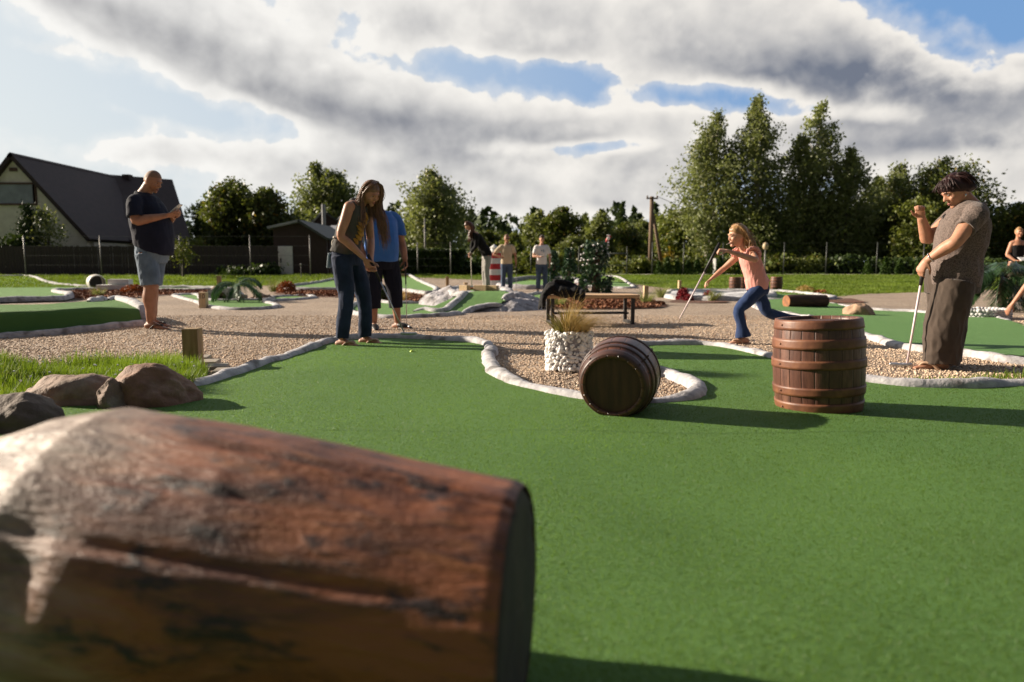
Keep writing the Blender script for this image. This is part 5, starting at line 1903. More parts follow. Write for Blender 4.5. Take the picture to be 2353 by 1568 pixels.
def tree(label, x, y, h, w, leaf, n=6000, ls=.17, seed=0, form='birch', z=None, base=.10, bark=None, cat='tree', group=None, nb=60, name='tree', trunks=1):
    r = np.random.default_rng(seed + 100)
    z0 = float(terrain(x, y)) if z is None else z
    t = thing(name, label, cat, (x, y, z0), 0, group)
    mb = MB()
    cents = []
    lean = r.normal(0, .02, 2)
    for k in range(trunks):
        off = np.array([0, 0]) if trunks == 1 else r.normal(0, w * .13, 2)
        hh = h * (1 if k == 0 else r.uniform(.72, .95))
        top = V(off[0] * 1.8 + lean[0] * h, off[1] * 1.8 + lean[1] * h, hh * .97)
        b0 = V(off[0] * .3, off[1] * .3, -.1)
        r0 = .012 * h + .03
        mid = b0.lerp(top, .5) + V(r.normal(0, .015) * h, r.normal(0, .015) * h, 0)
        mb.tube([b0, b0.lerp(mid, .5), mid, mid.lerp(top, .5), mid.lerp(top, .88)], [r0 * 1.3, r0, r0 * .7, r0 * .4, .012], 7, 3)
        for i in range(nb // trunks):
            f = base + (1 - base) * ((i + r.uniform(0, 1)) / (nb // trunks))
            if form == 'birch':
                prof = (min(1, (1 - f) * 2.0 + .02) ** .9) * (.6 + .45 * min(1, (f - base) / .25 + .15))
                rise = .9 + .9 * f
            elif form == 'round':
                prof = sqrt(max(.02, 1 - (2 * (f - base) / (1 - base) - .85) ** 2 * .75)) if f > base else .4
                prof = min(1, prof) * (1 if f < .85 else .75)
                rise = .45
            elif form == 'column':
                prof = (min(1, (1 - f) * 2.6) ** .8) * (.7 + .3 * min(1, f * 3))
                rise = 1.3
            else:  # spruce
                prof = (1 - f) ** .85 + .04
                rise = -.25
            az = r.uniform(0, 2 * pi)
            L = w * .5 * prof * r.uniform(.62, 1.12)
            st = b0.lerp(top, f * (.97 if form != 'round' else .86))
            d = V(cos(az), sin(az), 0)
            tipz = L * rise * .55
            if form == 'round':
                tipz = L * r.uniform(.1, .7)
            p1 = st + d * L * .5 + V(0, 0, tipz * .75)
            p2 = st + d * L + V(0, 0, tipz * (1.0 if form != 'birch' else .8))
            if p2.z > hh * 1.01: p2.z = hh * 1.01 - r.uniform(0, .04) * h
            if i % 2 == 0:
                mb.tube([st, p1, p2], [r0 * .38 * (1 - f * .7), r0 * .2 * (1 - f * .6), .008], 5, 2)
            m = max(3, int(n / nb * (.35 + 1.1 * prof)))
            s = r.uniform(.25, 1.08, m) ** .8
            A_, B1, C1 = np.array(st), np.array(p1), np.array(p2)
            pts = (1 - s)[:, None] ** 2 * A_ + (2 * s * (1 - s))[:, None] * B1 + (s ** 2)[:, None] * C1
            # clumps along the branch
            nc = max(2, int(L / .55) + 1)
            cl = r.normal(0, .11 * L + .08, (nc, 3))
            pts += cl[np.minimum((s * nc).astype(int), nc - 1)]
            sig = .055 * w * prof + .10
            pts += r.normal(0, sig, (m, 3)) * (np.array([1, 1, .55]) if form == 'spruce' else 1)
            if form == 'birch':
                # hanging twigs
                hang = r.random(m) < .55
                tw = (r.integers(0, 9, m) * 37 % 11) / 11
                pts[hang, 2] -= (r.random(hang.sum()) ** 1.3) * (.06 * h + .5) * (.4 + tw[hang])
            cents.append(pts)
    c = np.concatenate(cents)
    c = c[c[:, 2] > .15]
    c = np.concatenate([c, c[::2] + r.normal(0, .14, c[::2].shape)])
    v, q = leaf_cards(c, ls * .72, r)
    link('crown', quick_mesh('crown', v, q), LEAF[leaf], t)
    mb.build('trunk', bark or M['bark'], t, smooth=True)
    return t


def at_tree(px, py_top, Y, py_base=None):
    """x and height of a tree standing at depth Y whose top is seen at (px, py_top)"""
    p = at(px, py_top, Y)
    return p.x, p.z - float(terrain(p.x, Y))


def T_(label, px, top, halfw, Y, leaf, **kw):
    x, h = at_tree(px, top, Y)
    return tree(label, x, Y, h, halfw * 2 / FD * Y, leaf, **kw)


GB = 'three tall birches on the right'
T_('left and lowest of the three tall birches, bulging furthest left', 1640, 234, 80, 52, 'birch', n=9500, ls=.19, seed=1, bark=M['birchbark'], group=GB, nb=110, trunks=2)
T_('middle and tallest of the three tall birches on the right', 1742, 194, 66, 51, 'birch', n=8500, ls=.19, seed=2, bark=M['birchbark'], group=GB, nb=110)
T_('right one of the three tall birches, with a dark shaded right flank', 1838, 222, 72, 52.5, 'birch', n=9500, ls=.19, seed=3, bark=M['birchbark'], group=GB, nb=110, trunks=2)
T_('medium birch right of the three tall birches, above the lawn', 1955, 325, 62, 50, 'birch', n=6500, ls=.19, seed=4, group='medium trees on the right', nb=80)
T_('medium leafy tree second to the right of the three tall birches', 2022, 362, 58, 53, 'willow', n=6500, ls=.2, seed=5, group='medium trees on the right', nb=80, trunks=2)
T_('thin topped tree just left of the head of the woman in brown', 2062, 395, 46, 51, 'birch', n=4500, ls=.19, seed=6, group='medium trees on the right', nb=60)
T_('broad dark tree behind the head of the woman in brown', 2200, 330, 105, 48, 'dark', n=12500, ls=.19, seed=7, form='round', nb=110, base=.05, trunks=2)
T_('olive tree leaning out to the left below the broad dark tree', 2125, 440, 60, 46, 'olive', n=6000, ls=.18, seed=17, form='round', nb=70, base=.03)
T_('dark tree at the right picture edge', 2345, 448, 62, 47, 'dark', n=6000, ls=.19, seed=8, form='round', nb=70, base=.05)
T_('bushy low tree under the three birches, on their left', 1560, 470, 55, 55, 'olive', n=5000, ls=.22, seed=9, form='round', nb=60, base=.05)
T_('dense low tree in the shade under the right tall birch', 1880, 420, 60, 54, 'dark', n=7000, ls=.2, seed=10, form='round', nb=70, base=.02)
T_('low willow under the middle tall birch, right above the girl', 1765, 470, 62, 50, 'willow', n=6000, ls=.19, seed=19, form='round', nb=70, base=.02)
# left part
T_('broad leafy tree with some orange leaves, left lobe, beside the house', 528, 392, 62, 45, 'dark', n=9000, ls=.2, seed=11, form='round', nb=90, base=.12, group='two dark trees beside the house')
T_('broad leafy tree right beside the dark shed', 618, 412, 52, 44, 'dark', n=7500, ls=.2, seed=12, form='round', nb=80, base=.12, group='two dark trees beside the house')
T_('slim dark spruce between the house and the leafy tree', 455, 458, 34, 47, 'spruce', n=4000, ls=.17, seed=13, form='spruce', nb=70, base=.02, bark=M['brownbark'])
T_('birch rising behind the grey roofs', 757, 360, 74, 62, 'willow', n=9500, ls=.24, seed=14, nb=90, trunks=2)
T_('tall birch standing right of the man in blue', 1006, 377, 70, 50, 'birch', n=9500, ls=.19, seed=15, nb=100, trunks=2, bark=M['birchbark'])
T_('small tree hugging the left side of the tall birch, behind the hedge', 945, 500, 40, 52, 'willow', n=4000, ls=.19, seed=16, nb=50)
T_('dark young spruce at the house wall, the taller one', 62, 467, 30, 38, 'spruce', n=4500, ls=.13, seed=21, form='spruce', nb=70, base=.02, bark=M['brownbark'])
T_('open young tree at the house wall right of the dark spruce', 108, 470, 30, 38, 'willow', n=800, ls=.13, seed=22, form='column', nb=34, base=.1)
# middle distance
k_ = 0
for px, top, hw, Y, leaf, frm, lab in (
        (1238, 482, 36, 70, 'willow', 'column', 'olive green poplar above the man in beige'), (1290, 474, 44, 68, 'dark', 'column', 'dark round topped poplar above the boy in white'),
        (1345, 492, 20, 76, 'dark', 'spruce', 'small pointed dark tree right of the poplars'), (1384, 488, 34, 72, 'willow', 'column', 'light poplar behind the tall ivy column'),
        (1440, 512, 34, 74, 'dark', 'column', 'dark poplar left of the wooden utility pole'), (1476, 506, 36, 78, 'willow', 'column', 'pale poplar just left of the wooden utility pole'),
        (1525, 482, 36, 72, 'olive', 'round', 'round olive tree right of the wooden utility pole'), (1320, 545, 34, 64, 'willow', 'round', 'low willow bush between the ivy columns'),
        (1180, 532, 26, 62, 'olive', 'round', 'small yellowish tree behind the man in beige'), (1128, 526, 40, 74, 'dark', 'round', 'dark tree behind the girl in the black jacket')):
    T_(lab, px, top, hw, Y, leaf, n=3800, ls=.25, seed=30 + k_, form=frm, nb=60, base=.06, group='trees beyond the course')
    k_ += 1

# far wood that reads as one mass
cs = []
for i in range(260):
    x = RNG.uniform(-130, 150); y = RNG.uniform(118, 170)
    hh = RNG.uniform(8, 12.5) * (y / 140)
    nn = 130
    f = RNG.random(nn)
    rr_ = (1 - f) ** .7 * RNG.uniform(1.4, 2.6) * np.sqrt(RNG.random(nn)) if i % 3 else np.sqrt(np.maximum(0, 1 - (2 * f - 1) ** 2)) * RNG.uniform(2, 3.4) * np.sqrt(RNG.random(nn))
    a = RNG.uniform(0, 2 * pi, nn)
    cs.append(np.stack([x + rr_ * np.cos(a), y + rr_ * np.sin(a), f * hh + .3], 1))
v, q = leaf_cards(np.concatenate(cs), 1.0)
tag(link('far_wood', quick_mesh('far_wood', v, q), LEAF['far']), 'dark mixed wood along the horizon', 'wood', kind='stuff')


def bush(label, x, y, rx, ry, h, leaf, n, ls, seed, cat='bush', group=None, name='bush', z=None):
    r = np.random.default_rng(seed + 500)
    k = max(4, int(rx * 6))
    cl = np.stack([r.uniform(-rx, rx, k), r.uniform(-ry, ry, k), r.uniform(.15, .8, k) * h], 1)
    c = cl[r.integers(0, k, n)] + r.normal(0, 1, (n, 3)) * np.array([min(rx, h) * .33, ry * .4, h * .2])
    c = c[(c[:, 2] > 0) & (c[:, 2] < h * 1.25)]
    v, q = leaf_cards(c, ls, r, up=-.2)
    z0 = float(terrain(x, y)) if z is None else z
    me = quick_mesh(name, v, q)
    o = link(name, me, LEAF[leaf])
    o.location = (x, y, z0)
    return tag(o, label, cat, group)


def pxb(label, px0, px1, top, base, Y, leaf, n=2500, ls=.13, seed=0, **kw):
    a, b = at(px0, base, Y), at(px1, base, Y)
    z0 = float(terrain((a.x + b.x) / 2, Y))
    h = at((px0 + px1) / 2, top, Y).z - z0
    return bush(label, (a.x + b.x) / 2, Y, (b.x - a.x) / 2, .8, h * .86, leaf, n, ls, seed, z=z0, **kw)


GU = 'rough bushes behind the right fence'
pxb('rough low bush row behind the fence, left of the utility pole', 1420, 1490, 588, 630, 43, 'bush', 1800, .15, 1, group=GU)
pxb('rough bush right below the utility pole', 1500, 1580, 592, 630, 43.5, 'bush', 2000, .15, 2, group=GU)
pxb('brownish rough bushes behind the grey cabinet', 1590, 1690, 590, 630, 43, 'bush', 2600, .15, 3, group=GU)
pxb('rough bush between the girl and the lamp post', 1700, 1775, 594, 630, 43.5, 'bush', 2000, .15, 4, group=GU)
pxb('lush green bush right of the lamp post', 1780, 1890, 586, 630, 42, 'bush', 3000, .15, 5, group=GU)
pxb('dark green bush row in the middle of the right fence', 1890, 2010, 588, 632, 42, 'hedge', 3000, .15, 6, group=GU)
pxb('dark green bush row left of the woman in brown', 2010, 2130, 594, 634, 41.5, 'hedge', 3000, .15, 7, group=GU)
pxb('dark bush row behind the woman in brown', 2130, 2290, 594, 634, 41.5, 'hedge', 3500, .15, 8, group=GU)
pxb('yellow leafed shrub beside the foot of the utility pole', 1508, 1535, 572, 610, 45, 'yellow', 900, .15, 9)
pxb('bright bush behind the wire fence between beige man and boy', 1192, 1262, 576, 632, 40, 'bush', 2500, .14, 10)
pxb('dark bush beside the end of the clipped hedge', 1062, 1120, 590, 634, 38.5, 'hedge', 2000, .13, 11)
pxb('green bush left of the two ivy columns', 1262, 1330, 585, 632, 41, 'bush', 2200, .14, 12)
pxb('bush row right of the tall ivy column', 1395, 1425, 588, 630, 42, 'bush', 1400, .14, 13)
pxb('dark shrub row along the wooden fence under the shed door', 500, 640, 600, 634, 35.2, 'hedge', 2600, .12, 14)
pxb('dark shrub behind the fence at the far left', -40, 60, 545, 600, 37.5, 'hedge', 2500, .14, 15)
pxb('light green shrub tips between house and shed', 432, 480, 545, 600, 37.5, 'bush', 1200, .14, 16)

# clipped hedge
a, b = at(925, 634, 37), at(1066, 634, 37)
hn = 9000
hc = np.stack([RNG.uniform(0, 1, hn), RNG.uniform(-.6, .6, hn), RNG.random(hn)], 1)
hh = at(1000, 577, 37).z - .3
edge = RNG.integers(0, 3, hn)
hc[edge == 0, 1] = np.sign(hc[edge == 0, 1]) * .6 + RNG.normal(0, .05, (edge == 0).sum())
hc[edge == 1, 2] = 1 + RNG.normal(0, .03, (edge == 1).sum())
hc = np.stack([a.x + (b.x - a.x) * hc[:, 0] + RNG.normal(0, .05, hn), 37 + hc[:, 1], .3 + hc[:, 2] * hh], 1)
v, q = leaf_cards(hc, .12, up=-.2)
tag(link('hedge', quick_mesh('hedge', v, q), LEAF['hedge']), 'dark clipped box hedge behind the far green in the middle', 'hedge')

# thuja row in front of the right fence
for i, px in enumerate([1512, 1531, 1553, 1578, 1600, 1628, 1652, 1700, 1990, 2030, 2063, 2106, 2150]):
    p = P(px, 632)
    y = 36.6
    x = (px - CX) / FD * 36.6
    z0 = float(terrain(x, y))
    r = np.random.default_rng(900 + i)
    h = r.uniform(.7, 1.0)
    f = r.random(420) ** .8
    a = r.uniform(0, 2 * pi, 420)
    rr_ = (.24 * (1 - f) ** .7 + .03) * np.sqrt(r.random(420)) * 1.1
    v, q = leaf_cards(np.stack([rr_ * np.cos(a), rr_ * np.sin(a), f * h], 1), .07, r, up=-.8)
    o = link('thuja', quick_mesh('thuja', v, q), LEAF['thuja'])
    o.location = (x, y, z0)
    tag(o, 'small young thuja planted along the far edge of the right lawn', 'shrub', 'young thujas along the lawn')


def palm(label, root_p, trunk_h, fronds, length, droop, leaf, seed, nl=26, leaflen=.22, cat='palm', name='palm', trunk_r=.04, elev=(.2, 1.1), tmat=None):
    r = np.random.default_rng(seed)
    t = thing(name, label, cat, root_p)
    if trunk_h > .02:
        mb = MB()
        k = 9
        mb.tube([(0, 0, -.03)] + [(.015 * sin(i), .01 * cos(i * 1.7), trunk_h * i / k) for i in range(1, k + 1)], [trunk_r * (1.15 - .2 * i / k) * (1 + .18 * (i % 2)) for i in range(k + 1)], 9)
        mb.build('trunk', tmat or M['brownbark'], t, smooth=True)
    for i in range(fronds):
        az = 2 * pi * (i * .618) + r.uniform(-.2, .2)
        el = r.uniform(*elev)
        L = length * r.uniform(.75, 1.1)
        p = np.array([0, 0, trunk_h]); pts = [p]
        d = np.array([cos(az) * cos(el), sin(az) * cos(el), sin(el)])
        ns = 10
        for s in range(ns):
            d = d + np.array([0, 0, -droop * (.5 + s / ns)]) / ns * 2
            d /= np.linalg.norm(d)
            p = p + d * L / ns
            pts.append(p)
        mb = MB(); mb.tube(pts, [.009 * length] + [.006 * length] * (ns - 1) + [.002], 5)
        side = np.array([-sin(az), cos(az), 0])
        for j in range(nl):
            f = .16 + .84 * j / nl
            q0 = np.array([np.interp(f * ns, range(ns + 1), [w_[c] for w_ in pts]) for c in range(3)])
            dd = pts[min(ns, int(f * ns) + 1)] - pts[min(ns - 1, int(f * ns))]
            dd = dd / np.linalg.norm(dd)
            ll = leaflen * length * (sin(pi * (.12 + .8 * f)) * .9 + .1)
            for sg in (-1, 1):
                e = side * sg * .85 + dd * .55 + np.array([0, 0, -.25 + r.normal(0, .12)])
                e /= np.linalg.norm(e)
                tip = q0 + e * ll + np.array([0, 0, -.25 * ll])
                md = q0 + e * ll * .5
                wv = np.cross(e, np.array([0, 0, 1])); wv /= np.linalg.norm(wv) + 1e-9
                wd = .030 * length * leaflen * 1.6
                mb.add([q0, md + wv * wd, tip, md - wv * wd], [(0, 1, 2, 3)])
        mb.build('frond', LEAF[leaf], t)
    return t


q = S(2443, 758)
palm('palm with drooping dark fronds in the white stone ring at far right', (q.x, q.y, 0), .62, 22, .95, 1.1, 'palm', 5, 34, .34, trunk_r=.055, elev=(-.35, 1.0))
q = S(578, 738)
palm('fern like palm with arching fronds beside the little tunnel', (q.x, q.y + .1, 0), .36, 11, .82, 1.5, 'fern', 8, 46, .24, trunk_r=.03, elev=(.25, 1.0), tmat=M['soil'])

# white stone ring round the palm
q = S(2430, 782)
rg = thing('planter_ring', 'low ring of white stones at far right around the palm foot', 'planter', (q.x, q.y + .35, 0))
mb = MB()
r5 = random.Random(8)
for row in range(3):
    for i in range(44):
        a = 2 * pi * (i + .5 * row) / 44
        s = r5.uniform(.028, .042)
        mb.ell((cos(a) * .34 * 1.15, sin(a) * .34, .03 + row * .05), (s, s * 1.1, s * .9), Matrix.Rotation(r5.uniform(0, 3), 3, 'Z'), 8, 6)
mb.build('stone_wall', M['whiterock'], rg, smooth=True)
mb = MB(); mb.lathe([(.001, .12), (.35, .12), (.35, .0)], 28); mb.build('fill', M['soil'], rg)
q = S(2375, 760)
mb = MB()
for i in range(14):
    mb.ell((q.x - .3 + i * .05, q.y + r5.uniform(-.05, .05), .03), (.035, .035, .03), None, 8, 6)
tag(mb.build('white_stones', M['whiterock'], smooth=True), 'short row of white stones left of the palm ring', 'stones')


def tuft(label, px, py, h, spread, n, cols, seed, lean=(0, 0), wid=.006, cat='grass tuft', name='grass_tuft', z=0.0, loc=None, group=None, droop=.6):
    r = np.random.default_rng(seed)
    q = loc or S(px, py)
    vs, fs = [], []
    for i in range(n):
        az = r.uniform(0, 2 * pi); sp = abs(r.normal(0, 1)) * spread
        L = h * r.uniform(.6, 1.1)
        b = np.array([cos(az), sin(az), 0]) * r.uniform(0, .25) * spread
        d = np.array([cos(az) * sp + lean[0], sin(az) * sp + lean[1], 1.0]); d /= np.linalg.norm(d)
        sd = np.array([-sin(az + r.normal(0, 1)), cos(az), 0]) * wid
        p = b; o = len(vs); ns = 5
        for s in range(ns + 1):
            k = 1 - s / ns * .92
            vs += [p - sd * k, p + sd * k]
            d = d + np.array([cos(az) * .12 + lean[0] * .5, sin(az) * .12 + lean[1] * .5, -droop * .32 * (s / ns)]); d /= np.linalg.norm(d)
            p = p + d * L / ns
        fs += [(o + 2 * s, o + 2 * s + 1, o + 2 * s + 3, o + 2 * s + 2) for s in range(ns)]
    o = link(name, quick_mesh(name, np.array(vs), np.array(fs)), cols)
    o.location = (q.x, q.y, z)
    return tag(o, label, cat, group)


G1_ = leaf_mat('golden_grass', (.36, .25, .085), (.45, .32, .13), (.26, .22, .07), .35, .6, .3, (1, .9, .6))
G2_ = leaf_mat('green_grass_tuft', (.17, .20, .06), (.25, .27, .10), (.36, .32, .16), .35, .6, .3, (1, 1, .6))
G3_ = leaf_mat('rust_shrub', (.17, .055, .02), (.25, .085, .025), (.12, .07, .02), .2, .7, .2, (1, .7, .4))
G4_ = leaf_mat('dark_red_flowers', (.16, .012, .02), (.24, .02, .03), (.1, .01, .015), .15, .6, .3, (1, .6, .6))
tuft('golden hair grass drooping to the right out of the white pebble planter', 0, 0, .40, .32, 620, G1_, 1, (.22, -.10), .0017, z=.27, loc=V(pq.x + .03, pq.y + .10, 0), droop=2.6)
tuft('olive leafy plant standing in the white pebble planter', 0, 0, .25, .30, 110, leaf_mat('olive_foliage', (.12, .11, .025), (.18, .15, .04), (.14, .05, .025), .25, .5, .35), 2, (-.05, 0), .011, z=.27, loc=V(pq.x - .03, pq.y + .16, 0), cat='plant', name='leafy_plant', droop=.8)
tuft('dry golden grass bun behind the tunnel stones', 555, 708, .34, .55, 260, G1_, 3, (0, 0), .006, z=0, loc=V(*(sat(551, 705, 17.5).xy), 0))
GT = 'feathery grass tufts on the course'
for i, (px, py, h, lab) in enumerate(((1578, 745, .36, 'feathery pale green grass tuft at the right end of the bench bed'), (1615, 727, .42, 'feathery grass tuft at the left end of the whitewashed bed'),
                                      (1739, 735, .38, 'pale grass tuft leaning right beside the small red flowers'), (668, 713, .5, 'feathery pale grass tuft left of the rust red shrub'),
                                      (975, 741, .38, 'dry pale grass tuft by the mulch behind the man in blue'), (1362, 752, .3, 'green grass tuft under the left end of the bench'), (240, 726, .34, 'dark green tuft in the mulch at far left below the white box'))):
    tuft(lab, px, py, h, .38, 170, G2_ if i != 4 else G1_, 20 + i, (.25 if i == 2 else .03, 0), .006, group=GT)
# rounded shrubs
def dome(label, px, py, rx, h, mat, n, ls, seed, cat='shrub', name='shrub'):
    r = np.random.default_rng(seed)
    q = S(px, py)
    d = rvec(n, r); d[:, 2] = abs(d[:, 2])
    c = d * np.array([rx, rx, h]) * r.uniform(.6, 1.02, n)[:, None]
    v, qd = leaf_cards(c, ls, r, up=-1.0, long=2.4)
    o = link(name, quick_mesh(name, v, qd), mat)
    o.location = (q.x, q.y, 0)
    return tag(o, label, cat)


dome('rust red rounded shrub on the mulch behind the fern', 700, 716, .30, .36, G3_, 900, .035, 1)
dome('low rust orange shrub on the mulch behind the legs of the man in navy', 330, 717, .42, .26, G3_, 1000, .035, 2)
dome('dark red plume flowers, the bigger clump beside the whitewashed bed', 1668, 733, .17, .30, G4_, 700, .03, 3, 'flowers', 'flowers')
dome('dark red low flower beside the bigger red clump', 1681, 736, .12, .17, G4_, 400, .028, 4, 'flowers', 'flowers')
dome('small dark red flowers right of the putter of the running girl', 1729, 733, .15, .22, G4_, 450, .028, 5, 'flowers', 'flowers')
dome('pale pink variegated plant at the foot of the ivy columns', 1414, 712, .28, .27, leaf_mat('variegated_leaves', (.38, .27, .26), (.5, .4, .38), (.10, .12, .06), .2, .5, .3, (1, .9, .9)), 260, .07, 6, 'plant', 'leafy_plant')
dome('dark green shrub on the mulch between the legs of the man in blue', 925, 735, .25, .45, LEAF['hedge'], 450, .05, 7)
dome('pale dry grass clump on the right lawn edge', 1966, 712, .3, .2, G1_, 300, .03, 8, 'grass tuft', 'grass_tuft')
dome('brown little shrub at the right lawn edge', 2004, 718, .22, .13, G3_, 250, .03, 9)
# little tree by the fence posts
tree('spindly young tree staked in front of the wooden fence', *at_tree(418, 578, 33)[0:1], 33, 1.75, 1.0, 'bush', n=420, ls=.09, seed=71, form='round', nb=26, base=.5)


def ivy(label, px, py, top, r0, seed, n=1700, tapered=1.0):
    r = np.random.default_rng(seed)
    q = S(px, py)
    h = (py - top) / 1736 * q.y
    t = thing('ivy_column', label, 'ivy column', (q.x, q.y + r0, 0), 0, 'ivy covered columns')
    mb = MB(); mb.tube([(0, 0, -.05), (0, 0, h * .95)], [r0 * .35, r0 * .3], 10); mb.build('stem', M['brownbark'], t)
    k = 46
    cl = np.stack([r.uniform(0, 2 * pi, k), r.uniform(0, h, k)], 1)
    i = r.integers(0, k, n)
    a = cl[i, 0] + r.normal(0, .35, n); z = np.clip(cl[i, 1] + r.normal(0, .09, n), .02, h * 1.03)
    rad = r0 * (1.0 + .22 * np.sin(a * 2 + z * 4) + r.normal(0, .13, n)) * (1 - .25 * (z / h) ** 3) * tapered
    c = np.stack([rad * np.cos(a), rad * np.sin(a), z], 1)
    v, qd = leaf_cards(c, .075, r, up=.5, long=1.3)
    link('ivy', quick_mesh('ivy', v, qd), LEAF['ivy'], t)
    return t, q, h


it, iq_, ih = ivy('tall wide ivy covered column behind the bench, with a red bird on top', 1458, 716, 592, .37, 1, 2800)
ivy('slim ivy covered column between the boy and the tall ivy column', 1391, 696, 610, .24, 2, 1500)
ivy('dark slim ivy covered column hidden behind the boy in white', 1352, 698, 616, .2, 3, 1200)
palm('leafy plant tops sprouting over the tall ivy column', (iq_.x, iq_.y + .37, 0), ih * .92, 13, .55, 1.4, 'ivy', 15, 9, .4, cat='plant', name='leafy_plant', trunk_r=.03, elev=(.1, 1.2))
bp = sat(1485, 585, iq_.y)
bd = thing('garden_bird', 'red and white bird ornament on a thin stick in the tall ivy column', 'ornament', bp)
mb = MB(); mb.tube([(-.06, 0, -.06), (-.02, 0, .0), (.045, 0, .08), (.055, 0, .105)], [.02, .05, .035, .02], 10, 3, rnd_cap=True); mb.build('bird_body', M['red'], bd, smooth=True)
mb = MB(); mb.tube([(.05, 0, .11), (.0, 0, .125), (-.05, 0, .115)], [.022, .018, .004], 8, 2); mb.build('beak', M['white'], bd, smooth=True)
mb = MB(); mb.ell((.0, -.045, .03), (.045, .014, .06), hmat(0, .5), 10, 8); mb.build('wing', M['white'], bd, smooth=True)
mb = MB(); mb.tube([(-.02, 0, -.03), (-.02, 0, -.45)], [.005, .005], 6); mb.build('stick', M['steelpost'], bd)
fl = MB()
for i in range(26):
    a, z = rnd.uniform(pi, 2 * pi), rnd.uniform(.8, 1.5)
    fl.ell((cos(a) * .4 - .05, sin(a) * .4, z), (.03, .03, .025), None, 6, 5)
fo = fl.build('white_blossoms', M['white_tee'], it, smooth=True)

# ---------------------------------------------------------------- grass
def blades(name, poly, n, hmin, hmax, w, mats, seed, hf=terrain, label=None, cat=None, lean=.35):
    r = np.random.default_rng(seed)
    xs = np.array([p[0] for p in poly]); ys = np.array([p[1] for p in poly])
    X = r.uniform(xs.min(), xs.max(), n * 4); Y = r.uniform(ys.min(), ys.max(), n * 4)
    m = inside(poly, X, Y)
    X, Y = X[m][:n], Y[m][:n]
    n = len(X)
    Z = np.asarray(hf(X, Y))
    pat = .65 + .5 * np.sin(X * 5.1 + np.sin(Y * 7)) * np.sin(Y * 6.3 + X) + r.normal(0, .15, n)
    h = r.uniform(hmin, hmax, n) * np.clip(pat, .45, 1.3)
    az = r.uniform(0, 2 * pi, n)
    dx, dy = np.cos(az), np.sin(az)
    ln = np.abs(r.normal(0, lean, n)) * h
    b = np.stack([X, Y, Z], 1)
    s = np.stack([-dy, dx, np.zeros(n)], 1) * w
    mid = b + np.stack([dx * ln * .35, dy * ln * .35, h * .6], 1)
    tip = b + np.stack([dx * ln, dy * ln, h], 1)
    v = np.stack([b - s, b + s, mid + s * .7, mid - s * .7, tip + s * .08, tip - s * .08], 1).reshape(-1, 3)
    o = np.arange(n)[:, None] * 6
    q = np.concatenate([o + np.array([0, 1, 2, 3]), o + np.array([3, 2, 4, 5])])
    ob = link(name, quick_mesh(name, v, q), mats)
    return tag(ob, label, cat, kind='stuff')


GR = leaf_mat('grass_blades', (.10, .17, .02), (.155, .225, .03), (.28, .27, .09), .45, .55, .3, (1, 1, .45))
GRL = leaf_mat('lawn_blades', (.10, .165, .022), (.15, .21, .03), (.22, .22, .06), .4, .6, .25, (1, 1, .45))
gp = [P(-200, 868), P(0, 852), P(150, 846), P(300, 838), P(420, 833), P(478, 862), P(474, 878), P(440, 900), P(400, 918), P(250, 925), P(100, 928), P(0, 940), P(-200, 945)]
sheet('grass_patch', curve([V(p.x, p.y, 0) for p in gp], 3, True), flat, M['lawn'], .1, .02)
blades('grass', gp, 26000, .07, .17, .0028, GR, 1, label='lush tall grass in the left corner behind the boulders', cat='grass')
fl = MB()
xs = [p.x for p in gp]; ys = [p.y for p in gp]
c_ = 0
while c_ < 70:
    x, y = rnd.uniform(min(xs), max(xs)), rnd.uniform(min(ys), max(ys))
    if inside(gp, np.array([x]), np.array([y]))[0]:
        fl.ell((x, y, rnd.uniform(.09, .14)), (.009, .009, .006), None, 6, 4); c_ += 1
tag(fl.build('clover_flowers', M['white_tee']), 'tiny white clover flowers scattered in the tall grass', 'flowers', kind='stuff')
lawnL = [V(-40, 26, 0), V(-16, 26.2, 0), V(-9, 26.9, 0), V(-4, 29, 0), V(3, 30, 0), V(5, 26.6, 0), V(9, 21.5, 0), V(11.2, 19, 0), V(14, 22, 0), V(40, 26, 0), V(40, 37, 0), V(-40, 37, 0)]
blades('lawn', [S(-60, 704), S(620, 701), S(800, 695), S(1000, 691), V(-3, 36.5, 0), V(-29, 36.5, 0)], 60000, .05, .12, .010, GRL, 2, label='rough lawn strip along the wooden fence at left', cat='grass')
blades('lawn', [S(1000, 691), S(1240, 695), S(1440, 693), S(1560, 699), S(1650, 707), S(1900, 719), S(2050, 725), S(2110, 719), S(2240, 715), S(2400, 709), S(2560, 707), V(30, 37, 0), V(-3, 37, 0)], 110000, .03, .075, .010, GRL, 3, label='mown lawn beyond the course at right', cat='grass')
wd = [S(2200, 936), S(2300, 928), S(2500, 918), S(2640, 915), S(2640, 935), S(2500, 942), S(2230, 950)]
blades('grass', wd, 1300, .02, .07, .003, GR, 5, label='thin weeds growing in the gravel at the right kerb', cat='grass')

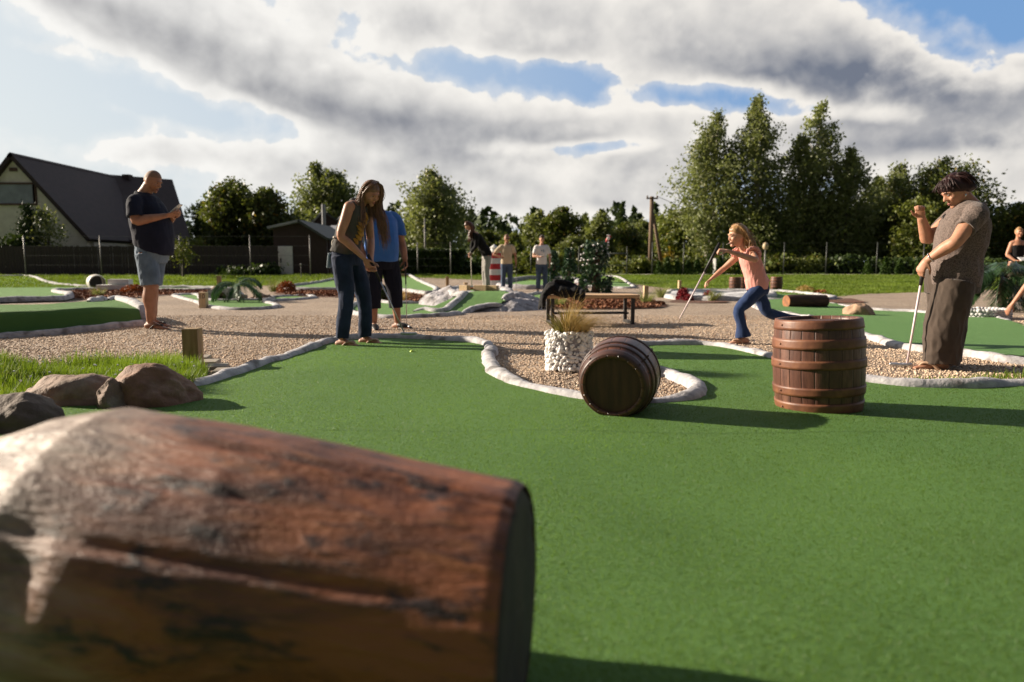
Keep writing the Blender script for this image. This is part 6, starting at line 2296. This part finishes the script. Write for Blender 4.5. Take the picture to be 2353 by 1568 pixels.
# loose pebbles over the nearer gravel
def pebbles(name, n, ymax, seed):
    r = np.random.default_rng(seed)
    y = 3.6 + (ymax - 3.6) * r.random(n * 3) ** 1.3
    x = r.uniform(-.80, .80, n * 3) * y
    m = inside(gravel_poly, x, y)
    for g in (g1, g2, g4, g5, g9, gp):
        m &= ~inside(g, x, y)
    x, y = x[m][:n], y[m][:n]
    n = len(x)
    base = np.array([[1, 0, 0], [0, 1, 0], [-1, 0, 0], [0, -1, 0], [0, 0, 1], [0, 0, -1]], float)
    tri = np.array([[0, 1, 4], [1, 2, 4], [2, 3, 4], [3, 0, 4], [1, 0, 5], [2, 1, 5], [3, 2, 5], [0, 3, 5]])
    s = r.uniform(.005, .012, n)[:, None, None] * np.stack([r.uniform(.7, 1.5, n), r.uniform(.7, 1.2, n), r.uniform(.5, .9, n)], 1)[:, None, :]
    a = r.uniform(0, pi, n)
    v = base[None] * s + r.normal(0, .0012, (n, 6, 3))
    ca, sa = np.cos(a)[:, None], np.sin(a)[:, None]
    vx, vy = v[:, :, 0] * ca - v[:, :, 1] * sa, v[:, :, 0] * sa + v[:, :, 1] * ca
    v = np.stack([vx + x[:, None], vy + y[:, None], v[:, :, 2] + (terrain(x, y) + .006)[:, None]], -1)
    q = (tri[None] + (np.arange(n) * 6)[:, None, None]).reshape(-1, 3)
    return tag(link(name, quick_mesh(name, v.reshape(-1, 3), q), PEB), 'loose beige pebbles over the gravel', 'gravel', kind='stuff')


def chips(name, polys, n, seed):
    r = np.random.default_rng(seed)
    out = []
    for pl_ in polys:
        xs = np.array([p.x for p in pl_]); ys = np.array([p.y for p in pl_])
        x = r.uniform(xs.min(), xs.max(), n); y = r.uniform(ys.min(), ys.max(), n)
        m = inside(pl_, x, y)
        x, y = x[m], y[m]
        out.append(np.stack([x, y, terrain(x, y) + .03 + r.uniform(0, .03, len(x))], 1))
    c = np.concatenate(out)
    v, q = leaf_cards(c, .045, r, up=0, long=2.2)
    return tag(link(name, quick_mesh(name, v, q), CHIP), 'loose red brown bark chips on the mulch beds', 'mulch', kind='stuff')


CHIP = leaf_mat('bark_chips', (.10, .04, .022), (.22, .095, .05), (.36, .2, .12), 0.0, .8, .2)
chips('bark_chips', [[S(150, 716), S(250, 709), S(520, 712), S(520, 719), S(400, 722), S(330, 729), S(190, 733)], [S(690, 713), S(930, 713), S(930, 722), S(880, 727), S(700, 724)],
                     [S(900, 733), S(930, 722), S(1010, 722), S(1050, 734), S(1000, 741)], [S(1310, 742), S(1400, 735), S(1560, 735), S(1625, 745), S(1600, 754), S(1430, 757), S(1320, 754)]], 5000, 4)
PEB = leaf_mat('pebble_stone', (.30, .205, .145), (.54, .41, .30), (.66, .57, .46), 0.0, .8, .3)
pebbles('pebbles', 42000, 11.5, 6)


# short pile of the artificial turf nearest the camera
def pile(name, poly, n, seed, hf, y0, y1):
    r = np.random.default_rng(seed)
    Y = y0 + (y1 - y0) * r.random(n * 3) ** 1.25
    X = r.uniform(-1.0, 1.0, n * 3) * (Y + .35)
    m = inside(poly, X, Y)
    X, Y = X[m][:n], Y[m][:n]
    n = len(X)
    Z = hf(X, Y)
    h = r.uniform(.004, .008, n)
    a = r.uniform(0, 2 * pi, n)
    w = .0008 + .0002 * Y
    ln = r.normal(0, .005, (n, 2))
    b = np.stack([X, Y, Z], 1)
    s = np.stack([np.cos(a) * w, np.sin(a) * w, 0 * a], 1)
    tip = b + np.stack([ln[:, 0], ln[:, 1], h], 1)
    v = np.stack([b - s, b + s, tip], 1).reshape(-1, 3)
    return tag(link(name, quick_mesh(name, v, np.arange(n * 3).reshape(-1, 3)), TPILE), 'short fuzzy pile of the artificial turf in front', 'turf', kind='stuff')


TPILE = leaf_mat('turf_fibres', (.10, .185, .034), (.135, .23, .046), (.22, .32, .10), .7, .42, .5, (1, 1, .5))
pile('turf_pile', g1, 460000, 12, lambda x, y: terrain(x, y) + g1_wave(x, y) + .025, 1.05, 7.4)

sv = []
for i in range(60):
    x = -.95 + i * .09
    y = 3.34 + .012 * noise.noise(V(x * 1.5, 0, 0)) - x * .01
    sv += [(x, y - .0018, float(g1_wave(np.array(x), np.array(y))) + .0285), (x, y + .0018, float(g1_wave(np.array(x), np.array(y))) + .0285)]
sm_ = MB(); sm_.add(sv, [(2 * i, 2 * i + 2, 2 * i + 3, 2 * i + 1) for i in range(59)])
tag(sm_.build('turf_seam', pm('dark_turf_seam', (.035, .09, .018), None, 20, .9)), kind='structure')

# ---------------------------------------------------------------- buildings, fences, poles
M['roof'] = pm('dark_red_brown_roofing', (.045, .026, .026), (.032, .019, .02), 4, .75, .4, .03, 14)
M['wallw'] = pm('cream_render', (.74, .67, .59), (.66, .59, .52), 3, .9, .3, .01, 30)
M['darkwood'] = pm('dark_brown_boards', (.055, .032, .028), (.035, .02, .018), 9, .8, .4, .01, 30, stretch=(6, 6, .4))
M['frame'] = pm('brown_window_frame', (.10, .045, .032), None, 10, .5)
M['glass'] = pm('window_glass', (.24, .27, .28), (.17, .19, .2), 1.2, .08, spec=1.0)
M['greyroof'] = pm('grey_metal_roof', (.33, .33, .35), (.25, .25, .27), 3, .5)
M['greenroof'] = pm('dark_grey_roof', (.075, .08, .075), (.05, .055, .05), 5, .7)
M['fence'] = pm('weathered_dark_fence', (.060, .044, .040), (.042, .03, .029), 7, .85, .4, .01, 30, stretch=(8, 8, .3))


def poly(name, pts, mat, parent=None, thick=None, smooth=False):
    """a flat polygon given thickness along its normal"""
    pts = [Vector(p) for p in pts]
    n = (pts[1] - pts[0]).cross(pts[2] - pts[0]).normalized()
    th = thick or .12
    mb = MB()
    k = len(pts)
    mb.add(pts + [p - n * th for p in pts], [tuple(range(k)), tuple(range(2 * k - 1, k - 1, -1))] + [(i, k + i, k + (i + 1) % k, (i + 1) % k) for i in range(k)])
    return mb.build(name, mat, parent, world=parent is not None, fix=True)


# --- house at the left: a gabled wing facing us and the main roof behind it
hs = thing('house', 'cream gabled house with huge dark steep roof behind the wooden fence at left', 'house', (-28, 44, 0))
D0 = 40.0
pk = at(22, 350, D0)
gr_ = at(206, 549, D0)
gl = V(2 * pk.x - gr_.x, D0, gr_.z)
wl = V(gl.x + .35, D0 + .3, 0)
front = [V(gr_.x - .35, D0 + .3, .0), V(gr_.x - .35, D0 + .3, gr_.z + .12), V(pk.x, D0 + .3, pk.z - .28), V(gl.x + .35, D0 + .3, gr_.z + .12), V(gl.x + .35, D0 + .3, 0)]
wallo = poly('wall', front, M['wallw'], hs, .3)
bk = V(0, 12, 0)
for e in (gr_, gl):
    poly('roof', [pk, e, e + bk, pk + bk], M['roof'], hs, .22 if e is gr_ else -.22)
mbs = MB()
mbs.box((gr_.x - .35, D0 + 6.5, gr_.z / 2), (.25, 11.5, gr_.z), None); mbs.build('wall', M['wallw'], hs, world=True)
# window in the gable
wf = MB()
c0, c1 = at(-25, 425, D0 + .28), at(82, 473, D0 + .28)
zt, zb = at(0, 422, D0 + .28).z, at(0, 470, D0 + .28).z
xs_ = [c0.x, at(48, 0, D0 + .28).x, c1.x]
for x in xs_ + [at(51, 0, D0 + .28).x]:
    wf.box((x, D0 + .25, (zt + zb) / 2), (.10, .10, zt - zb + .1))
for z_ in (zt, zb):
    wf.box(((xs_[0] + xs_[2]) / 2, D0 + .245, z_), (xs_[2] - xs_[0] + .14, .104, .10))
for k in (1, 2):
    wf.box(((xs_[1] + xs_[2]) / 2, D0 + .25, zb + (zt - zb) * k / 3), (xs_[2] - xs_[1], .06, .06))
wo = wf.build('window', M['frame'], hs, world=True)
g_ = MB(); g_.box(((xs_[0] + xs_[2]) / 2, D0 + .29, (zt + zb) / 2), (xs_[2] - xs_[0], .03, zt - zb)); g_.build('pane', M['glass'], wo, world=True) if False else None
gp_ = g_.mesh('pane'); gp_.transform(Matrix.Translation(-hs.location)); link('pane', gp_, M['glass'], wo)
vb = MB(); p = at(31, 390, D0 + .28); vb.box((p.x, D0 + .27, p.z), (.42, .08, .2)); vb.build('vent', M['frame'], hs, world=True)
# main roof
r0, r1 = at(60, 386, 47.0), at(396, 413, 53)
e0, e1 = at(190, 551, 42.0), at(441, 554, 47.6)
e0.z = e1.z = 2.35
poly('roof', [r0, e0, e1, r1], M['roof'], hs, .25)
bvec = V(-(r1 - r0).y, (r1 - r0).x, 0).normalized()
poly('roof', [r1, r1 + bvec * 5.6 - V(0, 0, r1.z - 2.35), r0 + bvec * 5.6 - V(0, 0, r0.z - 2.35), r0], M['roof'], hs, .25)
q0, q1 = e0.lerp(e1, .04) + bvec * .55, e0.lerp(e1, .97) + bvec * .55
wv = [V(q0.x, q0.y, 0), V(q1.x, q1.y, 0), V(q1.x, q1.y, 2.5), V(q0.x, q0.y, 2.5)]
wallm = poly('wall', wv, M['wallw'], hs, .25)
poly('wall', [V(q1.x, q1.y, 0), V(*(q1 + bvec * 8.6).xy, 0), V(*(q1 + bvec * 8.6).xy, 2.4), V(r1.x - .2, r1.y, r1.z - .5), V(q1.x, q1.y, 2.4)], M['wallw'], hs, .25)
for f in (.2, .55):
    wm = MB(); c = q0.lerp(q1, f); wm.box((c.x, c.y - .02, 1.75), (1.0, .12, .9), atan2(q1.y - q0.y, q1.x - q0.x)); w2 = wm.build('window', M['frame'], hs, world=True)
    wm = MB(); wm.box((c.x, c.y - .05, 1.75), (.84, .12, .74), atan2(q1.y - q0.y, q1.x - q0.x)); me_ = wm.mesh('pane'); me_.transform(Matrix.Translation(-hs.location)); link('pane', me_, M['glass'], w2)
ch = MB(); ch.box(((r0.x + r1.x) / 2 + 1.2, (r0.y + r1.y) / 2 + .8, 6.9), (.5, .5, .4)); ch.build('chimney', M['darkwood'], hs, world=True)

# --- dark shed with a white door
sd = thing('shed', 'dark brown board shed with a white door and low gable roof', 'shed', (-11, 36, .3))
Ys = 36.5
pk2, el2, er2 = at(690, 507, Ys), at(618, 523, Ys), at(757, 549, Ys)
shl = [V(el2.x + .2, Ys, .2), V(er2.x - .15, Ys, .2), V(er2.x - .15, Ys, er2.z - .05), V(pk2.x, Ys, pk2.z - .06), V(el2.x + .2, Ys, el2.z - .05)]
poly('wall', shl, M['darkwood'], sd, .25)
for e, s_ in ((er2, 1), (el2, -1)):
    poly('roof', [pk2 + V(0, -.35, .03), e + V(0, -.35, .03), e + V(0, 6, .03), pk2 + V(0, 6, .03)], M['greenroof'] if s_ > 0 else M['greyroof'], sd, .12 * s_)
mb = MB(); mb.box((er2.x - .2, Ys + 3.2, er2.z / 2), (.2, 5.6, er2.z - .1)); mb.build('wall', M['darkwood'], sd, world=True)
da, db_ = at(641, 634, Ys - .1), at(671, 566, Ys - .1)
mb = MB(); mb.box(((da.x + db_.x) / 2, Ys - .05, (.30 + db_.z) / 2), (db_.x - da.x, .08, db_.z - .30), bev=.01)
do = mb.build('door', M['white'], sd, world=True)
mb = MB(); mb.box((da.x + .12, Ys - .12, 1.05), (.05, .05, .22)); me_ = mb.mesh('handle'); me_.transform(Matrix.Translation(-sd.location)); link('handle', me_, M['blackmetal'], do)
mb = MB(); p0, p1 = at(793, 577, Ys - .2), at(855, 592, Ys - .2)
mb.box(((p0.x + p1.x) / 2 - .5, Ys - .1, p0.z - .1), (1.6, .05, .35)); mb.build('white_board', M['white'], sd, world=True)

# --- roofs behind
for lab, pts, dep, mt in (
        ('grey metal roof of a low building right behind the dark shed', [(715, 545), (800, 551), (795, 523), (720, 520)], 44, 'greyroof'),
        ('dark steep roofed house behind the shed under the birch', [(705, 522), (745, 484), (800, 520)], 52, 'greenroof'),
        ('second dark roofed house half hidden by the long haired woman', [(752, 522), (800, 488), (850, 522)], 55, 'greenroof')):
    o_ = thing('house', lab, 'house', (at(pts[0][0], 560, dep).x, dep, 0))
    pp = [at(a, b, dep) for a, b in pts]
    x0_, x1_ = min(p.x for p in pp), max(p.x for p in pp)
    zl = min(p.z for p in pp)
    mb = MB(); mb.box(((x0_ + x1_) / 2, dep + 2.5, zl / 2), (x1_ - x0_ - .3, 4.5, zl)); mb.build('wall', M['darkwood'] if mt == 'greyroof' else M['wallw'], o_, world=True)
    if len(pp) == 4:
        poly('roof', [pp[0] + V(0, -.3, 0), pp[1] + V(0, -.3, 0), pp[2] + V(0, 4.5, .3), pp[3] + V(0, 4.5, .3)], M[mt], o_, .12)
    else:
        a, b, c = pp
        g0 = poly('wall', [a + V(.2, 0, 0), b - V(0, 0, .1), c - V(.2, 0, 0)], M['darkwood'], o_, .2)
        ridge = b + V(-1.8, 5.5, .2)
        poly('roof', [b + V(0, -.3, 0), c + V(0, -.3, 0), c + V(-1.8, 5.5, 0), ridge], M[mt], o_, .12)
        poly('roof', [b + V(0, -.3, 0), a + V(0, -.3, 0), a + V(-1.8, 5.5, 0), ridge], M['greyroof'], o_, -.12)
mb = MB(); p = at(743, 470, 50); mb.tube([(p.x, 50, 2.5), (p.x, 50, p.z)], [.14, .14], 10)
tag(mb.build('flue_pipe', M['greyroof']), 'grey flue pipe over the dark roofs behind the shed', 'pipe')

# --- small gazebo roof far right of the pole
gz = thing('gazebo', 'small grey pyramid roofed gazebo behind the bushes near the utility pole', 'gazebo', (at(1476, 600, 56).x, 56, .3))
mb = MB(); w_ = 1.55
zr = at(1476, 606, 56).z - .3; zt_ = at(1476, 587, 56).z - .3
mb.add([(-w_, -w_, zr), (w_, -w_, zr), (w_, w_, zr), (-w_, w_, zr), (0, 0, zt_)], [(0, 1, 4), (1, 2, 4), (2, 3, 4), (3, 0, 4), (3, 2, 1, 0)])
mb.build('roof', M['greenroof'], gz)
for sx in (-1, 1):
    for sy in (-1, 1):
        mb = MB(); mb.box((sx * 1.3, sy * 1.3, zr / 2), (.12, .12, zr)); mb.build('post', M['darkwood'], gz)

# --- wooden fence at left
fn = thing('wooden_fence', 'dark vertical board fence along the far lawn at left', 'fence', (-15, 35.8, .3))
mb = MB()
rr_ = random.Random(2)
x = at(-60, 600, 35.8).x
while x < at(640, 600, 35.8).x:
    h_ = 1.50 + rr_.uniform(-.03, .03)
    mb.box((x, 35.8 + rr_.uniform(-.012, .012), .25 + h_ / 2), (.135, .022, h_), rr_.uniform(-.02, .02))
    x += .15
mb.build('boards', M['fence'], fn, world=True)
for z_ in (.6, 1.45):
    mb = MB(); mb.box(((at(-60, 600, 35.8).x + at(640, 600, 35.8).x) / 2, 35.86, z_), (at(640, 600, 35.8).x - at(-60, 600, 35.8).x, .05, .09)); mb.build('rail', M['fence'], fn, world=True)

# --- wire fences on posts
def wire_fence(label, pxs, base, Y, h, mat, r=.025, wires=5, gate=False):
    xs = [at(px, base, Y).x for px in pxs]
    f = thing('wire_fence', label, 'fence', (xs[0], Y, float(terrain(xs[0], Y))))
    z0 = float(terrain(xs[0], Y))
    for i, x in enumerate(xs):
        mb = MB(); mb.tube([(x, Y, z0 - .1), (x, Y, z0 + h)], [r, r], 8)
        mb.ell((x, Y, z0 + h), (r * 1.3, r * 1.3, r * 1.1), None, 8, 5)
        for zz in (.25, .5, .92):
            mb.ell((x + r * .8, Y - r * .6, z0 + h * zz), (r * .8, r * .8, r * .6), None, 6, 4)
        mb.build('fence_post', mat, f, world=True, smooth=True)
    for k in range(wires):
        zz = z0 + .1 + (h - .12) * k / (wires - 1)
        mb = MB(); mb.tube([(xs[0], Y, zz), (xs[-1], Y, zz)], [.004, .004], 4); mb.build('wire', mat, f, world=True)
    return f


wire_fence('wire fence on thin galvanised posts in front of the wooden fence at left', [60, 234, 416, 577, 714], 633, 33.6, 1.9, M['steelpost'], .026)
wire_fence('wire fence on galvanised posts in front of the clipped hedge', [869, 960, 1036], 633, 34.5, 1.6, M['steelpost'], .026)
wire_fence('green wire fence on dark posts behind the ivy columns', [1117, 1220, 1330, 1440], 632, 37.9, 1.45, M['darkpost'], .03)
wire_fence('long green wire fence on dark posts along the right lawn', [1498, 1570, 1660, 1800, 1897, 2013, 2120, 2230, 2330], 632, 40.2, 1.75, M['darkpost'], .03)
gf = thing('gate', 'dark tube frame gate standing right of the tall ivy column', 'gate', (at(1440, 632, 36.9).x, 36.9, .3))
mb = MB(); x1_, x0_ = at(1441, 600, 36.9).x, at(1392, 600, 36.9).x
mb.tube([(x1_, 36.9, .25), (x1_, 36.9, 1.34), (x1_ - .06, 36.9, 1.4), (x0_, 36.9, 1.4)], [.03] * 4, 8); mb.build('gate_frame', M['darkpost'], gf, world=True, smooth=True)
mb = MB(); mb.tube([(x0_, 36.9, .8), (x1_, 36.9, .8)], [.02] * 2, 8); mb.build('gate_bar', M['darkpost'], gf, world=True, smooth=True)

# --- poles
M['polewood'] = pm('grey_brown_pole_wood', (.20, .135, .09), (.14, .09, .06), 8, .85, .3, .01, 30, stretch=(4, 4, .3))
Yp = 44.0
up = thing('utility_pole', 'wooden utility pole with a leaning brace and one wire', 'pole', (at(1495, 600, Yp).x, Yp, .3))
b0, t0 = at(1494, 628, Yp), at(1498, 452, Yp)
mb = MB(); mb.tube([(b0.x, Yp, .2), (t0.x, Yp, t0.z)], [.16, .12], 12); mb.build('pole', M['polewood'], up, world=True, smooth=True)
b1_, t1_ = at(1525, 610, Yp + 1.0), at(1501, 494, Yp)
mb = MB(); mb.tube([(b1_.x, Yp + 1.0, .2), (t1_.x, Yp, t1_.z)], [.13, .09], 10); mb.build('brace', M['polewood'], up, world=True, smooth=True)
mb = MB(); mb.box((t0.x, Yp - .12, t0.z - .12), (.7, .08, .09)); 
for sx in (-.3, .3):
    mb.ell((t0.x + sx, Yp - .12, t0.z - .02), (.05, .05, .08), None, 8, 6)
mb.build('cross_arm', M['polewood'], up, world=True)
mb = MB(); e_ = at(1640, 490, 60)
mb.tube([(t0.x + .3, Yp - .12, t0.z), V(t0.x + .3, Yp, t0.z).lerp(e_, .5) - V(0, 0, .25), e_], [.016] * 3, 5, 5); mb.build('cable', M['blackmetal'], up, world=True)
lp = thing('lamp_post', 'thin grey lamp post with a round lamp behind the running girl', 'lamp post', (at(1757, 620, 38).x, 38, .3))
lx, lz = at(1757, 620, 38).x, at(1757, 566, 38).z
mb = MB(); mb.tube([(lx, 38, .25), (lx, 38, lz - .1)], [.05, .04], 8); mb.build('pole', M['steelpost'], lp, world=True, smooth=True)
mb = MB(); mb.ell((lx, 38, lz), (.15, .15, .2), None, 14, 10); mb.build('lamp_head', pm('cream_lamp', (.55, .42, .26), None, 6, .5), lp, world=True, smooth=True)
mp = at(977, 585, 42)
mb = MB(); mb.tube([(mp.x, 42, .2), (mp.x, 42, at(977, 502, 42).z)], [.05, .045], 8)
tag(mb.build('flag_pole', M['steelpost'], smooth=True), 'plain thin grey pole rising behind the clipped hedge', 'pole')
cb = thing('cabinet', 'grey electrical cabinet by the far fence left of the running girl', 'cabinet', (at(1649, 632, 37.0).x, 37.0, .3))
mb = MB(); mb.box((0, 0, .42), (.42, .3, .86), R(12), bev=.01); mb.build('case', pm('grey_cabinet_paint', (.42, .42, .40), None, 4, .5), cb)
mb = MB(); mb.box((-.0, -.16, .46), (.34, .02, .7), R(12)); mb.build('door', pm('grey_cabinet_door', (.36, .36, .345), None, 4, .5), cb)
# low far right wall bit and garden spike
q = sat(2494, 665, 22)
wl_ = MB(); wl_.box((q.x + .5, 22, .55), (.9, .3, 1.1)); tag(wl_.build('wall', M['wallw']), 'short pale block wall at the far right picture edge behind the palm', 'wall')
q = at(692, 628, 32)
mb = MB(); mb.tube([(q.x, 32, .1), (q.x, 32, at(692, 610, 32).z)], [.015, .015], 6); mb.ell((q.x, 32, at(692, 608, 32).z), (.05, .05, .05), None, 8, 6)
tag(mb.build('garden_light', M['steelpost']), 'small garden light on a stick on the lawn before the white door', 'garden light')

# --- black jacket on the bench
jk = MB()
W = lambda px, py, dy=0.0: sat(px, py, 9.72 + dy)
def blob_(px, py, rx, rz, dy=0.0, ry=.16, rot=0.0):
    jk.ell(W(px, py, dy), (rx, ry, rz), hmat(0, rot), 20, 14)
blob_(1375, 712, .19, .085, .0, .17, .15)
blob_(1348, 704, .10, .085, .02, .15, -.5)
blob_(1405, 714, .12, .095, -.02, .16, .4)
blob_(1420, 722, .055, .085, -.15, .09, .2)
blob_(1336, 716, .10, .045, .0, .14, -.6)
jk.tube([W(1345, 700), W(1330, 715), W(1322, 730, -.05), W(1318, 748, -.08)], [(.05, .1), (.045, .1), (.03, .09), (.02, .07)], 14, 4, rnd_cap=True)
jk.tube([W(1338, 712, -.12), W(1328, 728, -.15), W(1326, 752, -.16)], [.05, .035, .02], 12, 4, rnd_cap=True)
jk.tube([W(1355, 688), W(1385, 694), W(1410, 704)], [.035, .05, .03], 12, 4, rnd_cap=True)
root = thing('jacket', 'black jacket slumped over the left end of the bench, sleeve hanging down', 'jacket', (0, 0, 0))
jo = solid('jacket_body', jk, M['black_cloth'], root, .010, 3, .015, 8, (1, 1, 1), 2.0)
ctr_ = W(1370, 715)
for vtx in jo.data.vertices:
    vtx.co -= ctr_
    if vtx.co.y > -.02 and abs(vtx.co.x) < .6:
        pass
root.location = ctr_

# --- raised tee behind the plank gate where the girl in black stands
g5b = [V(-1.15, 14.25, 0), V(-.1, 14.2, 0), V(-.34, 17.6, 0), V(-1.35, 17.7, 0)]
sheet('putting_green', curve(g5b, 4, True), lambda x, y: .27 - .03 * ss(14, 17, y) + 0 * np.asarray(x), M['turf_far'], .1, .0)
kerb('kerb', curve(g5b, 4, True), lambda x, y: .23 + 0 * x, M['kerb'], .22, .08, .1, closed=True, seed=51)
rim = MB(); bpts = curve(g5b, 4, True)
rim.add([V(p.x, p.y, -.02) for p in bpts] + [V(p.x, p.y, .26) for p in bpts], [(i, (i + 1) % len(bpts), len(bpts) + (i + 1) % len(bpts), len(bpts) + i) for i in range(len(bpts))])
tag(rim.build('kerb', M['mound']), kind='structure')
